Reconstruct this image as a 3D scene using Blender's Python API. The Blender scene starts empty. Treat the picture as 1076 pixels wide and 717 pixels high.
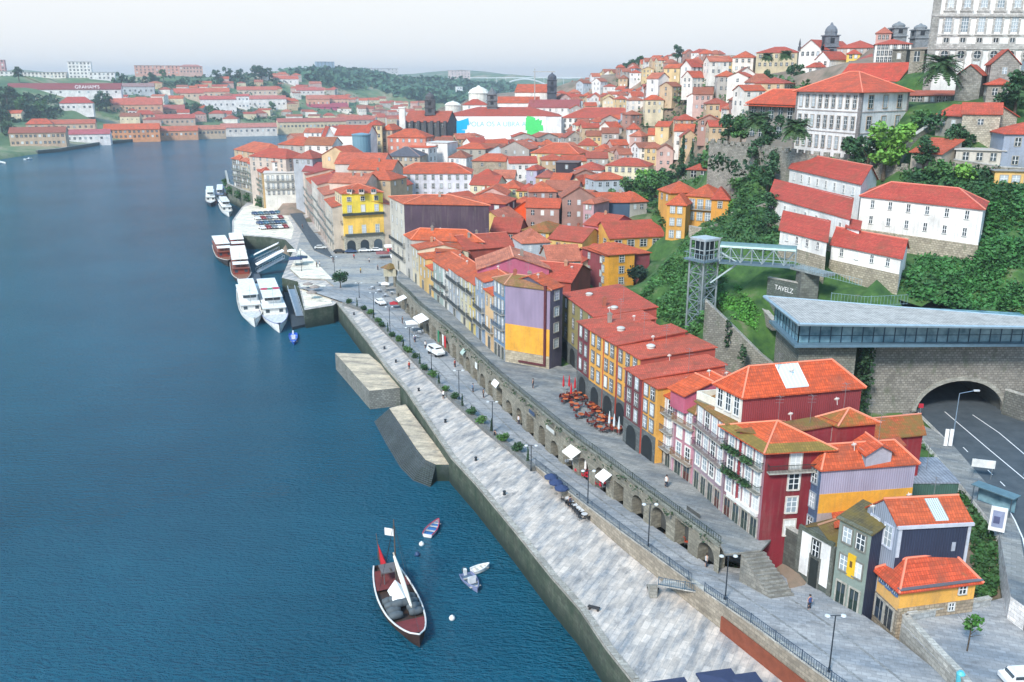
HAZE_D = 0.0002
EXPO = 0.55
import bpy, math, random, bmesh
import numpy as np
from mathutils import Vector, Matrix
from mathutils.geometry import tessellate_polygon
random.seed(7)
R = random.random
def U(a, b): return a + (b - a) * random.random()
S = bpy.context.scene
C = S.collection
F = 925.0; PIT = math.atan((358.5 - 85) / F); H = 63.0
SP, CP = math.sin(PIT), math.cos(PIT)
def ray(u, v):
 x = (u - 538) / F; y = (358.5 - v) / F
 return (x, CP + y * SP, -SP + y * CP)
def P(u, v, z):
 d = ray(u, v); t = (z - H) / d[2]
 return Vector((d[0] * t, d[1] * t, z))
def D(u, v, dist):
 d = ray(u, v); t = dist / d[1]
 return Vector((d[0] * t, dist, H + d[2] * t))
def proj(p):
 x, y, z = p; z -= H
 f = y * CP - z * SP
 if f < 1: return (-999, -999)
 return (538 + F * x / f, 358.5 - F * (y * SP + z * CP) / f)
def zat(p, u, v): return D(u, v, p[1]).z
cam = bpy.data.cameras.new('camera'); camo = bpy.data.objects.new('camera', cam); C.objects.link(camo)
camo.location = (0, 0, H); camo.rotation_euler = (math.pi / 2 - PIT, 0, 0)
cam.sensor_fit = 'HORIZONTAL'; cam.sensor_width = 36; cam.lens = 36 * F / 1076; cam.clip_end = 20000; cam.clip_start = 0.5
S.camera = camo
def lin(c):
 c /= 255.0
 return c / 12.92 if c <= 0.04045 else ((c + 0.055) / 1.055) ** 2.4
def K(r, g, b): return (lin(r), lin(g), lin(b), 1.0)
MATS = {}
class NT:
 def __init__(s, name):
  m = bpy.data.materials.new(name); m.use_nodes = True
  s.m = m; s.t = m.node_tree; s.t.nodes.clear()
  s.out = s.n('ShaderNodeOutputMaterial'); s.b = s.n('ShaderNodeBsdfPrincipled')
  s.t.links.new(s.b.outputs[0], s.out.inputs[0]); MATS[name] = m
 def n(s, typ, **kw):
  x = s.t.nodes.new(typ)
  for k, v in kw.items():
   if hasattr(x, k): setattr(x, k, v)
   else: x.inputs[k.replace('_', ' ')].default_value = v
  return x
 def l(s, a, b): s.t.links.new(a, b)
 def col(s): return s.n('ShaderNodeObjectInfo').outputs['Color']
 def rnd(s): return s.n('ShaderNodeObjectInfo').outputs['Random']
 def pos(s): return s.n('ShaderNodeNewGeometry').outputs['Position']
 def uv(s): return s.n('ShaderNodeUVMap').outputs[0]
 def noise(s, vec, scale, detail=4, rough=.55):
  x = s.n('ShaderNodeTexNoise'); x.inputs['Scale'].default_value = scale
  x.inputs['Detail'].default_value = detail; x.inputs['Roughness'].default_value = rough
  s.l(vec, x.inputs['Vector']); return x.outputs['Fac']
 def scale(s, vec, sx, sy, sz=1):
  x = s.n('ShaderNodeMapping'); x.inputs['Scale'].default_value = (sx, sy, sz); s.l(vec, x.inputs[0]); return x.outputs[0]
 def ramp(s, fac, *stops):
  x = s.n('ShaderNodeValToRGB'); e = x.color_ramp.elements
  while len(e) < len(stops): e.new(.5)
  for i, (p, c) in enumerate(stops):
   e[i].position = p; e[i].color = c if isinstance(c, tuple) else (c, c, c, 1)
  s.l(fac, x.inputs[0]); return x.outputs[0]
 def mix(s, fac, a, b, mode='MIX'):
  x = s.n('ShaderNodeMix'); x.data_type = 'RGBA'; x.blend_type = mode
  for sock, val in ((x.inputs[0], fac), (x.inputs[6], a), (x.inputs[7], b)):
   if hasattr(val, 'is_linked') or hasattr(val, 'links'): s.l(val, sock)
   else: sock.default_value = val
  return x.outputs[2]
 def bump(s, h, strength=.3, dist=.05):
  x = s.n('ShaderNodeBump'); x.inputs['Strength'].default_value = strength; x.inputs['Distance'].default_value = dist
  s.l(h, x.inputs['Height']); s.l(x.outputs[0], s.b.inputs['Normal'])
 def base(s, c, rough=.85):
  if isinstance(c, tuple): s.b.inputs['Base Color'].default_value = c
  else: s.l(c, s.b.inputs['Base Color'])
  if isinstance(rough, (int, float)): s.b.inputs['Roughness'].default_value = rough
  else: s.l(rough, s.b.inputs['Roughness'])
  return s.m
def g(x): return (x, x, x, 1)
def mk_plain(name, rough=.6, metal=0, var=.25):
 n = NT(name); f = n.noise(n.pos(), 1.3, 5); n.b.inputs['Metallic'].default_value = metal
 return n.base(n.mix(1.0, n.col(), n.ramp(f, (.3, g(1 - var)), (.7, g(1.0))), 'MULTIPLY'), rough)
n = NT('plaster'); c = n.col()
big = n.ramp(n.noise(n.pos(), .22, 5, .6), (.3, g(.7)), (.6, g(1.0)))
c = n.mix(1, c, big, 'MULTIPLY')
st = n.noise(n.scale(n.uv(), 1.6, .12), 1.0, 6, .65)
c = n.mix(n.ramp(st, (.5, g(0)), (.78, g(.4))), c, K(128, 122, 110))
fine = n.ramp(n.noise(n.pos(), 3.1, 4, .7), (.3, g(.88)), (.7, g(1.04)))
c = n.mix(1, c, fine, 'MULTIPLY'); n.base(c, .9)
n = NT('cladding'); c = n.col()
w = n.n('ShaderNodeTexWave'); w.bands_direction = 'X'; w.inputs['Scale'].default_value = 1.1; w.inputs['Distortion'].default_value = 0
n.l(n.uv(), w.inputs[0])
c = n.mix(1, c, n.ramp(w.outputs['Fac'], (.1, g(.78)), (.6, g(1))), 'MULTIPLY')
c = n.mix(1, c, n.ramp(n.noise(n.scale(n.uv(), .5, .15), 1, 5), (.3, g(.8)), (.7, g(1.05))), 'MULTIPLY')
n.bump(w.outputs['Fac'], .5, .05); n.base(c, .7)
n = NT('azulejo'); c = n.col()
b = n.n('ShaderNodeTexBrick'); b.offset = 0; b.inputs['Scale'].default_value = 1; b.inputs['Brick Width'].default_value = .4; b.inputs['Row Height'].default_value = .4
b.inputs['Mortar Size'].default_value = .03; b.inputs['Color1'].default_value = g(.72); b.inputs['Color2'].default_value = g(1.05); b.inputs['Mortar'].default_value = g(.6)
n.l(n.uv(), b.inputs[0]); c = n.mix(1, c, b.outputs[0], 'MULTIPLY')
c = n.mix(1, c, n.ramp(n.noise(n.pos(), .5, 5), (.3, g(.8)), (.65, g(1))), 'MULTIPLY'); n.base(c, .45)
n = NT('roof_tile'); c = n.mix(.2, n.mix(1, n.col(), g(.88), 'MULTIPLY'), K(160, 106, 84)); uv = n.uv()
b = n.n('ShaderNodeTexBrick'); b.offset = 0; b.inputs['Scale'].default_value = 1; b.inputs['Brick Width'].default_value = .3; b.inputs['Row Height'].default_value = .42
b.inputs['Mortar Size'].default_value = .035; b.inputs['Mortar Smooth'].default_value = .6
b.inputs['Color1'].default_value = g(.76); b.inputs['Color2'].default_value = g(1.12); b.inputs['Mortar'].default_value = g(.55)
n.l(uv, b.inputs[0]); c = n.mix(1, c, b.outputs[0], 'MULTIPLY')
rows = n.ramp(n.noise(n.scale(uv, .15, 2.3), 1.0, 2), (.35, g(.8)), (.65, g(1.08)))
c = n.mix(1, c, rows, 'MULTIPLY')
pat = n.noise(n.pos(), .35, 6, .65)
c = n.mix(n.ramp(pat, (.46, g(0)), (.68, g(.72))), c, K(132, 74, 54))
pale = n.noise(n.pos(), 1.1, 5, .7)
c = n.mix(n.ramp(pale, (.6, g(0)), (.8, g(.5))), c, K(226, 150, 118))
ms = n.noise(n.pos(), .9, 5, .7)
c = n.mix(n.ramp(ms, (.64, g(0)), (.76, g(.5))), c, K(110, 96, 60))
n.bump(b.outputs['Fac'], .4, .05); n.base(c, .85)
n = NT('roof_mossy'); c = n.col(); uv = n.uv()
b = n.n('ShaderNodeTexBrick'); b.offset = 0; b.inputs['Scale'].default_value = 1; b.inputs['Brick Width'].default_value = .3; b.inputs['Row Height'].default_value = .42
b.inputs['Mortar Size'].default_value = .03; b.inputs['Color1'].default_value = g(.7); b.inputs['Color2'].default_value = g(1.1); b.inputs['Mortar'].default_value = g(.5)
n.l(uv, b.inputs[0]); c = n.mix(1, c, b.outputs[0], 'MULTIPLY')
c = n.mix(n.ramp(n.noise(n.pos(), .5, 6, .7), (.38, g(0)), (.6, g(.85))), c, K(112, 98, 48)); n.bump(b.outputs['Fac'], .5, .05); n.base(c, .95)
def mk_stone(name, bw, bh, mort=.03, c1=.72, c2=1.1, moss=0., mc=K(70, 92, 52), lo=.0):
 n = NT(name); c = n.col()
 b = n.n('ShaderNodeTexBrick'); b.inputs['Scale'].default_value = 1; b.inputs['Brick Width'].default_value = bw; b.inputs['Row Height'].default_value = bh
 b.inputs['Mortar Size'].default_value = mort; b.inputs['Color1'].default_value = g(c1); b.inputs['Color2'].default_value = g(c2); b.inputs['Mortar'].default_value = g(.62)
 n.l(n.uv(), b.inputs[0]); c = n.mix(1, c, b.outputs[0], 'MULTIPLY')
 c = n.mix(1, c, n.ramp(n.noise(n.pos(), .3, 6, .7), (.3, g(.72)), (.65, g(1.1))), 'MULTIPLY')
 c = n.mix(1, c, n.ramp(n.noise(n.pos(), 2.2, 4, .7), (.3, g(.75)), (.7, g(1.1))), 'MULTIPLY')
 if moss: c = n.mix(n.ramp(n.noise(n.scale(n.pos(), .6, .6, .25), .9, 6, .7), (.62 - moss * .3, g(0)), (.86 - moss * .3, g(.85))), c, mc)
 if name == 'quay_stone':
  sz = n.n('ShaderNodeSeparateXYZ'); n.l(n.pos(), sz.inputs[0]); ad = n.n('ShaderNodeMath', operation='MULTIPLY_ADD'); n.l(n.noise(n.pos(), .8, 4), ad.inputs[0]); ad.inputs[1].default_value = 2.0; n.l(sz.outputs['Z'], ad.inputs[2])
  mr = n.n('ShaderNodeMapRange'); n.l(ad.outputs[0], mr.inputs['Value']); mr.inputs['From Min'].default_value = 1.6; mr.inputs['From Max'].default_value = 3.8; c = n.mix(mr.outputs[0], K(34, 50, 42), c)
 n.bump(b.outputs['Fac'], .5, .06); return n.base(c, .95)
mk_stone('masonry', .8, .42); mk_stone('rubble', .6, .38, .05, .75, 1.2, .2); mk_stone('quay_stone', 1.0, .5, .03, .65, 1.1, .75, K(44, 66, 50))
def mk_paving(name, ca, cb, sx=1.2, sy=.7, scale=.12, lo=.42, hi=.6, rot=0.):
 n = NT(name); p = n.pos()
 mp = n.n('ShaderNodeMapping'); mp.inputs['Rotation'].default_value = (0, 0, rot); n.l(p, mp.inputs[0]); p2 = mp.outputs[0]
 b = n.n('ShaderNodeTexBrick'); b.inputs['Scale'].default_value = 1; b.inputs['Brick Width'].default_value = sx; b.inputs['Row Height'].default_value = sy
 b.inputs['Mortar Size'].default_value = .03; b.inputs['Color1'].default_value = g(.8); b.inputs['Color2'].default_value = g(1.08); b.inputs['Mortar'].default_value = g(.72)
 n.l(p2, b.inputs[0])
 f = n.noise(n.scale(p2, .8, 3.2), scale, 6, .68)
 c = n.mix(n.ramp(f, (lo, g(0)), (hi, g(1))), ca, cb)
 c = n.mix(1, c, b.outputs[0], 'MULTIPLY')
 c = n.mix(1, c, n.ramp(n.noise(p, 1.6, 5, .7), (.3, g(.8)), (.7, g(1.08))), 'MULTIPLY')
 stn = n.noise(n.scale(p2, .8, 1.6), .32, 4, .7)
 c = n.mix(n.ramp(stn, (.57, g(0)), (.68, g(.62))), c, K(100, 102, 104))
 return n.base(c, .88)
n = NT('asphalt'); f = n.noise(n.pos(), .5, 6, .7)
n.base(n.ramp(f, (.3, K(58, 68, 76)), (.7, K(82, 90, 96))), .85)
n = NT('soil'); f = n.noise(n.pos(), .08, 6, .7)
vd = n.n('ShaderNodeVectorMath', operation='DISTANCE'); n.l(n.scale(n.pos(), 1, 1, 0), vd.inputs[0]); vd.inputs[1].default_value = (78, 190, 0)
dm = n.n('ShaderNodeMath', operation='MULTIPLY_ADD'); n.l(f, dm.inputs[0]); dm.inputs[1].default_value = 60; n.l(vd.outputs['Value'], dm.inputs[2])
mr = n.n('ShaderNodeMapRange'); n.l(dm.outputs[0], mr.inputs['Value']); mr.inputs['From Min'].default_value = 105; mr.inputs['From Max'].default_value = 125
n.base(n.mix(mr.outputs[0], n.ramp(n.noise(n.pos(), .3, 6, .7), (.35, K(38, 70, 34)), (.55, K(66, 100, 44)), (.75, K(116, 112, 92))), n.ramp(f, (.32, K(52, 72, 44)), (.42, K(112, 102, 86)), (.68, K(160, 136, 120)))), 1)
n = NT('far_land'); f = n.noise(n.pos(), .012, 7, .7)
n.base(n.ramp(f, (.35, K(60, 92, 62)), (.5, K(92, 116, 76)), (.6, K(150, 142, 116))), 1)
n = NT('lawn'); f = n.noise(n.pos(), .7, 6, .7)
n.base(n.ramp(f, (.3, K(38, 72, 30)), (.7, K(74, 112, 44))), 1)
n = NT('rock'); f = n.noise(n.pos(), .25, 8, .7)
c = n.ramp(f, (.3, K(92, 92, 84)), (.55, K(150, 142, 126)), (.75, K(176, 164, 146)))
c = n.mix(n.ramp(n.noise(n.pos(), .18, 5, .7), (.45, g(0)), (.6, g(.9))), c, K(46, 74, 40)); n.bump(f, 1, .6); n.base(c, 1)
n = NT('water'); p = n.pos()
a1 = n.noise(n.scale(p, .22, .6), .8, 7, .66); a2 = n.noise(n.scale(p, .05, .08), 1.0, 4, .6); a3 = n.noise(n.scale(p, 1.2, 2.6), .9, 3, .6)
ad = n.n('ShaderNodeMath', operation='ADD'); n.l(a1, ad.inputs[0]); n.l(a2, ad.inputs[1])
ad2 = n.n('ShaderNodeMath', operation='ADD'); n.l(ad.outputs[0], ad2.inputs[0]); n.l(a3, ad2.inputs[1])
n.bump(ad2.outputs[0], 1.0, 1.1)
n.base(n.ramp(n.noise(p, .012, 5, .6), (.35, K(14, 78, 100)), (.65, K(28, 98, 122))), .16); n.b.inputs['IOR'].default_value = 1.2
n = NT('glass_dark'); n.base(n.ramp(n.rnd(), (0, K(30, 38, 44)), (1, K(70, 84, 92))), .12)
n = NT('glass_pale'); n.base(n.ramp(n.rnd(), (0, K(120, 136, 146)), (.6, K(180, 190, 196)), (1, K(226, 226, 220))), .3)
n = NT('skylight_glass'); n.base(K(196, 214, 220), .08)
n = NT('blue_glass'); n.base(n.ramp(n.noise(n.pos(), .6, 3), (.3, K(80, 120, 136)), (.7, K(150, 186, 198))), .12)
mk_plain('paint', .5); mk_plain('matte', .85, 0, .3); mk_plain('metal', .4, .4, .2); mk_plain('cloth', .9, 0, .12); mk_plain('wood', .75, 0, .4)
n = NT('tin_roof'); c = n.col(); w = n.n('ShaderNodeTexWave'); w.bands_direction = 'X'; w.inputs['Scale'].default_value = .7; n.l(n.uv(), w.inputs[0])
c = n.mix(1, c, n.ramp(w.outputs['Fac'], (.2, g(.75)), (.8, g(1.05))), 'MULTIPLY')
c = n.mix(1, c, n.ramp(n.noise(n.pos(), .9, 6, .7), (.35, g(.6)), (.6, g(1))), 'MULTIPLY'); n.base(c, .8)
n = NT('leaf'); c = n.col()
c = n.mix(1, c, n.ramp(n.noise(n.pos(), .45, 3), (.3, g(.55)), (.7, g(1.35))), 'MULTIPLY')
c = n.mix(1, c, n.ramp(n.noise(n.pos(), 2.7, 2), (.3, g(.7)), (.7, g(1.25))), 'MULTIPLY'); n.base(c, .7)
n = NT('bark'); n.base(n.ramp(n.noise(n.pos(), 3, 4), (.3, K(62, 52, 42)), (.7, K(104, 92, 76))), .95)
n = NT('skin'); n.base(K(196, 150, 124), .6)
n = NT('cable'); n.base(K(40, 46, 52), .6)
class MB:
 def __init__(s): s.v = []; s.f = []; s.m = []
 def poly(s, pts, mi=0):
  i = len(s.v); s.v += [Vector(p) for p in pts]; s.f.append(tuple(range(i, i + len(pts)))); s.m.append(mi)
 def faces(s, pts, fs, mi=0):
  i = len(s.v); s.v += [Vector(p) for p in pts]
  for f in fs: s.f.append(tuple(i + k for k in f)); s.m.append(mi)
 def box(s, x0, x1, y0, y1, z0, z1, mi=0, M=None):
  p = [(x0, y0, z0), (x1, y0, z0), (x1, y1, z0), (x0, y1, z0), (x0, y0, z1), (x1, y0, z1), (x1, y1, z1), (x0, y1, z1)]
  if M is not None: p = [M @ Vector(q) for q in p]
  s.faces(p, [(3, 2, 1, 0), (4, 5, 6, 7), (0, 1, 5, 4), (1, 2, 6, 5), (2, 3, 7, 6), (3, 0, 4, 7)], mi)
 def prism(s, pts, z0, z1, mi=0, cap=True):
  n = len(pts); z0s = z0 if hasattr(z0, '__len__') else [z0] * n; z1s = z1 if hasattr(z1, '__len__') else [z1] * n
  v = [(p[0], p[1], z0s[i]) for i, p in enumerate(pts)] + [(p[0], p[1], z1s[i]) for i, p in enumerate(pts)]
  fs = [(i, (i + 1) % n, n + (i + 1) % n, n + i) for i in range(n)]
  if cap:
   tri = tessellate_polygon([[Vector((p[0], p[1], 0)) for p in pts]])
   for t in tri:
    a, b, c_ = (Vector(v[k]) for k in t)
    up = (b - a).cross(c_ - a).z > 0
    t = t if up else t[::-1]
    fs.append(tuple(n + k for k in t)); fs.append(tuple(t[::-1]))
  s.faces(v, fs, mi)
 def tube(s, a, b, r, r2=None, n=6, mi=0, cap=True):
  a = Vector(a); b = Vector(b); r2 = r if r2 is None else r2; d = b - a
  if d.length < 1e-6: return
  d.normalize(); x = d.orthogonal().normalized(); y = d.cross(x)
  v = []
  for q, rr in ((a, r), (b, r2)):
   for i in range(n):
    t = 2 * math.pi * i / n; v.append(q + x * (rr * math.cos(t)) + y * (rr * math.sin(t)))
  fs = [(i, (i + 1) % n, n + (i + 1) % n, n + i) for i in range(n)]
  if cap: fs += [tuple(range(n))[::-1], tuple(range(n, 2 * n))]
  s.faces(v, fs, mi)
 def path(s, pts, r, n=6, mi=0):
  for a, b in zip(pts[:-1], pts[1:]): s.tube(a, b, r, r, n, mi)
 def lathe(s, prof, n=10, c=(0, 0, 0), mi=0):
  v = []; c = Vector(c)
  for r, z in prof:
   for i in range(n):
    t = 2 * math.pi * i / n; v.append(c + Vector((r * math.cos(t), r * math.sin(t), z)))
  fs = []
  for k in range(len(prof) - 1):
   for i in range(n):
    j = (i + 1) % n; fs.append((k * n + i, k * n + j, (k + 1) * n + j, (k + 1) * n + i))
  fs.append(tuple(range(n))[::-1]); fs.append(tuple(range((len(prof) - 1) * n, len(prof) * n)))
  s.faces(v, fs, mi)
 def add(s, o, M):
  i = len(s.v); s.v += [M @ q for q in o.v]; s.f += [tuple(i + k for k in f) for f in o.f]; s.m += o.m
 def mesh(s, name, mats, origin=(0, 0, 0), smooth=False):
  me = bpy.data.meshes.new(name); o = Vector(origin)
  me.from_pydata([tuple(q - o) for q in s.v], [], s.f)
  for m in (mats if isinstance(mats, (list, tuple)) else [mats]): me.materials.append(MATS[m])
  uvl = me.uv_layers.new(name='UVMap'); data = np.zeros(len(me.loops) * 2, dtype=np.float32)
  k = 0
  for f, mi in zip(s.f, s.m):
   a, b, c_ = s.v[f[0]], s.v[f[1]], s.v[f[2]]
   nn = (b - a).cross(c_ - b)
   if nn.length < 1e-9 and len(f) > 3: nn = (c_ - b).cross(s.v[f[3]] - c_)
   if nn.length > 1e-9: nn.normalize()
   else: nn = Vector((0, 0, 1))
   if abs(nn.z) > .985: ux, uy = Vector((1, 0, 0)), Vector((0, 1, 0))
   else: ux = Vector((-nn.y, nn.x, 0)).normalized(); uy = nn.cross(ux)
   for vi in f:
    q = s.v[vi]; data[k] = q.dot(ux); data[k + 1] = q.dot(uy); k += 2
  uvl.data.foreach_set('uv', data)
  me.polygons.foreach_set('material_index', s.m)
  if smooth: me.polygons.foreach_set('use_smooth', [True] * len(s.f))
  me.update(); return me
 def build(s, name, mats, parent=None, color=None, smooth=False, origin=None):
  og = Vector(origin) if origin is not None else (world_loc(parent) if parent else Vector((0, 0, 0)))
  o = inst(name, s.mesh(name, mats, og, smooth), parent, None, color)
  if parent is None or origin is not None: o.location = og - (world_loc(parent) if parent else Vector((0, 0, 0)))
  return o
WL = {}
def world_loc(o):
 v = Vector((0, 0, 0))
 while o is not None: v += o.location; o = o.parent
 return v
def inst(name, mesh, parent=None, M=None, color=None):
 o = bpy.data.objects.new(name, mesh); C.objects.link(o)
 if parent is not None: o.parent = parent
 if M is not None: o.matrix_basis = M
 if color is not None: o.color = color
 return o
def tag(o, label=None, cat=None, group=None, kind=None):
 if label: o['label'] = label
 if cat: o['category'] = cat
 if group: o['group'] = group
 if kind: o['kind'] = kind
 return o
def thing(name, label, cat, loc=(0, 0, 0), group=None):
 o = bpy.data.objects.new(name, None); C.objects.link(o); o.location = loc; o.empty_display_size = .1
 return tag(o, label, cat, group, 'thing')
def copy_tree(o, parent=None):
 c = o.copy(); C.objects.link(c)
 if parent: c.parent = parent
 for ch in list(o.children): copy_tree(ch, c)
 return c
def TR(x, y, z, rz=0, sx=1, sy=1, sz=1):
 return Matrix.Translation((x, y, z)) @ Matrix.Rotation(rz, 4, 'Z') @ Matrix.Diagonal((sx, sy, sz, 1))
def struct(o, kind='structure'): o['kind'] = kind; return o
TP = []          # control points of the Porto side
TG = []          # control points of the Gaia side
def idw(pts, X, Y, pw=2.2):
 A = np.array(pts); X = np.asarray(X, float).ravel(); Y = np.asarray(Y, float).ravel()
 out = np.empty(len(X))
 for s in range(0, len(X), 4000):
  dx = X[s:s + 4000, None] - A[None, :, 0]; dy = Y[s:s + 4000, None] - A[None, :, 1]
  w = 1.0 / (dx * dx + dy * dy + 4.0) ** pw
  out[s:s + 4000] = (w * A[None, :, 2]).sum(1) / w.sum(1)
 return out
def terr(x, y): return float(idw(TP, [x], [y])[0])
GRID = {}
def grid(pts):
 k = 'g' if pts is TG else 'p'
 if k not in GRID:
  x0, x1, y0, y1, st = (-1500, 900, 500, 2700, 16) if k == 'g' else (-200, 440, 40, 1100, 4)
  xs = np.arange(x0, x1, st); ys = np.arange(y0, y1, st); X, Y = np.meshgrid(xs, ys)
  GRID[k] = (x0, y0, st, idw(pts, X, Y).reshape(X.shape))
 return GRID[k]
def look(pts, X, Y):
 x0, y0, st, Z = grid(pts); fx = np.clip((X - x0) / st, 0, Z.shape[1] - 1.01); fy = np.clip((Y - y0) / st, 0, Z.shape[0] - 1.01)
 i, j = fx.astype(int), fy.astype(int); a, b = fx - i, fy - j
 return Z[j, i] * (1 - a) * (1 - b) + Z[j, i + 1] * a * (1 - b) + Z[j + 1, i] * (1 - a) * b + Z[j + 1, i + 1] * a * b
def cast(u, v, pts=None, t0=60, t1=3500):
 d = ray(u, v); ts = np.geomspace(t0, t1, 700)
 z = H + d[2] * ts; tz = look(TP if pts is None else pts, d[0] * ts, d[1] * ts)
 k = np.nonzero(z < tz)[0]
 if len(k) == 0: return None
 i = k[0]
 if i == 0: t = ts[0]
 else:
  a = z[i - 1] - tz[i - 1]; b = z[i] - tz[i]; t = ts[i - 1] + (ts[i] - ts[i - 1]) * a / (a - b)
 return Vector((d[0] * t, d[1] * t, H + d[2] * t))
MC = {}
def cached(key, fn):
 if key not in MC: MC[key] = fn()
 return MC[key]
def win_frame(w, h, style):
 def f():
  b = MB(); t = .16 if style != 'slim' else .09; d = .1
  b.box(-w / 2 - t, -w / 2, -d, 0, -t, h + t); b.box(w / 2, w / 2 + t, -d, 0, -t, h + t)
  b.box(-w / 2, w / 2, -d, 0, h, h + t); b.box(-w / 2 - .05, w / 2 + .05, -d - .08, 0, -t, -.001)
  b.box(-.05, .05, -.065, 0, 0, h, 1)
  for k in ([.5] if h < 1.5 else [.36, .7]): b.box(-w / 2, w / 2, -.06, 0, h * k - .04, h * k + .04, 1)
  for s in (-1, 1): b.box(min(s * w / 2, s * (w / 2 - .08)), max(s * w / 2, s * (w / 2 - .08)), -.07, 0, 0, h, 1)
  return b.mesh('window', ['matte', 'paint_white'])
 return cached(('wf', w, h, style), f)
def win_pane(w, h, pale):
 def f():
  b = MB(); b.box(-w / 2 + .002, w / 2 - .002, -.045, .0, .002, h - .002); return b.mesh('pane', ['glass_pale' if pale else 'glass_dark'])
 return cached(('wp', w, h, pale), f)
def win_simple(w, h, pale, fr):
 def f():
  b = MB(); t = .14
  if fr:
   b.box(-w / 2 - t, w / 2 + t, -.07, 0, h, h + t, 0); b.box(-w / 2 - t, w / 2 + t, -.1, 0, -t, 0, 0)
   b.box(-w / 2 - t, -w / 2, -.07, 0, 0, h, 0); b.box(w / 2, w / 2 + t, -.07, 0, 0, h, 0)
  b.box(-w / 2, w / 2, -.04, 0, 0, h, 1)
  b.box(-.05, .05, -.06, 0, 0, h, 2); b.box(-w / 2, w / 2, -.06, 0, h * .5 - .04, h * .5 + .04, 2)
  return b.mesh('window', ['matte', 'glass_pale' if pale else 'glass_dark', 'paint_white'])
 return cached(('ws', w, h, pale, fr), f)
def door_mesh(w, h):
 def f():
  b = MB(); t = .18
  b.box(-w / 2 - t, -w / 2, -.12, 0, 0, h + t, 1); b.box(w / 2, w / 2 + t, -.12, 0, 0, h + t, 1); b.box(-w / 2, w / 2, -.12, 0, h, h + t, 1)
  b.box(-w / 2, w / 2, -.05, 0, 0, h, 0); b.box(-.03, .03, -.07, 0, 0, h, 1)
  b.box(-w / 2 + .12, -.1, -.07, 0, h * .15, h * .45, 0); b.box(.1, w / 2 - .12, -.07, 0, h * .15, h * .45, 0)
  b.box(-w / 2 + .12, -.1, -.07, 0, h * .55, h * .92, 2); b.box(.1, w / 2 - .12, -.07, 0, h * .55, h * .92, 2)
  return b.mesh('door', ['paint', 'matte_stone', 'glass_dark'])
 return cached(('d', w, h), f)
def balcony_mesh(w):
 def f():
  b = MB(); b.box(-w / 2, w / 2, -.75, 0, -.16, 0, 0)
  b.box(-w / 2, w / 2, -.74, -.69, .86, .92, 1)
  for s in (-1, 1): b.box(s * w / 2 - .025, s * w / 2 + .025, -.74, 0, .86, .92, 1)
  k = int(w / .17)
  for i in range(k + 1):
   x = -w / 2 + .02 + (w - .04) * i / k; b.box(x - .015, x + .015, -.73, -.70, 0, .86, 1)
  for i in range(1, 4):
   for s in (-1, 1): b.box(s * (w / 2 - .02) - .015, s * (w / 2 - .02) + .015, -.74 + i * .19, -.71 + i * .19, 0, .86, 1)
  return b.mesh('balcony', ['matte_stone', 'paint'])
 return cached(('b', round(w, 1)), f)
def wallM(A, B, s, z, org, out=0.0):
 """matrix on the wall A->B (outside on its right) at s metres from A, height z"""
 d = (B - A).xy.normalized(); n = Vector((d.y, -d.x)); p = A.xy + d * s + n * out
 return Matrix.Translation(Vector((p.x, p.y, z)) - org) @ Matrix.Rotation(math.atan2(d.y, d.x), 4, 'Z')
STONE = K(172, 168, 158); WHITE = K(236, 234, 228)
def put_windows(root, A, B, z0, z1, rows, cols, w=1.0, h=1.7, near=False, pale=.5, ground=None, balc=(), balcol=K(44, 58, 66), frame=STONE, frames=True, style='stone', skip=(), mar=.6, tops=0.0, door=None, doorcol=K(60, 74, 70), full=False):
 org = world_loc(root); L = (B - A).xy.length; fh = (z1 - z0 - tops) / rows
 for r in range(rows):
  if r in skip: continue
  isg = (r == 0 and ground is not None)
  n = ground if isg else cols
  if not n: continue
  step = (L - 2 * mar) / n
  ww = min(w, step * .62)
  for c in range(n):
   s = mar + step * (c + .5); hh = min(h, fh * .72); zb = z0 + r * fh + (fh - hh) * .52
   if isg:
    hh = min(2.6, fh * .82); M = wallM(A, B, s, z0 + .02, org)
    inst('door', door_mesh(round(min(1.5, step * .66), 1), round(hh, 1)), root, M, doorcol if R() < .6 else (K(90, 50, 44) if R() < .5 else K(48, 60, 72))); continue
   if r in balc or full: zb = z0 + r * fh + .12; hh = min(fh * .8, 2.4)
   M = wallM(A, B, s, zb, org); pl = R() < pale; W_, H_ = round(ww, 1), round(hh, 1)
   if near:
    o = inst('window', win_frame(W_, H_, style), root, M, frame)
    inst('pane', win_pane(W_, H_, pl), o)
   else: inst('window', win_simple(W_, H_, pl, frames), root, M, frame)
  if r in balc:
   bw = round(L - .5, 1); inst('balcony', balcony_mesh(bw), root, wallM(A, B, L / 2, z0 + r * fh + .05, org), balcol)
def offset_quad(q, o):
 n = len(q); out = []
 for i in range(n):
  a, b, c = q[i - 1].xy, q[i].xy, q[(i + 1) % n].xy
  d1 = (b - a).normalized(); d2 = (c - b).normalized()
  n1 = Vector((d1.y, -d1.x)); n2 = Vector((d2.y, -d2.x))
  m = n1 + n2; k = o / max(.35, 1 + n1.dot(n2)); out.append(b + m * k)
 return out
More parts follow.
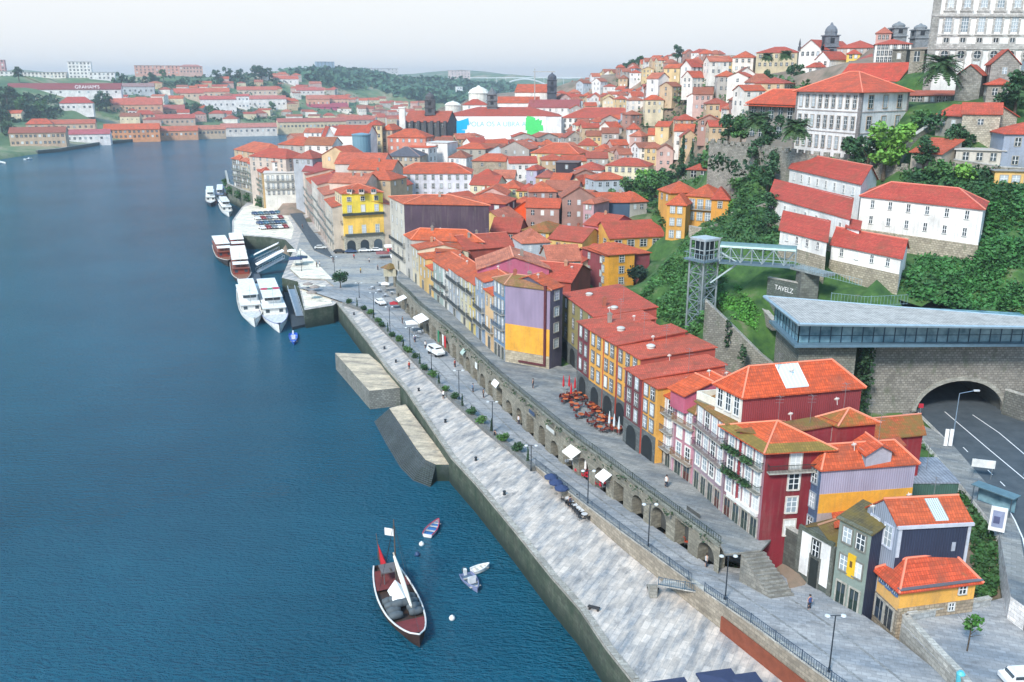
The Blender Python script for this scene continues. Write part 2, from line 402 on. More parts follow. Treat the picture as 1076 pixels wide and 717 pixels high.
def roof_geo(q, z1, kind, rh, o=.4):
 """returns (roof MB, wall tops function)"""
 b = MB(); e = offset_quad(q, o)
 A, B, Cc, D_ = [Vector((p.x, p.y, 0)) for p in e]
 def m(a, c, t=.5): return a + (c - a) * t
 t = .16
 def fin(tops, faces):
  v = [Vector((p.x, p.y, z)) for p, z in tops]; nv = len(v)
  fs = [f for f in faces]; low = [p - Vector((0, 0, t)) for p in v]
  edges = {}
  for f in faces:
   for i in range(len(f)):
    a_, b_ = f[i], f[(i + 1) % len(f)]; edges[(a_, b_)] = 1
  fs += [tuple(nv + k for k in f[::-1]) for f in faces]
  for (a_, b_) in edges:
   if (b_, a_) not in edges: fs.append((b_, a_, nv + a_, nv + b_))
  b.faces(v + low, fs)
 fw = (q[1] - q[0]).xy.length; dp = (q[3] - q[0]).xy.length
 ridges = []
 if kind == 'flat':
  fin([(A, z1 + .1), (B, z1 + .1), (Cc, z1 + .1), (D_, z1 + .1)], [(0, 1, 2, 3)])
 elif kind == 'shed':
  k = rh / dp; zl = z1 - k * o + .03; zh = z1 + rh + k * o + .03
  fin([(A, zl), (B, zl), (Cc, zh), (D_, zh)], [(0, 1, 2, 3)])
 elif kind in ('gable_f', 'gable_s'):
  half = (dp if kind == 'gable_f' else fw) / 2; k = rh / half; zl = z1 - k * o + .03; zr = z1 + rh + .03
  if kind == 'gable_f':
   r0, r1 = m(A, D_), m(B, Cc)
   fin([(A, zl), (B, zl), (Cc, zl), (D_, zl), (r0, zr), (r1, zr)], [(0, 1, 5, 4), (2, 3, 4, 5)])
  else:
   r0, r1 = m(A, B), m(D_, Cc)
   fin([(A, zl), (B, zl), (Cc, zl), (D_, zl), (r0, zr), (r1, zr)], [(3, 0, 4, 5), (1, 2, 5, 4)])
  ridges = [(r0, r1, zr, zr)]
 else:
  half = min(dp, fw) / 2; k = rh / half; zl = z1 - k * o + .03; zr = z1 + rh + .03
  if kind == 'pyr' or abs(dp - fw) < .8:
   c = (A + B + Cc + D_) / 4
   fin([(A, zl), (B, zl), (Cc, zl), (D_, zl), (c, zr)], [(0, 1, 4), (1, 2, 4), (2, 3, 4), (3, 0, 4)])
   ridges = [(p, c, zl, zr) for p in (A, B, Cc, D_)]
  elif fw >= dp:
   e0, e1 = m(A, D_), m(B, Cc); kk = .5 * dp / fw; r0, r1 = m(e0, e1, kk), m(e1, e0, kk)
   fin([(A, zl), (B, zl), (Cc, zl), (D_, zl), (r0, zr), (r1, zr)], [(0, 1, 5, 4), (1, 2, 5), (2, 3, 4, 5), (3, 0, 4)])
   ridges = [(r0, r1, zr, zr), (A, r0, zl, zr), (D_, r0, zl, zr), (B, r1, zl, zr), (Cc, r1, zl, zr)]
  else:
   e0, e1 = m(A, B), m(D_, Cc); kk = .5 * fw / dp; r0, r1 = m(e0, e1, kk), m(e1, e0, kk)
   fin([(A, zl), (B, zl), (Cc, zl), (D_, zl), (r0, zr), (r1, zr)], [(0, 1, 4), (1, 2, 5, 4), (2, 3, 5), (3, 0, 4, 5)])
   ridges = [(r0, r1, zr, zr), (A, r0, zl, zr), (B, r0, zl, zr), (Cc, r1, zl, zr), (D_, r1, zl, zr)]
 return b, ridges
REG = []         # (object, pixel, attributes) for labels worked out at the end
HOUSES = []      # footprints (x, y, r)
def chimney_mesh():
 def f():
  b = MB(); b.box(-.35, .35, -.3, .3, -1.2, 1.0); b.box(-.42, .42, -.37, .37, 1.0, 1.15); b.box(-.2, .2, -.15, .15, 1.15, 1.4, 1)
  return b.mesh('chimney', ['plaster', 'matte'])
 return cached('chim', f)
def dish_mesh():
 def f():
  b = MB(); b.lathe([(.02, 0), (.18, .04), (.3, .13), (.32, .15), (.29, .14), (.14, .06)], 10); b.tube((0, 0, .05), (.0, 0, .45), .02, n=4); b.tube((0, 0, 0), (0, .3, -.5), .03, n=4)
  return b.mesh('satellite_dish', ['paint'])
 return cached('dish', f)
def add_dish(roof, x, y, z):
 org = world_loc(roof)
 inst('satellite_dish', dish_mesh(), roof, Matrix.Translation(Vector((x, y, z)) - org) @ Matrix.Rotation(-.9, 4, 'X'), WHITE)
def dormer(roofobj, p, yaw, w=1.5, h=1.3, d=2.2, wall=WHITE, rc=None):
 """roof dormer at eave-side point p facing yaw (direction of -y rotated)"""
 org = world_loc(roofobj); M = Matrix.Translation(Vector(p) - org) @ Matrix.Rotation(yaw, 4, 'Z')
 b = MB(); b.box(-w / 2, w / 2, 0, d, -.6, h, 0); b.box(-w / 2 + .15, w / 2 - .15, -.05, 0, .1, h - .15, 1); b.box(-.04, .04, -.08, 0, .1, h - .15, 0)
 b.faces([(-w / 2 - .15, -.2, h), (w / 2 + .15, -.2, h), (w / 2 + .15, d, h), (-w / 2 - .15, d, h), (0, -.2, h + .45), (0, d, h + .45)], [(0, 4, 5, 3), (1, 2, 5, 4), (0, 1, 4), (3, 5, 2), (0, 3, 2, 1)], 2)
 o = inst('dormer', b.mesh('dormer', ['plaster', 'glass_dark', 'roof_tile_red']), roofobj, M, wall); return o
def house(name, label, q, z0, z1, roof='hip', rh=2.2, wall=WHITE, rc=K(214, 92, 48), wm='plaster', rm='roof_tile', sides={}, cat='house', group=None, over=.4, fascia=None, chim=0, ridgecap=True, attrs=None, z0s=None):
 """q = A (front left), B (front right), C, D seen from outside the front"""
 q = [Vector((p[0], p[1], 0)) for p in q]
 cx = sum(p.x for p in q) / 4; cy = sum(p.y for p in q) / 4
 root = thing(name, label, cat, (cx, cy, z0), group)
 HOUSES.append((cx, cy, max((q[0] - q[2]).length, (q[1] - q[3]).length) / 2))
 org = Vector((cx, cy, z0))
 groups = {}
 for i in range(4):
  a, b_ = q[i], q[(i + 1) % 4]; mt = sides.get(i, (wm, wall))
  mid = None
  if roof == 'gable_f' and i in (1, 3) or roof == 'gable_s' and i in (0, 2): mid = (a + b_) / 2
  za, zb = z1, z1
  if roof == 'shed':
   za = z1 if i in (0, 1) else z1 + rh; zb = z1 if i in (0, 3) else z1 + rh
  groups.setdefault(mt, []).append((i, a, b_, za, zb, mid))
 for k, (mt, fl) in enumerate(groups.items()):
  b = MB()
  for (i, a, b_, za, zb, mid) in fl:
   pts = [(a.x, a.y, z0), (b_.x, b_.y, z0), (b_.x, b_.y, zb)]
   if mid is not None: pts.append((mid.x, mid.y, z1 + rh))
   pts.append((a.x, a.y, za)); b.poly(pts)
  isf = any(f[0] == 0 for f in fl)
  b.build('wall' if (isf or len(groups) == 1) else 'side_wall', [mt[0]], root, mt[1])
 rb, ridges = roof_geo(q, z1, roof, rh, over)
 ro = rb.build('roof', [rm], root, rc)
 if ridgecap and ridges:
  rd = MB()
  for (a, c, za, zc) in ridges: rd.tube((a.x, a.y, za + .02), (c.x, c.y, zc + .02), .13, n=5)
  rd.build('ridge_cap', ['roof_ridge'], ro, rc)
 for k in range(chim):
  a = .2 + .6 * R(); c_ = .3 + .4 * R()
  p = q[0].lerp(q[1], a).lerp(q[3].lerp(q[2], a), c_)
  inst('chimney', chimney_mesh(), ro, Matrix.Translation(Vector((p.x, p.y, z1 + rh * .8)) - org), random.choice([K(176, 170, 160), K(150, 140, 130), K(170, 100, 78), K(196, 150, 120)]))
 root['_q'] = 0; del root['_q']
 root_info[root.name] = (q, z0, z1, ro)
 return root
root_info = {}
n = NT('paint_white'); n.base(K(232, 234, 234), .5)
n = NT('matte_stone'); n.base(n.ramp(n.noise(n.pos(), 2, 4), (.3, K(140, 138, 130)), (.7, K(182, 178, 168))), .9)
n = NT('roof_ridge'); n.base(n.mix(.45, n.col(), K(226, 170, 146)), .85)
n = NT('roof_tile_red'); n.base(n.ramp(n.noise(n.pos(), 2, 4), (.3, K(176, 70, 40)), (.7, K(214, 98, 60))), .85)
n = NT('letter_teal'); n.base(K(150, 206, 206), .8)
def lerp2(pl, t):
 """point at fraction t of a polyline of Vectors"""
 L = [(b - a).length for a, b in zip(pl[:-1], pl[1:])]; s = t * sum(L)
 for i, l in enumerate(L):
  if s <= l or i == len(L) - 1: return pl[i] + (pl[i + 1] - pl[i]) * min(1, s / l)
  s -= l
def plen(pl): return sum((b - a).length for a, b in zip(pl[:-1], pl[1:]))
def at_len(pl, s): return lerp2(pl, s / plen(pl))
def PL(px, z): return [P(u, v, z) for u, v in px]
def zroad(y):
 if y >= 200: return 5.6
 if y >= 130: return 5.3 + .3 * (y - 130) / 70
 if y >= 100: return 7.2 - 1.9 * (y - 100) / 30
 return 8.4 - 1.2 * (y - 75) / 25 if y > 75 else 8.4
def Proad(u, v):
 z = 6.5
 for _ in range(12): z = zroad(P(u, v, z).y)
 return P(u, v, z)
QZ = 5.0
w = MB(); w.poly([(-7000, -200, 0), (7000, -200, 0), (7000, 9000, 0), (-7000, 9000, 0)])
struct(w.build('water', ['water']))
qedge_px = [(700, 760), (665, 715), (637, 680), (610, 640), (580, 606), (540, 556), (500, 508), (474, 480), (426, 409), (405, 385), (387, 360), (354, 318)]
qedge = PL(qedge_px, QZ)
dock_px = [(350, 321), (320, 326), (313, 296), (296, 292), (302, 278), (309, 261), (300, 252), (284, 249.5), (244, 247), (244, 232), (254, 218), (262, 211), (250, 208), (238, 200), (236, 188)]
dock = PL(dock_px, QZ)
arc_px = [(416, 297), (430, 309), (440, 320), (480, 352), (520, 390), (560, 424), (600, 457), (640, 486), (680, 516), (720, 545), (757, 572)]
WZ = 11.5
arc = PL(arc_px, WZ)
hedge = [Proad(u, v) for u, v in [(362, 318), (383, 325), (418, 358), (453, 395), (480, 422), (513, 452), (540, 473), (563, 491)]]
rail = [Proad(u, v) for u, v in [(563, 491), (610, 528), (655, 562), (730, 616), (790, 658), (850, 702), (890, 731), (960, 790)]]
inner = [Vector((p.x + 4, p.y, 0)) for p in arc[::-1]]
n_ = mk_paving('paving_quay', K(212, 200, 188), K(140, 144, 148), 1.6, .8, .22, .41, .66, -1.1)
n_ = mk_paving('paving_road', K(172, 172, 172), K(134, 142, 150), .9, .5, .07, .4, .62, .3)
n_ = mk_paving('paving_walk', K(150, 150, 146), K(108, 116, 122), 1.0, .6, .1, .42, .6, .5)
n_ = mk_paving('paving_square', K(172, 168, 160), K(140, 146, 150), 1.0, .6, .05, .42, .6, 0)
mk_paving('paving_slip', K(216, 198, 170), K(160, 148, 132), 1.2, .7, .16, .42, .66, .2)
n_ = mk_paving('paving_pale', K(240, 230, 208), K(206, 200, 190), 1.6, .9, .08, .5, .7, .2)
def slab(name, pts, z, zb, mats, parent=None):
 b = MB(); tri = tessellate_polygon([[Vector((p[0], p[1], 0)) for p in pts]])
 for t in tri:
  a, c, d = [Vector((pts[k][0], pts[k][1], z)) for k in t]
  b.poly([a, c, d] if (c - a).cross(d - a).z > 0 else [a, d, c], 0)
 ar = sum(pts[i - 1][0] * pts[i][1] - pts[i][0] * pts[i - 1][1] for i in range(len(pts)))
 pp = pts if ar > 0 else pts[::-1]
 for i in range(len(pp)):
  a, c = pp[i - 1], pp[i]; b.poly([(a[0], a[1], zb), (c[0], c[1], zb), (c[0], c[1], z), (a[0], a[1], z)], 1)
 return b.build(name, mats, parent)
quay_poly = [p.xy for p in qedge] + [p.xy for p in dock] + [P(250, 205, QZ).xy + Vector((30, 0)), P(340, 230, QZ).xy] + [p.xy for p in arc[:1]] + [h.xy for h in hedge] + [(r_.x, r_.y) for r_ in rail[1:]]
struct(slab('quay', quay_poly, QZ, -3, ['paving_quay', 'quay_stone']))
b = MB()
for a, c in zip(qedge[:-1], qedge[1:]):
 L = (c - a).length; d = (c - a) / L; nrm = Vector((d.y, -d.x, 0)); k = int(L / 1.5)
 if nrm.x > 0: nrm = -nrm
 for i in range(k):
  p0 = a + d * (L * i / k + .02); p1 = a + d * (L * (i + 1) / k - .02); h = .1 + .1 * R()
  i0 = -nrm * .7; b.prism([(p0 + nrm * .1).xy, (p1 + nrm * .1).xy, (p1 + i0).xy, (p0 + i0).xy][::1 if d.cross(-nrm).z > 0 else -1], QZ - .3, QZ + h)
tag(b.build('kerb', ['masonry'], None, K(176, 172, 162)), kind='structure')
lefts = hedge + rail[1:]
rights_px = [(430, 318), (442, 338), (482, 372), (522, 408), (562, 440), (602, 472), (642, 503), (682, 533), (722, 560), (757, 582), (800, 592), (838, 607)]
aw = [Vector((p.x, p.y, 0)) for p in arc]
b = MB(); N = 60
ys = [250 - i * 3.4 for i in range(56)]
def x_at(pl, y):
 for a, c in zip(pl[:-1], pl[1:]):
  if min(a.y, c.y) <= y <= max(a.y, c.y): return a.x + (c.x - a.x) * (y - a.y) / (c.y - a.y)
 return pl[0].x + (pl[1].x - pl[0].x) * (y - pl[0].y) / (pl[1].y - pl[0].y) if y > pl[0].y else pl[-1].x + (pl[-1].x - pl[-2].x) * (y - pl[-1].y) / (pl[-1].y - pl[-2].y)
right_line = aw + [Proad(u, v) for u, v in [(800, 590), (838, 606), (905, 646), (945, 676), (1003, 724), (1050, 790)]]
rows = []
for y in ys:
 xl = x_at(lefts, y); xr = x_at(right_line, y) + .3
 rows.append([Vector((xl + (xr - xl) * k / 8, y, zroad(y) + .004)) for k in range(9)])
pts = [p for r_ in rows for p in r_]
b.faces(pts, [(i * 9 + k, (i + 1) * 9 + k, (i + 1) * 9 + k + 1, i * 9 + k + 1) for i in range(len(rows) - 1) for k in range(8)])
struct(b.build('road', ['paving_road']))
b = MB()
for off, wd in ((.28, .1), (.62, .12)):
 for y0, y1 in zip(ys[:-1], ys[1:]):
  if y0 < 62: continue
  def X(y, o):
   xl = x_at(lefts, y); xr = x_at(right_line, y)
   return xl + (xr - xl) * o
  q = [Vector((X(y0, off), y0, zroad(y0) + .012)), Vector((X(y1, off), y1, zroad(y1) + .012)), Vector((X(y1, off) + .35, y1, zroad(y1) + .012)), Vector((X(y0, off) + .35, y0, zroad(y0) + .012))]
  b.poly(q)
tag(b.build('kerb', ['masonry'], None, K(150, 152, 152)), kind='structure')
sq = [P(362, 318, 5.3), P(350, 300, 5.3), P(330, 285, 5.3), P(312, 262, 5.3), P(318, 238, 5.3), P(330, 240, 5.3), P(345, 262, 5.3), P(420, 258, 5.3), P(440, 300, 5.3), P(428, 318, 5.3)]
struct(slab('square', [p.xy for p in sq], 5.42, 4.9, ['paving_square', 'masonry']))
pw = [P(246, 246, 5), P(246, 232, 5), P(256, 218, 5), P(272, 213, 5), P(300, 222, 5), P(309, 240, 5), P(306, 252, 5), P(300, 250.5, 5), P(284, 248.5, 5)]
struct(slab('wharf', [p.xy for p in pw], 5.03, 4.9, ['paving_pale', 'masonry']))
pr = [P(315, 298, 5), P(342, 300, 5), P(349, 319, 5), P(321, 324, 5)]
struct(slab('pier', [p.xy for p in pr], 5.03, 4.9, ['paving_pale', 'masonry']))
pr = [P(315, 262, 5), P(330, 275, 5), P(350, 295, 5), P(316, 294, 5), P(305, 284, 5)]
struct(slab('pavement', [p.xy for p in pr], 5.45, 4.9, ['paving_pale', 'masonry']))
st = [P(300, 205, 6), P(312, 212, 6), P(324, 236, 6), P(345, 262, 6), P(352, 272, 6), P(330, 262, 6), P(316, 240, 6), P(303, 222, 6), P(285, 212, 6)]
struct(slab('street', [p.xy for p in st], 5.62, 4.9, ['asphalt', 'masonry']))
pt = PL([(352, 371), (387, 372), (405, 387), (425, 407), (388, 411)], 3.9)
struct(slab('slipway', [p.xy for p in pt], 3.9, -3, ['paving_slip', 'rubble']))
topL = PL([(409, 429), (424, 451), (438, 472), (447, 483), (458, 488)], 3.0); topR = PL([(426, 425), (473, 488)], 3.0); botL = PL([(393, 443), (406, 467), (421, 492), (434, 505), (452, 512)], 0.0)
b = MB(); NS = 12; body = [p.xy for p in topL + [topR[1], topR[0]]]
b.prism(body, -3, 2.95, 1); b.prism(body, 2.951, 3.0, 0)
for k in range(NS):
 f0, f1 = k / NS, (k + 1) / NS; zt = 3.0 * (1 - f1) + .05
 for i in range(len(topL) - 1):
  pa = [t_ + (o_ - t_) * f for f in (f1, f0) for t_, o_ in ((topL[i], botL[i]), (topL[i + 1], botL[i + 1]))]; q_ = [pa[0].xy, pa[1].xy, pa[3].xy, pa[2].xy]
  b.prism(q_, -3, zt - .06, 1); b.prism(q_, zt - .055, zt, 2)
struct(b.build('steps', ['paving_slip', 'quay_stone', 'masonry'])); bpy.data.objects['steps'].color = K(88, 96, 100)
bpy.data.objects['quay'].color = K(96, 104, 90); bpy.data.objects['slipway'].color = K(140, 142, 136)
for nm in ('square', 'wharf', 'pier', 'pavement', 'street'): bpy.data.objects[nm].color = K(170, 164, 152)
def wall_strip(name, label, line, zb, zt, th, mats, color, cat='wall', cope=True, side=1, copecol=None):
 b = MB(); cp = MB()
 for i in range(len(line) - 1):
  a, c = line[i], line[i + 1]; d = (c - a).xy.normalized(); nn = Vector((-d.y, d.x)) * side * th
  za, zc = (zt[i], zt[i + 1]) if hasattr(zt, '__len__') else (zt, zt); zba, zbc = (zb[i], zb[i + 1]) if hasattr(zb, '__len__') else (zb, zb)
  pts = [a.xy, c.xy, c.xy + nn, a.xy + nn]; zs0 = [zba, zbc, zbc, zba]; zs1 = [za, zc, zc, za]
  if side < 0: pts = pts[::-1]; zs0 = zs0[::-1]; zs1 = zs1[::-1]
  b.prism(pts, zs0, zs1)
  e = Vector((-d.y, d.x)) * side * .07
  pts = [a.xy - e, c.xy - e, c.xy + nn + e, a.xy + nn + e]; zz = [za, zc, zc, za]
  if side < 0: pts = pts[::-1]; zz = zz[::-1]
  cp.prism(pts, [z + .003 for z in zz], [z + .18 for z in zz])
 t = thing(name, label, cat, (line[0].x, line[0].y, 0))
 b.build('wall_body', mats, t, color)
 if cope: cp.build('coping', ['masonry'], t, copecol or K(190, 188, 180))
 return t
wall_strip('retaining_wall', 'long pale granite retaining wall below the blue railing of the street', rail, QZ - .2, [zroad(p.y) + .12 for p in rail], .5, ['masonry'], K(168, 158, 142))
def railing(name, label, line, h, sp, col, z0=None, cat='railing', bar=.028):
 b = MB(); bb = MB(); pp = MB()
 L = plen(line); k = max(2, int(L / sp)); d = .25
 for i in range(k + 1):
  p = at_len(line, L * i / k); (pp if i % 12 == 0 else b).tube(p, p + Vector((0, 0, h + (.12 if i % 12 == 0 else 0))), .06 if i % 12 == 0 else bar, n=4)
 for a, c in zip(line[:-1], line[1:]):
  for hh in (.12, h): bb.tube(a + Vector((0, 0, hh)), c + Vector((0, 0, hh)), .035, n=4)
 t = thing(name, label, cat, line[0])
 b.build('bars', ['metal'], t, col); bb.build('rail', ['metal'], t, col); pp.build('post', ['metal'], t, col)
 return t
BLUEG = K(72, 92, 112)
def up(pl, dz): return [p + Vector((0, 0, dz)) for p in pl]
cut = Proad(726, 614)
railing('street_railing', 'blue-grey street railing from the hedge to the gap at the quay steps', up([p for p in rail if p.y > cut.y + 1] + [cut], .3), 1.05, .3, BLUEG)
railing('street_railing', 'blue-grey street railing beside the rust-brown panel, near end of the street', up([Proad(740, 624)] + [p for p in rail if p.y < cut.y - 2], .3), 1.05, .3, BLUEG)
la, lb = P(692, 614, 7.0), P(731, 621, 7.25)
b = MB(); dd = (lb - la).xy.normalized(); nn = Vector((dd.y, -dd.x)) * .1
b.prism([la.xy, lb.xy, lb.xy + Vector((.9, 1.0)), la.xy + Vector((.9, 1.3))], [6.75, 7.0, 7.0, 6.75], [6.9, 7.15, 7.15, 6.9])
t = thing('landing', 'concrete stair landing jutting from the retaining wall above the quay', 'landing', la); b.build('landing_slab', ['masonry'], t, K(190, 188, 182))
st_ = MB()
for k in range(9): st_.box(la.x - .9 - k * .0, la.x - .05, la.y + .2 + k * .32, la.y + .52 + k * .32, QZ - .1, 6.9 - (k + 1) * .2 + .0)
st_.build('stair', ['masonry'], t, K(160, 158, 150))
railing('landing_railing', 'short blue railing round the stair landing on the quay wall', [la + Vector((0, 0, -.1)), lb + Vector((0, 0, -.1))], 1.0, .25, K(70, 104, 128))
ra, rb_ = P(745, 650, 6.6), P(812, 717, 6.6)
ra = Vector((x_at(rail, ra.y) - .25, ra.y, 0)); rb_ = Vector((x_at(rail, rb_.y - 6) - .25, rb_.y - 6, 0))
b = MB(); b.prism([(ra.x - .14, ra.y), (rb_.x - .14, rb_.y), (rb_.x, rb_.y), (ra.x, ra.y)], QZ - .1, QZ + 1.9, 0)
o = b.build('steel_panel', ['matte'], None, K(138, 74, 52), origin=(ra.x, ra.y, QZ)); tag(o, 'long rust-brown steel panel fixed along the foot of the quay wall', 'panel')
arcL = plen(arc); bay = 4.9; NB = int(arcL / bay); bay = arcL / NB
t = thing('arcade_wall', 'long stone arcade of shops and cellars carrying the upper walkway', 'arcade', (arc[5].x, arc[5].y, 6))
b = MB(); dk = MB(); cn = MB()
BAYS = []
for i in range(NB):
 a = at_len(arc, i * bay); c = at_len(arc, (i + 1) * bay); d = (c - a).xy; L = d.length; d.normalize(); inn = Vector((-d.y, d.x))   # arcade runs far -> near, inside on its left
 zb = min(zroad(a.y), zroad(c.y)) - .4; zg = zroad((a.y + c.y) / 2); top = WZ - .35
 avail = top - zg
 ow = 2.6 + (i * 7 % 5) * .18 if avail > 3.2 else 2.0
 oh = min(avail - .5, 3.7 - (i * 3 % 4) * .25); rad = ow / 2; arch = i % 3 != 1
 x0, x1 = L / 2 - ow / 2, L / 2 + ow / 2
 def W(s, z, o=0.0): q = a.xy + d * s + inn * o; return Vector((q.x, q.y, z))
 zs = zg + (oh - rad if arch else oh); arcpts = []
 if arch:
  for k in range(9):
   th = math.pi - math.pi * k / 8; arcpts.append((L / 2 + rad * math.cos(th), zs + rad * .9 * math.sin(th)))
 else: arcpts = [(x0, zs), (x1, zs)]
 b.poly([W(0, zb), W(x0, zb), W(x0, zs), W(0, zs)]); b.poly([W(x1, zb), W(L, zb), W(L, zs), W(x1, zs)])
 prof = [(0, zs)] + arcpts + [(L, zs)]
 for p0, p1 in zip(prof[:-1], prof[1:]):
  if abs(p1[0] - p0[0]) < 1e-6: continue
  b.poly([W(p0[0], p0[1]), W(p1[0], p1[1]), W(p1[0], top), W(p0[0], top)])
 hole = [(x0, zb)] + arcpts + [(x1, zb)]
 for p0, p1 in zip(hole[:-1], hole[1:]): b.poly([W(p0[0], p0[1], 0), W(p0[0], p0[1], 1.6), W(p1[0], p1[1], 1.6), W(p1[0], p1[1], 0)])
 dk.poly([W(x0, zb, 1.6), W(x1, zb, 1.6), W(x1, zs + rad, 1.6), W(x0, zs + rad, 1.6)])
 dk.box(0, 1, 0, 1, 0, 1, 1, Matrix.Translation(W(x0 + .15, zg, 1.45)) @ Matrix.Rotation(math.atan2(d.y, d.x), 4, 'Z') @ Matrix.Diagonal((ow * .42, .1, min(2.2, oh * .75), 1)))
 cn.prism([W(0, 0, -.2).xy, W(L, 0, -.2).xy, W(L, 0, .5).xy, W(0, 0, .5).xy], top, WZ + .05)
 BAYS.append((a, c, d, inn, zg, ow, oh))
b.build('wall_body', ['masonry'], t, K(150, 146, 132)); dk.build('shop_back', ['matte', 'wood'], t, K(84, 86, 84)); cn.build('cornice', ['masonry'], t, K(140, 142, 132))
railing('walkway_railing', 'dark green railing with creeper along the edge of the upper walkway', up([at_len(arc, arcL * k / 30) for k in range(31)], .05), .95, .45, K(60, 76, 66), bar=.035)
FR_px = [(412, 278), (430, 292), (470, 325), (519, 371), (531, 380), (577, 388), (590, 384), (605, 408), (655, 452), (690, 482), (726, 508), (758, 538), (797, 568), (800, 582)]
FR = PL(FR_px, WZ)
wk = [p.xy for p in arc] + [P(762, 582, WZ).xy, P(800, 578, WZ).xy] + [(p.x + 2.5, p.y + 1.5) for p in FR[:-1][::-1]]
struct(slab('walkway', wk, WZ, WZ - .3, ['paving_walk', 'masonry'])); bpy.data.objects['walkway'].color = K(150, 148, 140)
s0 = P(803, 577, WZ); s1 = s0.lerp(P(764, 582, WZ), .62)
b = MB(); dv = Vector((.55, -.83)); NS = 12; wv = (s1 - s0).xy
zend = zroad(86)
for k in range(NS):
 a = s0.xy + dv * (.42 * k); b.prism([a + wv, a + wv + dv * .42, a + dv * .42, a], zend - 1, WZ - (WZ - zend) * (k + 1) / NS)
t = thing('stone_steps', 'flight of stone steps from the walkway down to the street by the maroon house', 'steps', (s0.x, s0.y, zend)); b.build('treads', ['masonry'], t, K(150, 148, 140))
for p in arc: TP.append((p.x + 5, p.y, 4.0))
for p in FR: TP.append((p.x + 3, p.y + 1, 11.0))
for p in FR[:-2]: TP.append((p.x + 14, p.y + 4, 11.6))
for p in qedge + dock: TP.append((p.x + 10, p.y, 3.0))
for p in rail: TP.append((p.x + 4, p.y, 3.5))
for (u, v) in [(330, 285), (318, 238), (330, 240), (345, 262), (380, 262), (420, 270), (440, 300), (428, 318), (400, 300), (360, 290), (420, 262), (345, 250), (312, 205), (300, 215), (322, 228), (270, 230), (285, 222), (300, 240), (255, 228), (402, 262), (410, 275), (425, 290), (300, 205), (310, 215), (335, 255), (260, 205), (270, 208)]:
 p = P(u, v, 5); TP.append((p.x, p.y, 3.8)); TP.append((p.x + 3, p.y + 6, 3.9))
ORANGE = K(216, 92, 46); REDR = K(196, 80, 58); PINKR = K(206, 108, 88); DULL = K(176, 92, 62); BRT = K(226, 96, 40)
def perp(A, B, d):
 v = (B - A).xy.normalized(); return Vector((-v.y, v.x, 0)) * d
def quad(A, B, depth, dv=None):
 n_ = perp(A, B, depth) if dv is None else Vector((dv[0], dv[1], 0))
 return [A, B, B + n_, A + n_]
ROWG = 'houses in the riverside row above the arcade'
def FRu(u):
 for (a, c) in zip(FR_px[:-1], FR_px[1:]):
  if a[0] <= u <= c[0]:
   t = (u - a[0]) / (c[0] - a[0]); return P(u, a[1] + (c[1] - a[1]) * t, WZ)
def row(name, label, u0, u1, ev, rows, cols, wall, rc=ORANGE, roof='hip', rh=2.2, depth=12, sides=None, wm='plaster', balc=(), evx=None, near=True, pale=.6, ground=1, rm='roof_tile', w=.95, h=1.9, side_win=None, frame=STONE, dv=None, **kw):
 A, B = FRu(u0), FRu(u1)
 z1 = zat(B, evx or u1, ev)
 q = quad(A, B, depth, dv)
 r = house(name, label, q, WZ - .6, z1, roof, rh, wall, rc, wm, rm, sides or {}, group=ROWG, over=.3, **kw)
 put_windows(r, q[0], q[1], WZ, z1, rows, cols, w, h, near, pale, ground, balc, frame=frame, mar=.3)
 if side_win: put_windows(r, q[1], q[2], WZ, z1, *side_win, near=near, pale=pale)
 return r, q, z1
DVR = (9.5, -2.2)
PURP = K(88, 70, 84); LILAC = K(150, 132, 158)
r, q, z1 = row('terraced_house', 'house with tall dark plum end wall behind the red parasol on the square', 412, 427, 214, 5, 3, K(206, 200, 186), K(224, 104, 56), 'hip', 1.6, 20, {1: ('plaster', K(84, 68, 82))}, near=False, balc=(1, 2), chim=1, dv=(23, -3))
row('terraced_house', 'low house with wide bright orange hipped roof below the plum wall', 427, 434, 251, 3, 1, K(190, 186, 178), K(232, 102, 48), 'hip', 2.4, 18, near=False, chim=1, dv=(19, -4))
row('terraced_house', 'narrow cream house with dull orange roof, next down from the wide hipped roof', 434, 441, 262, 3, 2, K(206, 196, 170), K(214, 98, 60), 'gable_f', 1.6, 14, near=False, chim=1, dv=(13, -3))
row('terraced_house', 'narrow ochre house with small orange lean-to roof in the riverside row', 441, 449, 272, 3, 2, K(204, 170, 110), K(224, 98, 44), 'shed', 1.5, 8, near=False, dv=(9, -2))
row('terraced_house', 'low yellow house with broad orange roof facing the white awnings', 449, 456, 284, 2, 2, K(216, 178, 110), K(230, 96, 42), 'shed', 3.0, 9, near=False, dv=(9, -2))
row('terraced_house', 'mint balcony house with geranium pots, left of the tan chimney wall', 456, 466, 280, 4, 2, K(164, 182, 176), K(222, 98, 48), 'gable_f', 2, 12, balc=(1, 2), near=False, dv=DVR)
row('terraced_house', 'white house with pink laundry balcony beside the tan chimney wall', 466, 472, 284, 4, 1, K(214, 214, 208), K(214, 98, 56), 'gable_f', 2, 12, {1: ('plaster', K(176, 158, 132))}, balc=(1, 2), near=False, dv=DVR)
row('terraced_house', 'grey-blue house with long green balcony, right of the tan chimney wall', 472, 484, 289, 4, 3, K(168, 176, 184), K(222, 100, 50), 'gable_f', 2, 13, balc=(1, 3), dv=DVR)
row('terraced_house', 'cream house with yellow band and green balcony in the riverside row', 484, 493, 295, 4, 2, K(204, 198, 170), K(216, 92, 46), 'gable_f', 2, 13, balc=(1, 3), dv=DVR)
row('terraced_house', 'lemon yellow narrow house with white canopy on its roof terrace', 493, 500, 299, 4, 2, K(222, 200, 120), K(214, 96, 56), 'gable_f', 2, 12, balc=(1, 3), dv=DVR)
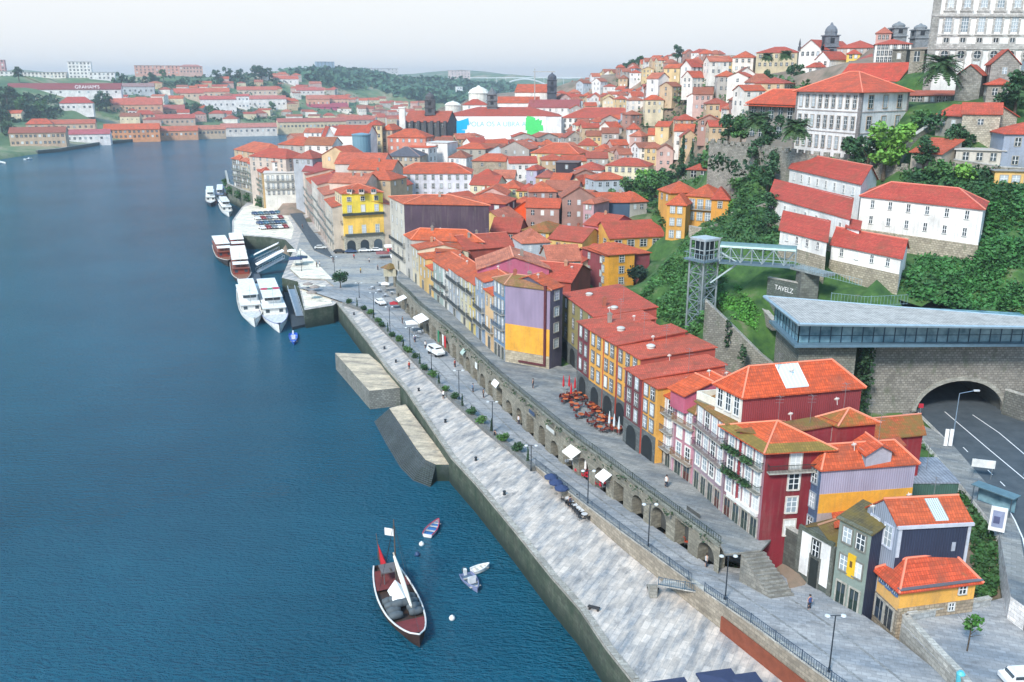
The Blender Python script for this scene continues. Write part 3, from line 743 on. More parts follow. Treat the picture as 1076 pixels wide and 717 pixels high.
row('terraced_house', 'pale blue narrow house three doors left of the lilac gable end', 500, 510, 296, 4, 2, K(160, 178, 198), K(226, 100, 46), 'gable_f', 1.4, 10, wm='azulejo', balc=(1, 2), dv=DVR)
row('terraced_house', 'low cream house with bright orange roof between two blue facades', 510, 519, 310, 3, 2, K(222, 186, 140), K(232, 94, 36), 'shed', 3.0, 8, balc=(1,), dv=DVR)
A, B, Cc = FRu(519), P(531, 380, WZ), P(577, 388, WZ)
zt = zat(B, 532, 298.5)
q = [A, B, Cc, A + (Cc - B)]
r = house('corner_house', 'tall blue-fronted house whose end wall is lilac above a yellow band', q, WZ - .6, zt, 'hip', 1.6, K(120, 152, 184), K(160, 112, 84), 'azulejo', 'roof_mossy', {1: ('cladding', K(158, 142, 168))}, group=ROWG, over=.25, chim=2)
put_windows(r, A, B, WZ, zt, 5, 3, .85, 1.9, True, .75, 3, (2, 3), K(52, 92, 124), mar=.25)
d = (Cc - B).xy.normalized(); nn = Vector((d.y, -d.x))
def wall_patch(root, name, mat, col, B, C_, s0, s1, z0, z1, out=.03, label=None):
 d = (C_ - B).xy.normalized(); n_ = Vector((d.y, -d.x)); b = MB()
 a, c = B.xy + d * s0, B.xy + d * s1
 b.prism([a + n_ * out, c + n_ * out, c - n_ * .05, a - n_ * .05], z0, z1)
 o = b.build(name, [mat], root, col)
 if label: o['label'] = label
 return o
LW = (Cc - B).xy.length; hh = zt - WZ
wall_patch(r, 'wall_band', 'plaster', K(236, 172, 62), B, Cc, 0, LW, WZ + hh * .16, WZ + hh * .5, .05, 'yellow painted band of the end wall')
wall_patch(r, 'wall_base', 'masonry', K(192, 180, 156), B, Cc, 0, LW, WZ - .6, WZ + hh * .16, .07, 'bare stone foot of the end wall')
wall_patch(r, 'duct', 'matte', K(96, 44, 50), B, Cc, LW - 1.1, LW - .65, WZ + .8, zt + .6, .35)
wall_patch(r, 'duct', 'matte', K(96, 44, 50), B, Cc, LW * .32, LW - .65, WZ + .45, WZ + .8, .34)
A2 = P(577.5, 388, WZ); B2 = P(590, 383, WZ); zt2 = zat(A2, 579, 304)
q = quad(A2, B2, 10)
r = house('terraced_house', 'dark purple-grey house with a single column of white windows, beside the lilac wall', q, WZ - .5, zt2, 'gable_f', 1.8, K(96, 90, 108), K(226, 96, 44), group=ROWG, over=.25)
put_windows(r, q[0], q[1], WZ, zt2, 5, 1, 1.3, 1.6, True, .8, None, skip=(0,))
def rel(name, label, pA, pB, zE, z0, depth=None, dv=None, roof='gable_f', rh=2, wall=WHITE, rc=ORANGE, rows=0, cols=0, sides={}, group='houses packed behind the riverside row', near=False, srows=0, scols=0, wm='plaster', rm='roof_tile', w=.9, h=1.5, pale=.5, over=.35, ground=None, balc=(), chim=0, frames=True, **kw):
 """house given by its two front eave corners in the photo and the eave height"""
 A, B = P(pA[0], pA[1], zE), P(pB[0], pB[1], zE)
 q = quad(A, B, depth, dv)
 r = house(name, label, q, z0, zE, roof, rh, wall, rc, wm, rm, sides, group=group, over=over, chim=chim, **kw)
 zb = z0 + .5
 if rows: put_windows(r, q[0], q[1], zb, zE, rows, cols, w, h, near, pale, ground, balc, frames=frames)
 if srows: put_windows(r, q[1], q[2], zb, zE, srows, scols, w, h, near, pale, frames=frames)
 return r, q
rel('terraced_house', 'house with long mauve-pink rear wall and stepped salmon roof behind the quay row', (502, 283), (577, 282), 25.0, 11, 12, roof='gable_s', rh=2.6, wall=K(196, 104, 132), rc=K(230, 138, 104), chim=1)
rel('terraced_house', 'small house with lilac side wall and orange roof amid the riverside roofs', (458, 264), (484, 264), 21.5, 11, 7, roof='shed', rh=.8, wall=K(158, 132, 168), rc=K(206, 98, 54))
rel('terraced_house', 'low red-roofed house tucked behind the wide orange hipped roof', (488, 262), (540, 258), 21.5, 11, 12, roof='gable_f', rh=2.6, wall=K(176, 84, 70), rc=K(198, 78, 58), chim=2)
rel('terraced_house', 'red-roofed house right of the mauve wall, with white dishes on top', (556, 292), (600, 296), 23.0, 11, 13, roof='gable_f', rh=2.4, wall=K(170, 78, 64), rc=K(208, 76, 52), chim=1)
YG = 'red-roofed houses behind the parasol terrace'
YEL = K(228, 168, 78); BRN = K(118, 52, 62)
dvY = (11.2, 3.5)
def yrow(label, uA, vA, uB, vB, zE, wall, cols, arch=True, rh=.9, rc=K(222, 88, 62), dv=dvY, rows=3, **kw):
 A, B = P(uA, vA, zE), P(uB, vB, zE); q = quad(A, B, 1, dv)
 r = house('terraced_house', label, q, WZ - .4, zE, 'shed', rh, wall, rc, 'plaster', 'roof_tile', {1: ('plaster', wall if uB > 690 else K(186, 84, 70))}, group=YG, over=.25, **kw)
 zf = WZ + 4.0
 if rows: put_windows(r, q[0], q[1], zf, zE, rows, cols, 1.0, 1.75, True, .55, None, frame=K(120, 116, 112), mar=.35)
 L = (B - A).xy.length
 wall_patch(r, 'arcade_front', 'masonry', K(104, 110, 110), A, B, 0, L, WZ - .3, zf - .1, .06)
 n_ = max(1, round(L / 4.2))
 for k in range(n_):
  s = L * (k + .5) / n_; ow = min(2.9, L / n_ - .6)
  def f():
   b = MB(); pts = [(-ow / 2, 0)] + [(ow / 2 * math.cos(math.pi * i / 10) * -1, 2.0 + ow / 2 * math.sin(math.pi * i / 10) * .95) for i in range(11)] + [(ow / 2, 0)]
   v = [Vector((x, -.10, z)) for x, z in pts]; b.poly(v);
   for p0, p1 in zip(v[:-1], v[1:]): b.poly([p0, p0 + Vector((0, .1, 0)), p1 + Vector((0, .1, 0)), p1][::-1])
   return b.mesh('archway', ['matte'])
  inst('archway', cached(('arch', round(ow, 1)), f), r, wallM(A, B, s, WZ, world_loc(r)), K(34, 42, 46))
 YR.append((r, q)); return r, q
YR = []
yrow('house with shaded olive front at the far end of the red-roofed terrace row', 591, 308, 625, 333, 24.0, K(150, 140, 92), 4, rc=K(216, 82, 58), chim=1)
yrow('narrow red-brown house with two window columns left of the yellow facades', 607.5, 337.5, 620, 346, 24.0, BRN, 2, chim=1)
yrow('left one of the two yellow arcade houses behind the parasol terrace', 620, 346, 634, 354.5, 24.1, YEL, 2, rh=.6, dv=(10, 3.1))
yrow('second yellow arcade house from the left behind the parasol terrace', 634, 354.5, 648, 362.5, 24.0, YEL, 2, rh=1.2, rc=K(212, 84, 62))
yrow('yellow arcade house half hidden by the second red-brown house', 648, 362.5, 673, 377, 23.8, YEL, 3, rh=.7, dv=(11.8, 3.6), rc=K(226, 92, 64))
yrow('red-brown house projecting forward with white-framed windows over an arch', 657.5, 387, 675, 398, 22.9, BRN, 2, rh=1.0, rc=K(222, 92, 66), dv=(12.4, 3.4))
yrow('yellow house with four framed windows over an arch, right of the second red-brown house', 675, 398, 691.5, 408, 22.7, YEL, 2, rh=.6, rc=K(228, 94, 60), dv=(11.4, 3.2))
def rooflight():
 def f():
  b = MB(); b.lathe([(.6, -.9), (.6, .1), (.7, .12), (.7, .22), (.45, .36), (.2, .42)], 12); return b.mesh('rooflight', ['paint'])
 return cached('rl', f)
for (rt, q_), s_, t_ in ((YR[0], .25, .33), (YR[0], .85, .4), (YR[2], .6, .38), (YR[4], .5, .3), (YR[6], .9, .42)):
 info = root_info[rt.name]; p = q_[0].lerp(q_[1], s_).lerp(q_[3].lerp(q_[2], s_), t_)
 z = info[2] + .8 * t_ + .2
 inst('rooflight', rooflight(), info[3], Matrix.Translation(Vector((p.x, p.y, z)) - world_loc(rt)), K(206, 204, 196))
NG = 'tall houses at the near end of the row'
MAR = K(140, 48, 58)
DVN = (15.0, 3.4)
def nrow(label, pa, pb, ev, rows, cols, wall, rc, roof, rh, dv, balc, balcol, sides=None, ground=2, w=1.05, h=2.0, frame=WHITE, pale=.8, rm='roof_tile', **kw):
 A, B = P(pa[0], pa[1], WZ), P(pb[0], pb[1], WZ); z1 = zat(B, ev[0], ev[1]); q = quad(A, B, 1, dv)
 r = house('terraced_house', label, q, WZ - .6, z1, roof, rh, wall, rc, 'plaster', rm, sides or {}, group=NG, over=.3, **kw)
 put_windows(r, q[0], q[1], WZ, z1, rows, cols, w, h, True, pale, ground, balc, balcol, frame, mar=.3)
 return r, q, z1
nrow('narrow pink house with bright orange roof, next to the yellow arcade houses', (690, 482), (706, 494), (711, 421), 4, 2, K(196, 168, 178), K(236, 92, 36), 'gable_f', 2.2, DVN, (1, 2, 3), K(92, 92, 100), {1: ('plaster', K(170, 80, 90))}, chim=1)
nrow('pink house with ochre balcony and mossy eaves in the near row', (706, 494), (727, 509), (730, 434), 4, 2, K(188, 132, 146), K(150, 108, 70), 'hip', 1.2, (9, 2), (1, 3), K(150, 108, 60), rm='roof_mossy')
r, q, z1 = nrow('mauve house with long glazed balconies below the white roof terrace', (727, 509), (758, 538), (765, 445), 4, 4, K(160, 140, 150), K(160, 110, 70), 'shed', .9, (3.6, .8), (2, 3), K(98, 66, 84), ground=4, rm='roof_mossy')
zP = 27.2
A, B, Cc = P(752.5, 401, zP), P(781, 415, zP), P(906, 404, zP)
A = B + (A - B).normalized() * 5.2
Aq = A
qd = [A, B, Cc, A + (Cc - B)]
r = house('penthouse_block', 'long block with white three-window front, maroon flank and bright orange roof', qd, WZ - .6, zP, 'hip', 2.6, K(226, 222, 212), K(236, 90, 34), 'plaster', 'roof_tile', {1: ('cladding', K(150, 62, 66)), 2: ('plaster', K(170, 76, 72))}, group=NG, over=.35)
put_windows(r, A, B, zP - 3.4, zP, 1, 3, 1.1, 2.4, True, .5, None, mar=.2, frame=WHITE)
ro = root_info[r.name][3]
def slope_panel(ro, q, z1, rh, s0, s1, t0, t1, mats, name='rooflight', color=WHITE, lift=.12):
 half = (q[3] - q[0]).xy.length / 2
 def pt(s, t):   # on the slope over edge B->C (side 1): s along B->C, t from eave to ridge
  half_ = (q[1] - q[0]).xy.length / 2
  p = q[1].lerp(q[2], s); d = (q[0] - q[1]).xy.normalized(); p2 = p.xy + d * half_ * t
  return Vector((p2.x, p2.y, z1 + rh * t + lift))
 b = MB(); v = [pt(s0, t0), pt(s1, t0), pt(s1, t1), pt(s0, t1)]
 lo = [p - Vector((0, 0, .3)) for p in v]
 b.faces(v + lo, [(0, 1, 2, 3), (0, 4, 5, 1), (1, 5, 6, 2), (2, 6, 7, 3), (3, 7, 4, 0)])
 k = 6
 for i in range(k + 1):
  s = s0 + (s1 - s0) * i / k; b.tube(pt(s, t0) + Vector((0, 0, .03)), pt(s, t1) + Vector((0, 0, .03)), .04, n=4, mi=1)
 return b.build(name, mats, ro, color)
slope_panel(ro, qd, zP, 2.6, .36, .55, .08, .95, ['skylight_glass', 'paint'])
t = thing('roof_terrace', 'white-edged roof terrace in front of the three-window penthouse', 'terrace', (q[0].x, q[0].y, z1))
b = MB(); o2 = perp(q[0], q[1], 1)
pa, pb = q[0] + o2 * .6, q[1] + o2 * .6
zt_ = z1 + 1.3
A_, B_ = P(733, 411.5, zt_), P(779, 431, zt_); dB = o2 * 3.6
for (x, y) in ((A_, B_), (A_, A_ + dB), (B_, B_ + dB)):
 d = (y - x).xy.normalized(); nn = Vector((-d.y, d.x)) * .2
 b.prism([x.xy, y.xy, y.xy + nn, x.xy + nn], zt_ - 1.1, zt_)
b.build('parapet', ['plaster'], t, K(230, 224, 208))
b = MB(); b.prism([A_.xy, B_.xy, (B_ + dB).xy, (A_ + dB).xy], WZ + 6, zt_ - 1.0); b.build('terrace_floor', ['matte'], t, K(150, 146, 132))
rel('attic_house', 'small pink attic storey with two white windows and orange roof left of the roof terrace', (705, 407), (720, 414.5), 23.7, 21.0, 1, dv=(7, 1.4), roof='gable_f', rh=1.6, wall=K(190, 96, 120), rc=K(234, 96, 40), sides={1: ('plaster', K(190, 96, 120))}, group=NG, rows=0, srows=0)
A, B = P(758, 538, WZ), P(797, 568, WZ); zc = zat(B, 808, 471); Cc = P(836, 565.5, WZ)
Cc = B + (Cc - B).xy.normalized().to_3d() * 7.2
qc = [A, B, Cc, A + (Cc - B)]
r = house('corner_house', 'maroon corner house with mossy hipped roof, planted balconies and a white shop front', qc, WZ - 4.5, zc, 'hip', 1.7, K(150, 116, 126), K(232, 96, 40), 'plaster', 'roof_tile', {1: ('plaster', K(132, 34, 46)), 2: ('plaster', MAR), 3: ('plaster', MAR)}, group=NG, over=.75)
put_windows(r, A, B, WZ, zc, 4, 4, 1.15, 2.1, True, .85, 4, (2, 3), K(40, 66, 56), WHITE, mar=.25)
put_windows(r, B, Cc, WZ, zc, 4, 1, 1.3, 1.9, True, .8, None, (3,), K(40, 60, 56), K(214, 206, 196), mar=1.0)
org = world_loc(r); L = (B - A).xy.length
o = wall_patch(r, 'shop_sign', 'paint', K(236, 234, 228), A, B, L * .15, L * .93, WZ + 2.75, WZ + 3.25, .3)
ro = root_info[r.name][3]
b = MB(); e0 = offset_quad(qc, .78); e1 = offset_quad(qc, -.5)
k_ = 1.7 / (min(7.2, L) / 2)
for i in range(3 if False else 2):
 j = (i + 1) % 4
 b.poly([(e0[i].x, e0[i].y, zc - k_ * .78 + .06), (e0[j].x, e0[j].y, zc - k_ * .78 + .06), (e1[j].x, e1[j].y, zc + k_ * .5 + .06), (e1[i].x, e1[i].y, zc + k_ * .5 + .06)])
b.build('moss', ['roof_mossy'], ro, K(150, 122, 60))
def leaf_blob(pts, n, s, seed=1):
 rr = random.Random(seed); b = MB()
 for _ in range(n):
  c, rad = rr.choice(pts);
  while True:
   d = Vector((rr.uniform(-1, 1), rr.uniform(-1, 1), rr.uniform(-1, 1)))
   if d.length < 1: break
  p = c + Vector((d.x * rad[0], d.y * rad[1], d.z * rad[2]))
  u = Vector((rr.uniform(-1, 1), rr.uniform(-1, 1), rr.uniform(-.6, .6))).normalized(); v = u.cross(Vector((rr.uniform(-1, 1), rr.uniform(-1, 1), rr.uniform(-1, 1)))).normalized()
  q = s * rr.uniform(.6, 1.4); b.poly([p - u * q, p + v * q * .7, p + u * q, p - v * q * .7])
 return b
for rr_ in (2, 3):
 z = WZ + (zc - WZ) / 4 * rr_ + .5; dd = (B - A).xy.normalized(); n_ = Vector((dd.y, -dd.x))
 pts = [(Vector((A.x + dd.x * s + n_.x * .8, A.y + dd.y * s + n_.y * .8, z)), (.6, .6, .4)) for s in [1 + i * .9 for i in range(int(L - 1)) if i != 3]]
 leaf_blob(pts, 170, .22, rr_).build('balcony_plants', ['leaf'], r, K(50, 84, 44))
rel('rear_block', 'small maroon tower with pyramid orange roof and two white windows behind the corner house', (862, 437), (881, 444.5), 24.8, 14, 1, dv=(4.8, 1.0), roof='pyr', rh=1.2, wall=K(150, 40, 48), rc=K(206, 94, 52), rm='roof_mossy', group=NG, srows=0, rows=3, cols=1, w=1.1, h=1.5, pale=1)
rel('rear_block', 'low maroon annexe with dull orange roof stepping down behind the small tower', (842, 476), (846, 483), 21.0, 8, 1, dv=(12.5, 3), roof='shed', rh=.6, wall=K(140, 36, 46), rc=K(206, 92, 48), group=NG)
rel('rear_block', 'maroon rear wing with two-tier clay roof beside the grass bank', (880, 447), (890, 462), 20.5, 8, 1, dv=(10.5, 2.4), roof='gable_s', rh=1.5, wall=K(150, 42, 50), rc=K(190, 84, 52), rm='roof_mossy', group=NG)
rel('rear_block', 'flat mossy rear roof with dark rooflights above the maroon corner house', (778, 452), (806, 457), 23.6, 14, 1, dv=(12, 2.0), roof='shed', rh=1.2, wall=MAR, rc=K(150, 90, 62), rm='roof_mossy', group=NG)
SG = 'small houses on the quay street at the bottom right'
def Zr(u, v): return zroad(Proad(u, v).y)
zE = 21.2
A, B, Cc = P(843, 478, zE), P(864, 491, zE), P(963, 484, zE)
qd = [A, B, Cc, A + (Cc - B)]
r = house('corner_house', 'slate-blue house with lilac flank above a yellow band and two-tone orange roof', qd, 7, zE, 'hip', 1.9, K(86, 110, 140), K(226, 94, 44), 'azulejo', 'roof_tile', {1: ('cladding', K(176, 168, 188)), 2: ('plaster', K(170, 160, 172))}, group=SG, over=.3)
put_windows(r, A, B, 9, zE, 4, 2, .95, 1.7, True, .5, None, frame=K(150, 160, 170), skip=(0,), mar=.3)
LW = (Cc - B).xy.length; wall_patch(r, 'wall_band', 'plaster', K(232, 168, 58), B, Cc, .02, LW, 15.4, 17.8, .05, 'yellow band of the flank wall')
wall_patch(r, 'lower_wall', 'plaster', K(176, 160, 160), B, Cc, .02, LW, 8, 15.4, .05)
ro = root_info[r.name][3]
rel('dormer_house', 'blue-white roof dormer with its own orange gable on the lilac-flanked house', (897, 465), (911, 476), 22.7, 21, 1, dv=(3.2, .8), roof='gable_f', rh=.9, wall=K(150, 172, 196), rc=K(232, 92, 44), group=SG, sides={1: ('plaster', K(196, 192, 204))}, rows=1, cols=2, w=.9, h=1.3, pale=1)
A, B = P(946, 506, 14.6), P(1008, 506, 14.6); Cc, D_ = P(985, 476, 15.2), P(944, 476, 15.2)
r = house('shed', 'low green-walled shed with wide grey sheet-metal roof beside the tunnel road', [A, B, Cc, D_], 9, 14.4, 'flat', .2, K(70, 104, 92), K(150, 158, 170), 'cladding', 'tin_roof', group=SG, over=.15)
zg = Zr(840, 607); A, B = P(836, 606, zg), P(871, 628, zg); zt_ = zat(B, 880, 574)
q = quad(A, B, 10)
r = house('chapel', 'little white chapel front with dark stone portal and window, mossy parapet', q, zg - 1, zt_, 'gable_s', 1.4, K(96, 104, 98), K(120, 96, 62), 'masonry', 'roof_mossy', {}, group=None, over=.1)
L = (B - A).xy.length; org = world_loc(r)
def wp(s0, s1, z0, z1, out, nm, mat, col): return wall_patch(r, nm, mat, col, A, B, s0, s1, z0, z1, out)
hz = zt_ - zg
wp(L * .06, L * .36, zg + .9, zg + hz * .98, .06, 'white_panel', 'plaster', K(244, 244, 242)); wp(L * .66, L * .96, zg + .9, zg + hz * .98, .06, 'white_panel', 'plaster', K(244, 244, 242))
wp(L * .36, L * .66, zg + hz * .52, zg + hz * .98, .06, 'white_panel', 'plaster', K(244, 244, 242))
wp(0, L, zg + hz * .985, zg + hz * 1.06, .25, 'cornice', 'masonry', K(92, 100, 88))
wall_patch(r, 'portal', 'masonry', K(120, 122, 116), A, B, L * .34, L * .68, zg, zg + 4.0, .1); wall_patch(r, 'door', 'wood', K(40, 48, 48), A, B, L * .39, L * .63, zg, zg + 3.6, .14)
o = inst('window', win_frame(1.0, 1.9, 'stone'), r, wallM(A, B, L * .51, zg + hz * .62, org, .06), K(88, 92, 90)); inst('pane', win_pane(1.0, 1.9, False), o)
for s in (.02, .98): wp(L * s - .25, L * s + .25, zg, zg + hz, .16, 'pilaster', 'masonry', K(112, 116, 108))
wall_strip('passage_wall', 'dark stone wall with an arched passage between maroon house and white chapel', [P(812, 588, 8), P(836, 603, 8)], 6, 13, .5, ['masonry'], K(96, 98, 92))
zg = Zr(875, 628); A, B = P(873, 629, zg), P(905, 648, zg); zt_ = zat(B, 919, 560)
q = quad(A, B, 3.6)
r = house('terraced_house', 'grey-green house with a yellow board between its windows and two dark doors', q, zg - 1, zt_, 'shed', .9, K(132, 146, 138), K(96, 90, 66), 'plaster', 'roof_mossy', {1: ('cladding', K(46, 56, 80))}, group=SG, over=.3)
put_windows(r, A, B, zg, zt_, 3, 2, 1.15, 1.8, True, .9, 2, frame=K(128, 128, 120), mar=.3, doorcol=K(38, 58, 54))
L = (B - A).xy.length; fh = (zt_ - zg) / 3
wall_patch(r, 'yellow_board', 'paint', K(236, 190, 40), A, B, L * .4, L * .64, zg + fh * 1.15, zg + fh * 1.95, .14)
wall_patch(r, 'board_print', 'paint', K(110, 84, 40), A, B, L * .48, L * .56, zg + fh * 1.5, zg + fh * 1.72, .16)
wall_patch(r, 'cornice', 'masonry', K(120, 122, 104), A, B, -.1, L + .1, zt_ - .1, zt_ + .12, .35)
rel('rear_block', 'orange-roofed rear wing between the grey-green house and the lilac flank', (876, 533), (880, 552), 15.4, 7, 1, dv=(6.0, 1.2), roof='shed', rh=.5, wall=K(176, 72, 62), rc=K(222, 92, 46), group=SG)
zE = 19.2
B, Cc = P(943, 560, zE), P(1021, 549, zE); B = P(945, 553, zE); A = B + Vector((-.35, 1, 0)).normalized() * 4.6
qd = [A, B, Cc, A + (Cc - B)]
r = house('corner_house', 'tall navy-clad house with orange roof, white eaves and a framed gable dormer', qd, 8, zE, 'gable_s', 2.0, K(150, 160, 176), K(222, 96, 48), 'cladding', 'roof_tile', {1: ('cladding', K(46, 56, 80)), 2: ('cladding', K(60, 70, 90))}, group=SG, over=.2)
put_windows(r, A, B, zE - 3.6, zE, 1, 2, 1.1, 2.3, True, 1, None, frame=K(196, 204, 220), mar=.25)
LW = (Cc - B).xy.length; zb_ = zE
wall_patch(r, 'eave_board', 'paint', K(202, 206, 216), B, Cc, -.2, LW + .2, zE - .3, zE + .02, .25)
wall_patch(r, 'corner_board', 'paint', K(196, 202, 212), B, Cc, LW - .3, LW, 9, zE - .32, .1); wall_patch(r, 'corner_board', 'paint', K(196, 202, 212), B, Cc, 0, .35, zE - 3.6, zE - .32, .1)
wall_patch(r, 'vent', 'paint', K(170, 178, 190), B, Cc, LW * .77, LW * .82, zE - 3.2, zE - 2.2, .08)
slope_panel(root_info[r.name][3], qd, zE, 2.0, .52, .7, .1, .9, ['skylight_glass', 'paint'], color=K(150, 156, 150))
zE = 13.6
B, Cc = P(946, 619, zE), P(1033, 608, zE); A = P(918, 594, zE)
qd = [A, B, Cc, A + (Cc - B)]
qd = [Vector((p.x, p.y, 0)) for p in offset_quad([Vector((p.x, p.y, 0)) for p in qd], -.4)]
zg = 8.1
r = house('cottage', 'small yellow house on a stone base with bright orange hipped roof', qd, zg - 1, zE, 'hip', 1.9, K(226, 176, 104), K(232, 84, 42), 'plaster', 'roof_tile', {1: ('plaster', K(238, 178, 84)), 2: ('plaster', K(220, 168, 90))}, group=SG, over=.5)
A, B, Cc = qd[0], qd[1], qd[2]; LF, LW = (B - A).xy.length, (Cc - B).xy.length
wall_patch(r, 'wall_base', 'rubble', K(176, 160, 138), B, Cc, -.05, LW, zg - 1, zE - 2.6, .1, 'stone lower storey of the yellow house')
wall_patch(r, 'wall_base', 'rubble', K(150, 140, 124), A, B, 0, LF + .1, zg - 1, zE - 2.9, .1)
wall_patch(r, 'gutter', 'metal', K(120, 130, 140), B, Cc, -.4, LW + .4, zE - .22, zE - .1, .5)
for s, z, w_, h_ in ((LW * .82, zE - 1.7, .9, 1.0), (LW * .18, zg + 1.2, 1.0, 1.2), (LW * .7, zg + 2.0, .7, .8)):
 o = inst('window', win_frame(w_, h_, 'slim'), r, wallM(B, Cc, s, z, world_loc(r), .1), K(200, 200, 196)); inst('pane', win_pane(w_, h_, False), o)
put_windows(r, A, B, zE - 1.5, zE - .2, 1, 3, 1.4, 1.0, True, .2, None, frame=K(90, 120, 160), mar=.2)
inst('door', door_mesh(1.5, 2.4), r, wallM(A, B, LF * .3, zg - .1, world_loc(r), .1), K(52, 66, 84)); inst('door', door_mesh(1.5, 2.4), r, wallM(A, B, LF * .68, zg - .1, world_loc(r), .1), K(60, 64, 70))
ta, tb, tc = P(946, 664, 8.6), P(1004, 724, 8.6), P(1052, 640, 9.0)
ter = [P(946, 664, 8.6), P(1000, 720, 8.6), P(1030, 760, 8.6), P(1130, 760, 8.6), P(1130, 640, 8.6), P(1060, 634, 8.6)]
struct(slab('terrace', [p.xy for p in ter], 9.5, 6, ['paving_road', 'masonry'])); bpy.data.objects['terrace'].color = K(170, 168, 160)
wall_strip('parapet_wall', 'low pale granite wall along the paved terrace at the bottom right corner', [P(946, 662, 8.6), P(1002, 722, 8.6), P(1030, 760, 8.6)], 6, 10.3, .55, ['masonry'], K(186, 184, 176))
wall_strip('parapet_wall', 'low granite wall between the yellow cottage and the paved terrace', [P(950, 659, 9), P(1040, 641, 9)], 6, 10.3, .4, ['masonry'], K(178, 182, 182), side=1)
for (u, v) in [(800, 590), (838, 606), (870, 627), (905, 646), (945, 676)]:
 p = Proad(u, v)
 for k in (1, 4, 8, 12): TP.append((p.x + k, p.y + k * .3, 6.4))
for p in ter: TP.append((p.x, p.y, 8.0))
for (u, v, z) in [(900, 560, 7.5), (960, 560, 8), (930, 600, 7.5), (990, 620, 8), (860, 560, 7.5), (1000, 520, 9), (930, 480, 11), (960, 450, 11.3), (900, 440, 11.5), (800, 400, 11.5), (740, 380, 11.8), (1020, 600, 9.0)]:
 p = P(u, v, z); TP.append((p.x, p.y, z))
def tp(u, v, d): p = D(u, v, d); TP.append((p.x, p.y, p.z)); return p
for a in [(690, 335, 190), (700, 300, 195), (690, 270, 215), (720, 265, 205), (745, 240, 215), (770, 215, 225), (800, 180, 235), (765, 320, 157), (790, 350, 154), (780, 300, 166), (800, 290, 162), (850, 305, 152), (900, 310, 147), (1000, 300, 141), (1050, 300, 136), (1060, 240, 150),
  (1060, 190, 166), (960, 168, 190), (1050, 165, 180), (1000, 130, 205), (1050, 112, 215), (960, 100, 225), (1040, 82, 228), (1025, 78, 262), (760, 170, 240), (740, 190, 245), (700, 200, 262), (665, 215, 270), (850, 150, 214), (900, 150, 205), (800, 150, 225), (930, 280, 141), (860, 280, 147), (1090, 260, 140), (1120, 200, 160), (1120, 320, 134), (760, 260, 190), (830, 230, 185), (800, 250, 178)]: tp(*a)
for x in range(52, 130, 4):
 for y, z in ((104, 11.2), (112, 11.2), (120, 11.2), (126, 11.2), (130, 11.2), (134, 11.2)): TP.append((x, y, z))
 TP.append((x, 139.5, 26.5 + max(0, (x - 75) * .08)))
for p in [P(1071, 560, 11.8), P(1036, 508, 11.8), P(1000, 468, 11.8), P(1076, 620, 11.5), P(1120, 640, 11.8), P(1090, 560, 11.8)]: TP.append((p.x, p.y, 11.6))
RZ = 12.0
rd = [(958, 426), (1000, 467), (1036, 508), (1056, 528), (1071, 560), (1078, 600), (1079, 650), (1300, 650), (1300, 480), (1052, 426)]
struct(slab('tunnel_road', [P(u, v, RZ).xy for u, v in rd], RZ, RZ - .6, ['asphalt', 'masonry']))
pv = [(950, 440), (980, 452), (1000, 467), (1036, 508), (1056, 528), (1071, 560), (1078, 600), (1079, 640), (1062, 628), (1050, 560), (1030, 535), (1010, 510), (985, 480)]
struct(slab('pavement', [P(u, v, RZ).xy for u, v in pv], RZ + .1, RZ - 3, ['paving_walk', 'masonry']));
def strip(name, pts, w, mat='paint_white'):
 b = MB()
 for a, c in zip(pts[:-1], pts[1:]):
  d = (c - a).xy.normalized(); nn = Vector((-d.y, d.x, 0)) * w / 2; b.poly([a - nn, c - nn, c + nn, a + nn])
 return b.build(name, [mat])
for pl in ([(978, 420), (1000, 439), (1040, 473), (1076, 503), (1120, 545)], [(1022, 436), (1050, 455), (1076, 477), (1110, 500)], [(1056, 530), (1066, 546), (1075, 566), (1082, 600), (1083, 640)]):
 tag(strip('road_marking', PL(pl, RZ + .012), .16), kind='structure')
for k in range(7):
 a, c = P(1012 + k * 13, 470 + k * 12, RZ + .012), P(1017 + k * 13, 475 + k * 12, RZ + .012); tag(strip('road_marking', [a, c], .14), kind='structure')
YW = 132.6; xl = D(918, 356, YW).x; xr = 112.0; zt = 24.6
cxA, hw, hA = (D(962, 432, YW).x + D(1053, 432, YW).x) / 2, (D(1053, 432, YW).x - D(962, 432, YW).x) / 2, D(1008, 400, YW).z - 11.9
b = MB(); vs = MB(); inn = MB(); zb = 11
arch = [(cxA - hw * math.cos(math.pi * k / 20), 11.9 + hA * math.sin(math.pi * k / 20)) for k in range(21)]
def Wp(x, z, y=YW): return Vector((x, y, z))
b.poly([Wp(xl, zb), Wp(cxA - hw, zb), Wp(cxA - hw, 11.9), Wp(xl, 11.9)]); b.poly([Wp(cxA + hw, zb), Wp(xr, zb), Wp(xr, 11.9), Wp(cxA + hw, 11.9)])
for p0, p1 in zip([(xl, 11.9)] + arch, arch + [(xr, 11.9)]):
 if p1[0] - p0[0] > 1e-4: b.poly([Wp(*p0), Wp(*p1), Wp(p1[0], zt), Wp(p0[0], zt)])
b.prism([(xl, YW + .01), (xr, YW + .01), (xr, YW + 1.2), (xl, YW + 1.2)], zt - .1, zt + .5)
b.poly([Wp(xl, zb, YW + 10), Wp(xl, zb), Wp(xl, zt), Wp(xl, zt, YW + 10)])
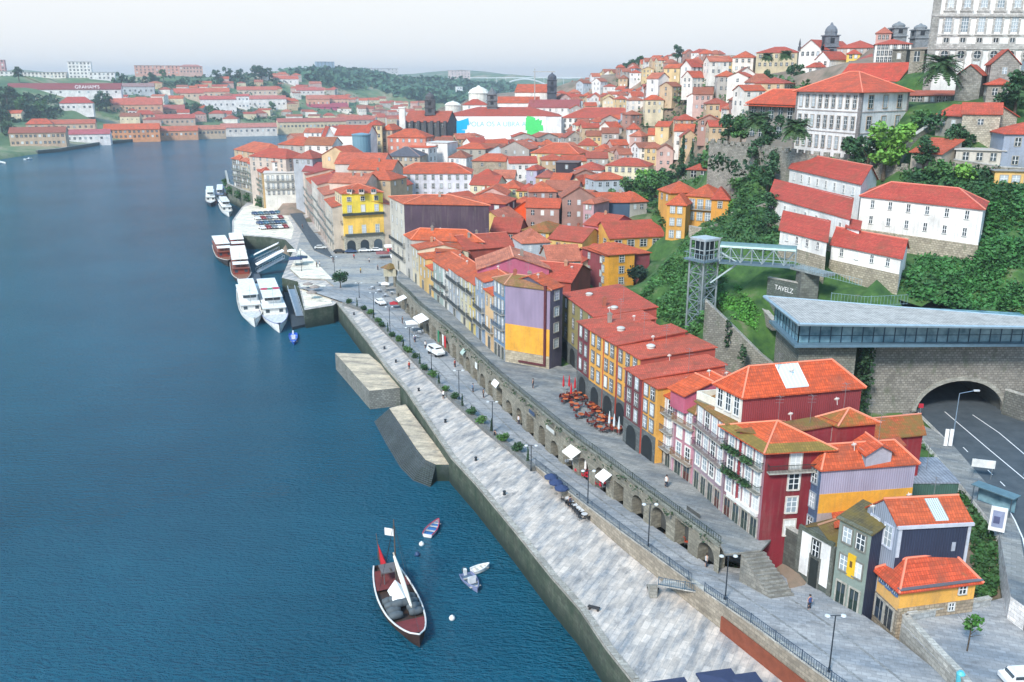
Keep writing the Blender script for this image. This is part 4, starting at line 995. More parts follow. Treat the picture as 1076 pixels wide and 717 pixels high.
for (p0, p1) in zip(arch[:-1], arch[1:]):
 o0 = (cxA + (p0[0] - cxA) * 1.1, 11.9 + (p0[1] - 11.9) * 1.13); o1 = (cxA + (p1[0] - cxA) * 1.1, 11.9 + (p1[1] - 11.9) * 1.13)
 vs.faces([Wp(p0[0], p0[1], YW - .15), Wp(p1[0], p1[1], YW - .15), Wp(o1[0], o1[1], YW - .15), Wp(o0[0], o0[1], YW - .15), Wp(p0[0], p0[1], YW + .6), Wp(p1[0], p1[1], YW + .6), Wp(o1[0], o1[1], YW), Wp(o0[0], o0[1], YW)], [(0, 1, 2, 3), (1, 0, 4, 5), (3, 2, 6, 7)])
 inn.poly([Wp(p0[0], p0[1], YW + .5), Wp(p1[0], p1[1], YW + .5), Wp(p1[0], p1[1], YW + 30), Wp(p0[0], p0[1], YW + 30)])
inn.poly([Wp(cxA - hw, 11, YW + 30), Wp(cxA + hw, 11, YW + 30), Wp(cxA + hw, 18, YW + 30), Wp(cxA - hw, 18, YW + 30)])
inn.poly([Wp(cxA - hw - 1, 12.02, YW - .2), Wp(cxA + hw + 1, 12.02, YW - .2), Wp(cxA + hw + 1, 12.02, YW + 30), Wp(cxA - hw - 1, 12.02, YW + 30)], 1)
t = thing('tunnel_portal', 'high rubble-stone wall with the wide arched road tunnel mouth', 'tunnel', (cxA, YW, 12))
b.build('wall_body', ['rubble'], t, K(150, 146, 138)); vs.build('arch_ring', ['masonry'], t, K(172, 170, 160)); inn.build('tunnel_lining', ['matte', 'asphalt'], t, K(96, 100, 98))
wall_strip('retaining_wall', 'dark stone wall along the right side of the tunnel road, at the picture edge', [D(1053, 428, 131.5), P(1130, 462, RZ)], 11, 16, .6, ['rubble'], K(118, 120, 116))
zr, zf = 28.3, 24.5
rp = [P(840, 340, zr), P(1110, 343.6, zr), P(1110, 335.5, zr), P(950, 323, zr), P(803, 311, zr)]
t = thing('station', 'glass-walled station with wide pale metal roof above the tunnel wall', 'station', (rp[0].x, rp[0].y, zf))
b = MB(); b.prism([p.xy for p in rp], zr - .35, zr); b.build('roof', ['tin_roof'], t, K(190, 186, 180))
b = MB()
for a, c in zip(rp, rp[1:] + rp[:1]): b.tube(a + Vector((0, 0, -.15)), c + Vector((0, 0, -.15)), .28, n=6)
b.build('roof_edge', ['metal'], t, K(168, 190, 202))
gl = [Vector((rp[0].x + 1.0, YW - 3.2, 0)), Vector((rp[1].x, YW - 2.6, 0)), Vector((rp[1].x, YW + 2, 0)), Vector((rp[4].x + 1.6, rp[4].y - 1.5, 0))]
b = MB(); b.prism([p.xy for p in gl], zf, zr - .4); b.build('glazing', ['blue_glass'], t)
b = MB()
for a, c, n_ in ((gl[0], gl[1], 22), (gl[3], gl[0], 8)):
 for k in range(n_ + 1):
  p = a.lerp(c, k / n_); b.tube((p.x, p.y, zf), (p.x, p.y, zr - .4), .1, n=4)
 for z in (zf + 1.1, zf + 2.9): b.tube((a.x, a.y, z), (c.x, c.y, z), .07, n=4)
b.build('mullions', ['metal'], t, K(52, 84, 104))
sl = [gl[0] + Vector((-.9, -1.3, 0)), gl[1] + Vector((0, -1.3, 0)), gl[1], gl[3] + Vector((-.9, 0, 0))]
b = MB(); b.prism([p.xy for p in sl], zf - .45, zf - .02); b.build('floor_slab', ['metal'], t, K(120, 152, 172))
b = MB(); b.prism([(gl[0].x + .5, gl[0].y + .6), (xl - 3.4, gl[0].y + .9), (xl - 3.4, YW + 6), (gl[3].x + .5, gl[3].y)], 10, zf - .5)
b.build('base_wall', ['rubble'], t, K(138, 138, 128))
LX, LY = D(733.5, 372, 160).x, 160.0
z0, z1 = 11.0, 31.6
t = thing('lift_tower', 'slender steel lattice lift tower with a glazed cabin on top', 'tower', (LX, LY, z0))
rot = math.radians(33); hw = 1.8
cs = [Vector((LX + hw * 1.414 * math.cos(rot + math.pi / 4 + k * math.pi / 2), LY + hw * 1.414 * math.sin(rot + math.pi / 4 + k * math.pi / 2), 0)) for k in range(4)]
lg = MB(); br = MB()
for i, c in enumerate(cs):
 lg2 = MB(); lg2.tube((c.x, c.y, z0), (c.x, c.y, z1 + 3.5), .2, n=6); lg2.build('leg', ['metal'], t, K(164, 176, 180))
NS = 8
for k in range(NS + 1):
 z = z0 + (z1 - z0) * k / NS
 for i in range(4):
  a, c = cs[i], cs[(i + 1) % 4]; br.tube((a.x, a.y, z), (c.x, c.y, z), .11, n=4)
  if k < NS:
   zn = z0 + (z1 - z0) * (k + 1) / NS
   br.tube((a.x, a.y, z), (c.x, c.y, zn), .085, n=4); br.tube((c.x, c.y, z), (a.x, a.y, zn), .085, n=4)
br.build('lattice', ['metal'], t, K(154, 168, 172))
def rbox(b, hx, za, zb_, mi=0, off=(0, 0)):
 M = Matrix.Translation((LX, LY, 0)) @ Matrix.Rotation(rot, 4, 'Z'); b.box(-hx + off[0], hx + off[0], -hx + off[1], hx + off[1], za, zb_, mi, M)
b = MB()
for sx in (-.5, .5):
 for sy in (-.5, .5): b.tube((LX + sx, LY + sy, z0), (LX + sx, LY + sy, z1), .09, n=4)
b.build('guide_rails', ['metal'], t, K(150, 164, 170))
pr0 = [c.copy() for c in cs]
b = MB(); rbox(b, hw + .8, z1 - .3, z1); b.build('platform', ['metal'], t, K(120, 146, 160))
b = MB(); rbox(b, hw - .5, z1 + .02, z1 + 3.6); b.build('cabin', ['glass_dark'], t)
b = MB()
for k in range(4):
 a, c = pr0[k], pr0[(k + 1) % 4]
 for z in (z1 + .05, z1 + 1.8, z1 + 3.5): b.tube((a.x, a.y, z), (c.x, c.y, z), .1, n=4)
 for s in (.33, .66): q = a.lerp(c, s); b.tube((q.x, q.y, z1), (q.x, q.y, z1 + 3.5), .07, n=4)
b.build('cabin_frame', ['metal'], t, K(196, 210, 212))
b = MB(); rbox(b, hw + .15, z1 + 3.62, z1 + 3.9); b.build('roof', ['metal'], t, K(206, 214, 216))
pr = [Vector((LX, LY, z1)) + Matrix.Rotation(rot, 4, 'Z') @ Vector((sx * (hw + .75), sy * (hw + .75), 0)) for sx, sy in ((-1, -1), (1, -1), (1, 1), (-1, 1), (-1, -1))]
b = MB()
for a, c in zip(pr[:-1], pr[1:]):
 for k in range(9): p = a.lerp(c, k / 8); b.tube(p, p + Vector((0, 0, 1.2)), .05, n=4)
 b.tube(a + Vector((0, 0, 1.2)), c + Vector((0, 0, 1.2)), .06, n=4)
b.build('handrail', ['metal'], t, K(150, 176, 186))
ba = Vector((LX + 2.6, LY - 1.5, z1 - .1)); bb_ = D(835, 284, 154); bb_ = Vector((bb_.x, bb_.y, z1 - .1))
t = thing('footbridge', 'steel truss footbridge with tubular roof from the lift tower to the hillside', 'bridge', ba)
d = (bb_ - ba).xy.normalized(); nn = Vector((-d.y, d.x, 0)) * 1.2; up_ = Vector((0, 0, 1))
b = MB(); b.prism([(ba - nn).xy, (bb_ - nn).xy, (bb_ + nn).xy, (ba + nn).xy], z1 - .5, z1 - .1); b.build('deck', ['metal'], t, K(110, 136, 150))
b = MB(); K_ = 7
for s in (-1, 1):
 for k in range(K_ + 1):
  p = ba.lerp(bb_, k / K_) + nn * s; b.tube(p, p + up_ * 2.7, .09, n=5)
  if k < K_: p2 = ba.lerp(bb_, (k + 1) / K_) + nn * s; b.tube(p + up_ * (2.7 if k % 2 else 0), p2 + up_ * (0 if k % 2 else 2.7), .07, n=4)
 b.tube(ba + nn * s + up_ * .9, bb_ + nn * s + up_ * .9, .07, n=4); b.tube(ba + nn * s + up_ * 2.7, bb_ + nn * s + up_ * 2.7, .1, n=5)
b.tube(ba - up_ * 4.2 - Vector((1.5, 0, 0)), ba.lerp(bb_, .28), .2, n=5); b.tube(ba + up_ * 1.5, ba.lerp(bb_, .25) - up_ * .3, .22, n=5)
b.build('truss', ['metal'], t, K(176, 192, 196))
b = MB(); top = []
for k in range(9):
 th = math.pi * k / 8; top.append((1.35 * math.cos(th), .75 * math.sin(th)))
e = Vector((nn.x, nn.y, 0)).normalized()
for (x0, h0), (x1, h1) in zip(top[:-1], top[1:]):
 b.poly([ba + e * x0 + up_ * (2.75 + h0), bb_ + e * x0 + up_ * (2.75 + h0), bb_ + e * x1 + up_ * (2.75 + h1), ba + e * x1 + up_ * (2.75 + h1)][::-1])
b.build('roof', ['metal'], t, K(128, 156, 152))
bc = D(872, 286, 147); bc.z = z1 - .4
t = thing('footbridge', 'concrete walkway landing linking the truss bridge to the white convent houses', 'bridge', bb_)
b = MB(); d = (bc - bb_).xy.normalized(); n2 = Vector((-d.y, d.x)) * 1.4
b.prism([bb_.xy - n2, bc.xy - n2, bc.xy + n2, bb_.xy + n2], z1 - .6, z1 - .1); b.build('deck', ['masonry'], t, K(150, 160, 160))
b = MB(); p = bb_.lerp(bc, .45); b.prism([(p.x - 1.6, p.y - .5), (p.x + 1.6, p.y - .5), (p.x + 1.6, p.y + 2.4), (p.x - 1.6, p.y + 2.4)], 18, z1 - .6); b.build('pier', ['masonry'], t, K(120, 124, 118))
railing('walkway_rail', 'pale metal railing along the convent walkway', [bb_ + Vector((-n2.x, -n2.y, -.1)), bc + Vector((-n2.x, -n2.y, -.1)), D(905, 301, 142)], 1.1, .5, K(150, 176, 184))
railing('walkway_rail', 'mesh railing on the terrace behind the station roof', [Vector((p.x, p.y, p.z)) for p in (D(873, 318, 141), D(910, 322, 139), D(953, 320, 138))], 1.6, .5, K(140, 166, 176))
wall_strip('retaining_wall', 'tall weathered stone wall with ivy to the right of the lift tower', [D(741, 316, 152), D(770, 344, 150), D(800, 374, 148), D(830, 398, 146)], 10, [D(741, 316, 152).z, D(770, 344, 150).z, D(800, 374, 148).z, D(830, 398, 146).z], 1.0, ['rubble'], K(150, 148, 140))
for p in [D(u, 316 + (u - 741) * .93, 152 - (u - 741) * .067) for u in range(741, 834, 9)]:
 for k in (1, 4, 8): TP.append((p.x, p.y - k, 11.0))
 TP.append((p.x + 1.5, p.y + 3, p.z - .6))
wall_strip('retaining_wall', 'stone hillside wall under the footbridge, stepping down towards the station', [D(752, 290, 172), D(790, 312, 163), D(812, 338, 152)], 20, [D(752, 290, 172).z, D(790, 312, 163).z, D(812, 338, 152).z], .8, ['rubble'], K(150, 146, 136))
for lb, ps in (('pale stone terrace wall on the green slope behind the lift cabin', [(750, 252, 200), (772, 249, 198), (792, 241, 197)]), ('upper stone terrace wall right of the orange hill house', [(768, 224, 214), (788, 220, 209), (804, 214, 205)]), ('rough stone terrace wall below the orange hill house', [(724, 238, 221), (740, 241, 217), (752, 236, 214)])):
 wall_strip('terrace_wall', lb, [D(*p) for p in ps], D(*ps[0]).z - 5, [D(*p).z for p in ps], .7, ['rubble'], K(186, 176, 160))
g0, g1 = D(806, 301, 158), D(842, 313, 151)
wl = wall_strip('graffiti_wall', 'dark retaining wall with white graffiti letters under the footbridge', [g0, g1], 22, [g0.z + 1.6, g1.z + 2.4], .6, ['rubble'], K(104, 114, 108))
def text_obj(name, s, size, M, mat, parent=None, ext=.01):
 cu = bpy.data.curves.new(name, 'FONT'); cu.body = s; cu.size = size; cu.extrude = ext; cu.align_x = 'CENTER'; cu.materials.append(MATS[mat])
 o = bpy.data.objects.new(name, cu); C.objects.link(o); o.parent = parent; o.matrix_basis = M; return o
d = (g1 - g0).xy.normalized(); n_ = Vector((d.y, -d.x)); c = g0.lerp(g1, .5);
text_obj('graffiti', 'TAVELZ', 1.25, Matrix.Translation(Vector((c.x + n_.x * .06, c.y + n_.y * .06, c.z + .1)) - world_loc(wl)) @ Matrix.Rotation(math.atan2(d.y, d.x), 4, 'Z') @ Matrix.Rotation(math.pi / 2, 4, 'X'), 'paint_white', wl)
VG = 'white convent houses with red roofs on the rock'
WR = K(206, 70, 56); WW = K(244, 242, 238)
def conv(label, pa, pb, zE, z0, depth, roof, rh, rows, cols, srows=0, scols=0, w=.85, h=1.35, sl=0., over=.35):
 A, B = P(pa[0], pa[1], zE), P(pb[0], pb[1], zE); q = quad(A, B, depth, (depth * (B.x / B.y + sl), depth))
 r = house('convent_house', label, q, z0 - 5, zE, roof, rh, WW, WR, group=VG, over=over)
 put_windows(r, q[0], q[1], z0 + .4, zE, rows, cols, w, h, True, .12, None, frame=WHITE, style='slim', mar=.8)
 if srows: put_windows(r, q[1], q[2], z0 + .4, zE, srows, scols, w, h, True, .1, None, frame=WHITE, style='slim', mar=.6)
 L = (q[1] - q[0]).xy.length
 wall_patch(r, 'stone_base', 'rubble', K(186, 176, 156), q[0], q[1], -.05, L + .05, z0 - 5, z0, .12)
 for k in range(6):
  p = q[0].lerp(q[1], k / 5); TP.append((p.x, p.y - .5, z0 - 3.4)); TP.append((p.x + (q[2].x - q[1].x) * .6, p.y + (q[2].y - q[1].y) * .6, z0 - .5))
 return r, q
conv('big white house with two rows of six windows at the right of the convent', (905, 205), (1033.5, 219), 42.0, 35.6, 9, 'hip', 2.4, 2, 6, 2, 1, sl=.05)
r, q = conv('upper white convent house with two window rows and long red roof, rearmost', (830, 176), (905, 193), 43.5, 35.5, 9, 'gable_f', 3.0, 2, 8, 0, 0, sl=.35)
conv('middle white house with a broad red roof below the upper convent house', (809, 206), (893, 230), 39.0, 34.6, 8.5, 'shed', 2.6, 1, 7)
conv('front left white house with three dark windows and a short red roof', (820, 241), (869, 253.5), 36.0, 33.2, 7, 'shed', 2.4, 1, 4, h=1.2)
conv('front white house with wide red lean-to roof and a white gable end', (874, 256), (947, 270.5), 34.9, 32, 9, 'gable_f', 2.2, 1, 4, h=1.3, sl=.1)
conv('narrow white link with small red roof between the convent houses', (890, 238), (903, 241), 37.6, 33, 4, 'shed', .8, 1, 1)
A, B, Cc = D(838, 92, 226), D(906, 96, 203), D(956, 96, 216)
zE = 60.9; q = [A, B, Cc, A + (Cc - B)]
r = house('mansion', 'large white three-storey house with stone corners and broad orange hipped roof', q, 44, zE, 'hip', 4.2, K(242, 240, 238), K(232, 92, 52), over=.9, ridgecap=True)
put_windows(r, q[0], q[1], 46.8, zE - .2, 3, 9, 1.25, 2.7, True, .45, None, frame=K(176, 164, 152), mar=.8)
put_windows(r, q[1], q[2], 46.8, zE - .2, 3, 3, 1.9, 2.7, True, .75, None, frame=K(176, 150, 120), mar=1.0)
for (a, c) in ((q[0], q[1]), (q[1], q[2])):
 L = (c - a).xy.length
 for z in (51.4, 56.1): wall_patch(r, 'string_course', 'masonry', K(190, 178, 172), a, c, 0, L, z, z + .22, .1)
 for s in (0, L - .7): wall_patch(r, 'quoin', 'masonry', K(150, 144, 142), a, c, s, s + .7, 45, zE - .1, .12)
 wall_patch(r, 'cornice', 'masonry', K(120, 118, 116), a, c, -.3, L + .3, zE - .5, zE - .1, .4)
A, B = D(787, 108, 250), D(838, 108, 232); zE = 57.6; q = quad(A, B, 9)
r = house('porch_wing', 'low wing with orange double roof, open gallery and arches left of the white mansion', q, 44, zE, 'hip', 3.2, K(150, 146, 138), K(230, 90, 50), over=.7)
put_windows(r, q[0], q[1], 47.5, zE - .4, 2, 5, 2.0, 2.9, True, 0, None, frame=K(130, 128, 122), mar=.6)
wall_patch(r, 'lean_to_roof', 'roof_tile_red', WHITE, q[0], q[1], -.5, (q[1] - q[0]).xy.length, zE - 1.1, zE - .9, 1.4)
gw = [D(745, 150, 238), D(800, 156, 222), D(850, 163, 206), D(905, 168, 197), D(955, 178, 186)]
zt_ = [p.z for p in gw]
t = wall_strip('garden_wall', 'long old stone wall with battlements below the terrace trees', gw, 30, zt_, 1.0, ['rubble'], K(158, 156, 146), cope=False)
b = MB(); L = plen(gw); k = int(L / 2.4)
for i in range(k):
 p = at_len(gw, L * (i + .2) / k); p2 = at_len(gw, L * (i + .75) / k); d = (p2 - p).xy.normalized(); nn = Vector((-d.y, d.x)) * .5
 b.prism([p.xy, p2.xy, p2.xy + nn, p.xy + nn], min(p.z, p2.z) - .4, p.z + .9)
b.build('battlements', ['rubble'], t, K(160, 158, 148))
for p in gw: TP.append((p.x - 2, p.y - 5, p.z - 7)); TP.append((p.x + 2, p.y + 6, p.z - .8)); TP.append((p.x, p.y - 1, p.z - 4))
wall_strip('garden_wall', 'stone wall with stepped top climbing to the palace hill beside the mansion', [D(940, 175, 190), D(950, 155, 196), D(985, 132, 206)], 38, [D(940, 175, 190).z + 1, D(950, 155, 196).z + 1, D(985, 132, 206).z + 1], .9, ['rubble'], K(160, 156, 146))
YP = 232.0; x0 = D(974, 60, YP).x; x1 = x0 + 62
z_ = lambda v: D(1020, v, YP).z
q = [Vector((x0, YP, 0)), Vector((x1, YP + 3, 0)), Vector((x1 + 14, YP + 33, 0)), Vector((x0 * (YP + 31) / YP + .6, YP + 30, 0))]
r = house('palace', 'huge white palace with granite window surrounds rising out of the picture at top right', q, 54, 88, 'hip', 5, K(246, 244, 240), K(210, 96, 60), over=.8, sides={3: ('plaster', K(200, 196, 190))})
org = world_loc(r); A, B = q[0], q[1]; L = (B - A).xy.length
GR = K(206, 202, 196)
for v0, v1, out in ((17.5, 14.5, .5), (52, 46, .35), (38.5, 36, .15)): wall_patch(r, 'string_course', 'masonry', GR, A, B, -.2, L, z_(v0), z_(v1), out)
wall_patch(r, 'corner_pilaster', 'masonry', K(180, 178, 172), A, B, -.1, 1.7, 54, 88, .4)
def big_win():
 def f():
  b = MB(); w, h = 1.75, 4.3
  b.box(-w / 2 - .5, -w / 2, -.22, 0, -.5, h + .3, 0); b.box(w / 2, w / 2 + .5, -.22, 0, -.5, h + .3, 0); b.box(-w / 2, w / 2, -.22, 0, h, h + .4, 0); b.box(-w / 2 - .7, w / 2 + .7, -.35, 0, -.8, -.5, 0)
  b.box(-w / 2 - .8, w / 2 + .8, -.45, 0, h + .42, h + .72, 0)
  b.faces([(-w / 2 - .6, -.4, h + .72), (w / 2 + .6, -.4, h + .72), (0, -.4, h + 1.5), (-w / 2 - .6, 0, h + .72), (w / 2 + .6, 0, h + .72), (0, 0, h + 1.5)], [(0, 1, 2), (1, 4, 5, 2), (3, 0, 2, 5)], 0)
  for k in range(5): b.box(-w / 2, w / 2, -.12, 0, h * k / 5 + .62, h * k / 5 + .74, 1)
  for x in (-.3, .3): b.box(x - .05, x + .05, -.12, 0, 0, h, 1)
  return b.mesh('window', ['masonry', 'paint_white'])
 return cached('bigwin', f)
def small_win(w, h, fr=.3):
 def f():
  b = MB(); b.box(-w / 2 - fr, -w / 2, -.2, 0, -fr, h + fr); b.box(w / 2, w / 2 + fr, -.2, 0, -fr, h + fr); b.box(-w / 2, w / 2, -.2, 0, h, h + fr); b.box(-w / 2, w / 2, -.2, 0, -fr, 0); b.box(-.05, .05, -.12, 0, 0, h, 1)
  return b.mesh('window', ['masonry', 'paint_white'])
 return cached(('sw', w, h, fr), f)
def round_win():
 def f():
  b = MB(); n_ = 20
  for r0, r1, y, mi in ((.95, 1.5, -.2, 0),):
   for k in range(n_):
    a0, a1 = 2 * math.pi * k / n_, 2 * math.pi * (k + 1) / n_
    p = [(r0 * math.cos(a0), y, r0 * math.sin(a0)), (r0 * math.cos(a1), y, r0 * math.sin(a1)), (r1 * math.cos(a1), y, r1 * math.sin(a1)), (r1 * math.cos(a0), y, r1 * math.sin(a0))]
    b.poly(p[::-1], mi); b.poly([p[3], p[2], (p[2][0], 0, p[2][2]), (p[3][0], 0, p[3][2])], mi)
  b.poly([(.97 * math.cos(2 * math.pi * k / n_), -.06, .97 * math.sin(2 * math.pi * k / n_)) for k in range(n_)][::-1], 1)
  b.box(-.04, .04, -.1, 0, -.95, .95, 2); b.box(-.95, .95, -.1, 0, -.04, .04, 2)
  return b.mesh('window', ['masonry', 'glass_dark', 'paint_white'])
 return cached('roundwin', f)
pane_b = MB(); pane_b.box(-.875, .875, -.05, 0, 0, 4.3); pmb = pane_b.mesh('pane', ['glass_pale'])
step = 17.3 * YP / F / 1.02
for k in range(13):
 s = 4.3 + k * step
 if s > L - 3: break
 for zz in (z_(33.5), z_(11)):
  o = inst('window', big_win(), r, wallM(A, B, s, zz, org), GR); inst('pane', pmb, o)
 o = inst('window', small_win(1.2, 1.0), r, wallM(A, B, s, z_(44.5), org), GR); inst('pane', win_pane(1.2, 1.0, False), o)
 inst('window', round_win(), r, wallM(A, B, s, z_(57.5), org), GR)
 o = inst('window', small_win(1.9, 2.4), r, wallM(A, B, s, z_(74), org), GR); inst('pane', win_pane(1.9, 2.4, True), o)
MIDG = 'old town houses on the hillside'
def mh(label, uL, uR, ve, vb, dL, dR=None, depth=10, roof='hip', rh=2.2, wall=WHITE, rc=ORANGE, rows=2, cols=3, srows=None, scols=2, sides=None, name='town_house', group=MIDG, wm='plaster', rm='roof_tile', w=1.0, h=1.5, pale=.4, near=False, addtp=True, chim=0, over=.4, veR=None, dig=4, frames=True, ridgecap=False, reg=None, frame=STONE, balc=()):
 dR = dR or dL; A = D(uL, ve, dL); B = D(uR, veR if veR is not None else ve, dR); z1 = (A.z + B.z) / 2
 z0 = min(zat(A, uL, vb), z1 - 2.5)
 q = quad(A, B, depth)
 r = house(name, label, q, z0 - (z0 - 5 if z0 > 12 and dL < 480 and uL < 424 else dig), z1, roof, rh, wall, rc, wm, rm, sides or {}, group=group, over=over, chim=chim, ridgecap=ridgecap)
 zb = max(z0, z1 - rows * 3.6)
 if rows and cols: put_windows(r, q[0], q[1], zb, z1, rows, cols, w, h, near, pale, frames=frames, frame=frame, balc=balc)
 sd = 1 if (uL + uR) / 2 < 560 else 3
 if rows and scols: put_windows(r, q[sd], q[(sd + 1) % 4], zb, z1, srows or rows, scols, w, h, near, pale, frames=frames, frame=frame)
 if addtp and not (z0 > 12 and dL < 480 and uL < 424):
  for p in q + [q[0].lerp(q[1], s) for s in (.2, .4, .6, .8)]: TP.append((p.x, p.y, z0))
 if reg: REG.append((r, proj(((q[0].x + q[1].x) / 2, (q[0].y + q[1].y) / 2, (z0 + z1) / 2)), reg))
 return r, q
HR = 'houses below the palace'
mh('stone house with bright red roof and laundry under its gallery, below the palace', 985, 1034, 121, 143, 200, 186, 8, 'gable_f', 2.0, K(160, 158, 150), K(224, 84, 58), 1, 4, sides={1: ('rubble', K(190, 182, 164))}, group=HR, scols=0, w=1.3, h=1.4)
r_, q_ = mh('pale stone gable house end with one small window below the palace', 1012, 1052, 119, 145, 187, 184, 9, 'gable_f', 2.0, K(196, 188, 170), K(216, 84, 58), 1, 1, group=HR, wm='rubble', scols=0, w=1.0, h=1.1)
mh('low house with an old sagging orange roof beside the stone wall', 958, 990, 160, 176, 186, 180, 6, 'shed', 2.4, K(180, 172, 160), K(206, 88, 56), 1, 2, group=HR, scols=0)
mh('grey-blue and yellow house with red roof at the right edge, below the palace', 1056, 1110, 140, 178, 176, 174, 10, 'hip', 1.8, K(150, 160, 176), K(224, 84, 56), 2, 2, group=HR, scols=0)
mh('yellow terrace house with a white window band at the right edge', 1046, 1105, 180, 196, 168, 166, 5, 'flat', .2, K(232, 190, 116), K(150, 150, 146), 1, 4, group=HR, scols=0, pale=.9, rm='matte', w=1.4, h=1.2)
mh('flat-roofed pale terrace house with green awning below the stone gable', 1005, 1056, 158, 168, 180, 176, 6, 'flat', .2, K(206, 200, 190), K(196, 190, 182), 1, 3, group=HR, scols=0, rm='matte')
mh('stone chapel with red roof and round blind window left of the palace foot', 1006, 1032, 78, 106, 215, 212, 8, 'gable_s', 2.2, K(150, 150, 144), K(214, 84, 56), 0, 0, group=HR, wm='masonry', sides={3: ('masonry', K(176, 176, 170))})
mh('tall stone tower house with small red roof in front of the palace', 1042, 1072, 66, 96, 212, 210, 9, 'gable_s', 3.0, K(158, 156, 150), K(216, 82, 56), 1, 1, group=HR, wm='masonry')
mh('low stone house with red hipped roof and two dark windows in front of the palace', 1038, 1066, 88, 108, 205, 203, 7, 'hip', 1.2, K(166, 160, 150), K(220, 88, 60), 1, 2, group=HR, wm='masonry', pale=0)
wall_strip('retaining_wall', 'long pale concrete retaining wall above the green bank at the right edge', [D(1000, 182, 176), D(1050, 188, 170), D(1120, 193, 166)], 36, [D(1000, 168, 176).z, D(1050, 176, 170).z, D(1120, 180, 166).z], .6, ['masonry'], K(170, 164, 152))
mh('long low hall with red gable roof behind the white mansion', 880, 944, 84, 96, 262, 245, 10, 'gable_f', 4.5, K(214, 210, 204), K(222, 76, 56), 0, 0, group=HR, scols=0)
mh('grey stone gallery wing between the mansion and the big palm', 955, 1000, 100, 116, 228, 222, 6, 'shed', 1.0, K(150, 148, 142), K(190, 92, 70), 2, 6, group=HR, wm='masonry', scols=0)
mh('ruined stone tower left of the palace corner', 938, 953, 52, 78, 258, 256, 6, 'flat', .3, K(140, 140, 132), K(130, 130, 124), 1, 1, group=HR, wm='rubble', rm='matte', scols=0)
mh('stone gate tower with an arched opening against the palace corner', 957, 972, 52, 76, 245, 243, 6, 'flat', .3, K(160, 154, 142), K(150, 148, 140), 1, 1, group=HR, wm='masonry', rm='matte', w=1.4, h=2.6, pale=0, scols=0)
CR = K(232, 222, 190); YL = K(226, 196, 122); GY = K(186, 182, 174); LB = K(196, 206, 214); OC = K(214, 160, 78); TN = K(200, 178, 146); PK = K(206, 150, 140); DB = K(54, 76, 100)
RD = K(204, 78, 56); OR2 = K(222, 96, 54); SAL = K(216, 122, 92); BRR = K(160, 92, 62); SLT = K(92, 92, 100)
mh('long lilac-white block with three rows of windows and a red dormered roof', 415, 495, 182, 217, 376, 376, 16, 'hip', 3.6, K(232, 230, 238), OR2, 3, 9, near=True, w=1.1, h=1.8, pale=.1, chim=0, ridgecap=True)
mh('maroon house with white windows behind the plum end wall', 484, 531, 213, 246, 292, 288, 14, 'hip', 2.4, K(112, 50, 66), OR2, 3, 3, near=True, pale=1, w=1.4, h=1.8)
mh('yellow gabled house with pink-edged roof behind the wide orange hipped roof', 501, 530, 232, 252, 264, 260, 12, 'gable_s', 2.9, YL, K(222, 122, 94), 1, 0, scols=2)
mh('plain vivid orange house with blank gable end', 539, 564, 221, 250, 274, 272, 12, 'gable_s', 2.8, K(238, 88, 30), K(214, 92, 60), 0, 0)
mh('mauve-brown house with orange roof next to the vivid orange gable', 565, 588, 222, 240, 283, 281, 10, 'hip', 2.4, K(160, 120, 130), OR2, 2, 2, chim=1)
mh('yellow house with six windows and brown hipped roof in the middle of the red roofs', 549, 577, 242.5, 264, 248, 243, 11, 'hip', 2.0, K(222, 186, 96), K(178, 98, 58), 2, 3, near=True, pale=1, w=1.3, h=1.6, sides={3: ('plaster', K(166, 160, 116))}, rm='roof_mossy')
mh('red-roofed house leaning onto the yellow six-window house', 577, 612, 252, 270, 240, 234, 12, 'gable_f', 2.8, YL, K(196, 80, 60), 1, 2, chim=1)
mh('small cream house with twin windows below a big red roof', 597, 611, 274, 290, 226, 222, 9, 'shed', 3.0, CR, RD, 1, 2, w=.8, h=1.6, pale=.1)
mh('brick-red roofed house left of the small cream twin-window house', 562, 597, 272, 288, 232, 226, 11, 'gable_f', 2.6, K(180, 96, 80), K(198, 78, 60), 0, 0, chim=2)
mh('house with steep red roof wall left of the yellow six-window house', 516, 545, 243, 262, 252, 250, 10, 'gable_f', 3.2, K(172, 84, 70), K(190, 72, 56), 1, 2, chim=1)
mh('mustard house with maroon upper wall and curved orange roof beside the green slope', 612, 640, 261, 300, 226, 214, 12, 'hip', 1.8, K(150, 70, 78), OR2, 3, 2, near=True, pale=.8, w=1.0, h=1.4, veR=267.5)
mh('mustard house end with one window at the top of the green slope', 640, 667, 267.5, 302, 213.5, 216, 11, 'hip', 1.6, K(236, 168, 58), OR2, 3, 1, near=True, w=1.3, h=1.6, veR=265)
mh('yellow house with blue-shuttered window band under a wide red roof', 641, 698, 247, 268, 232, 236, 13, 'gable_f', 3.4, K(234, 176, 84), RD, 1, 4, near=True, pale=0, w=1.9, h=1.8, veR=250)
mh('pink house end with red roof left of the blue-shuttered yellow house', 614, 641, 237, 262, 244, 238, 12, 'gable_f', 2.6, K(214, 130, 140), RD, 2, 2, chim=1)
mh('house with blue-grey blank wall and orange roof below the garden trees', 624, 662, 212, 232, 262, 262, 10, 'gable_f', 2.2, K(72, 96, 122), OR2, 0, 0, scols=0, sides={3: ('plaster', K(190, 160, 170))}, wm='cladding', chim=1)
mh('grey-walled house with orange roof right of the blue-grey blank wall', 662, 680, 211, 226, 262, 264, 9, 'hip', 2.2, GY, OR2, 1, 2)
mh('tall narrow lilac-pink house with many small windows left of the blue-grey wall', 613, 624, 213, 262, 255, 253, 9, 'hip', 1.0, K(196, 158, 164), SAL, 5, 2, near=False, w=.8, h=1.3, pale=.8)
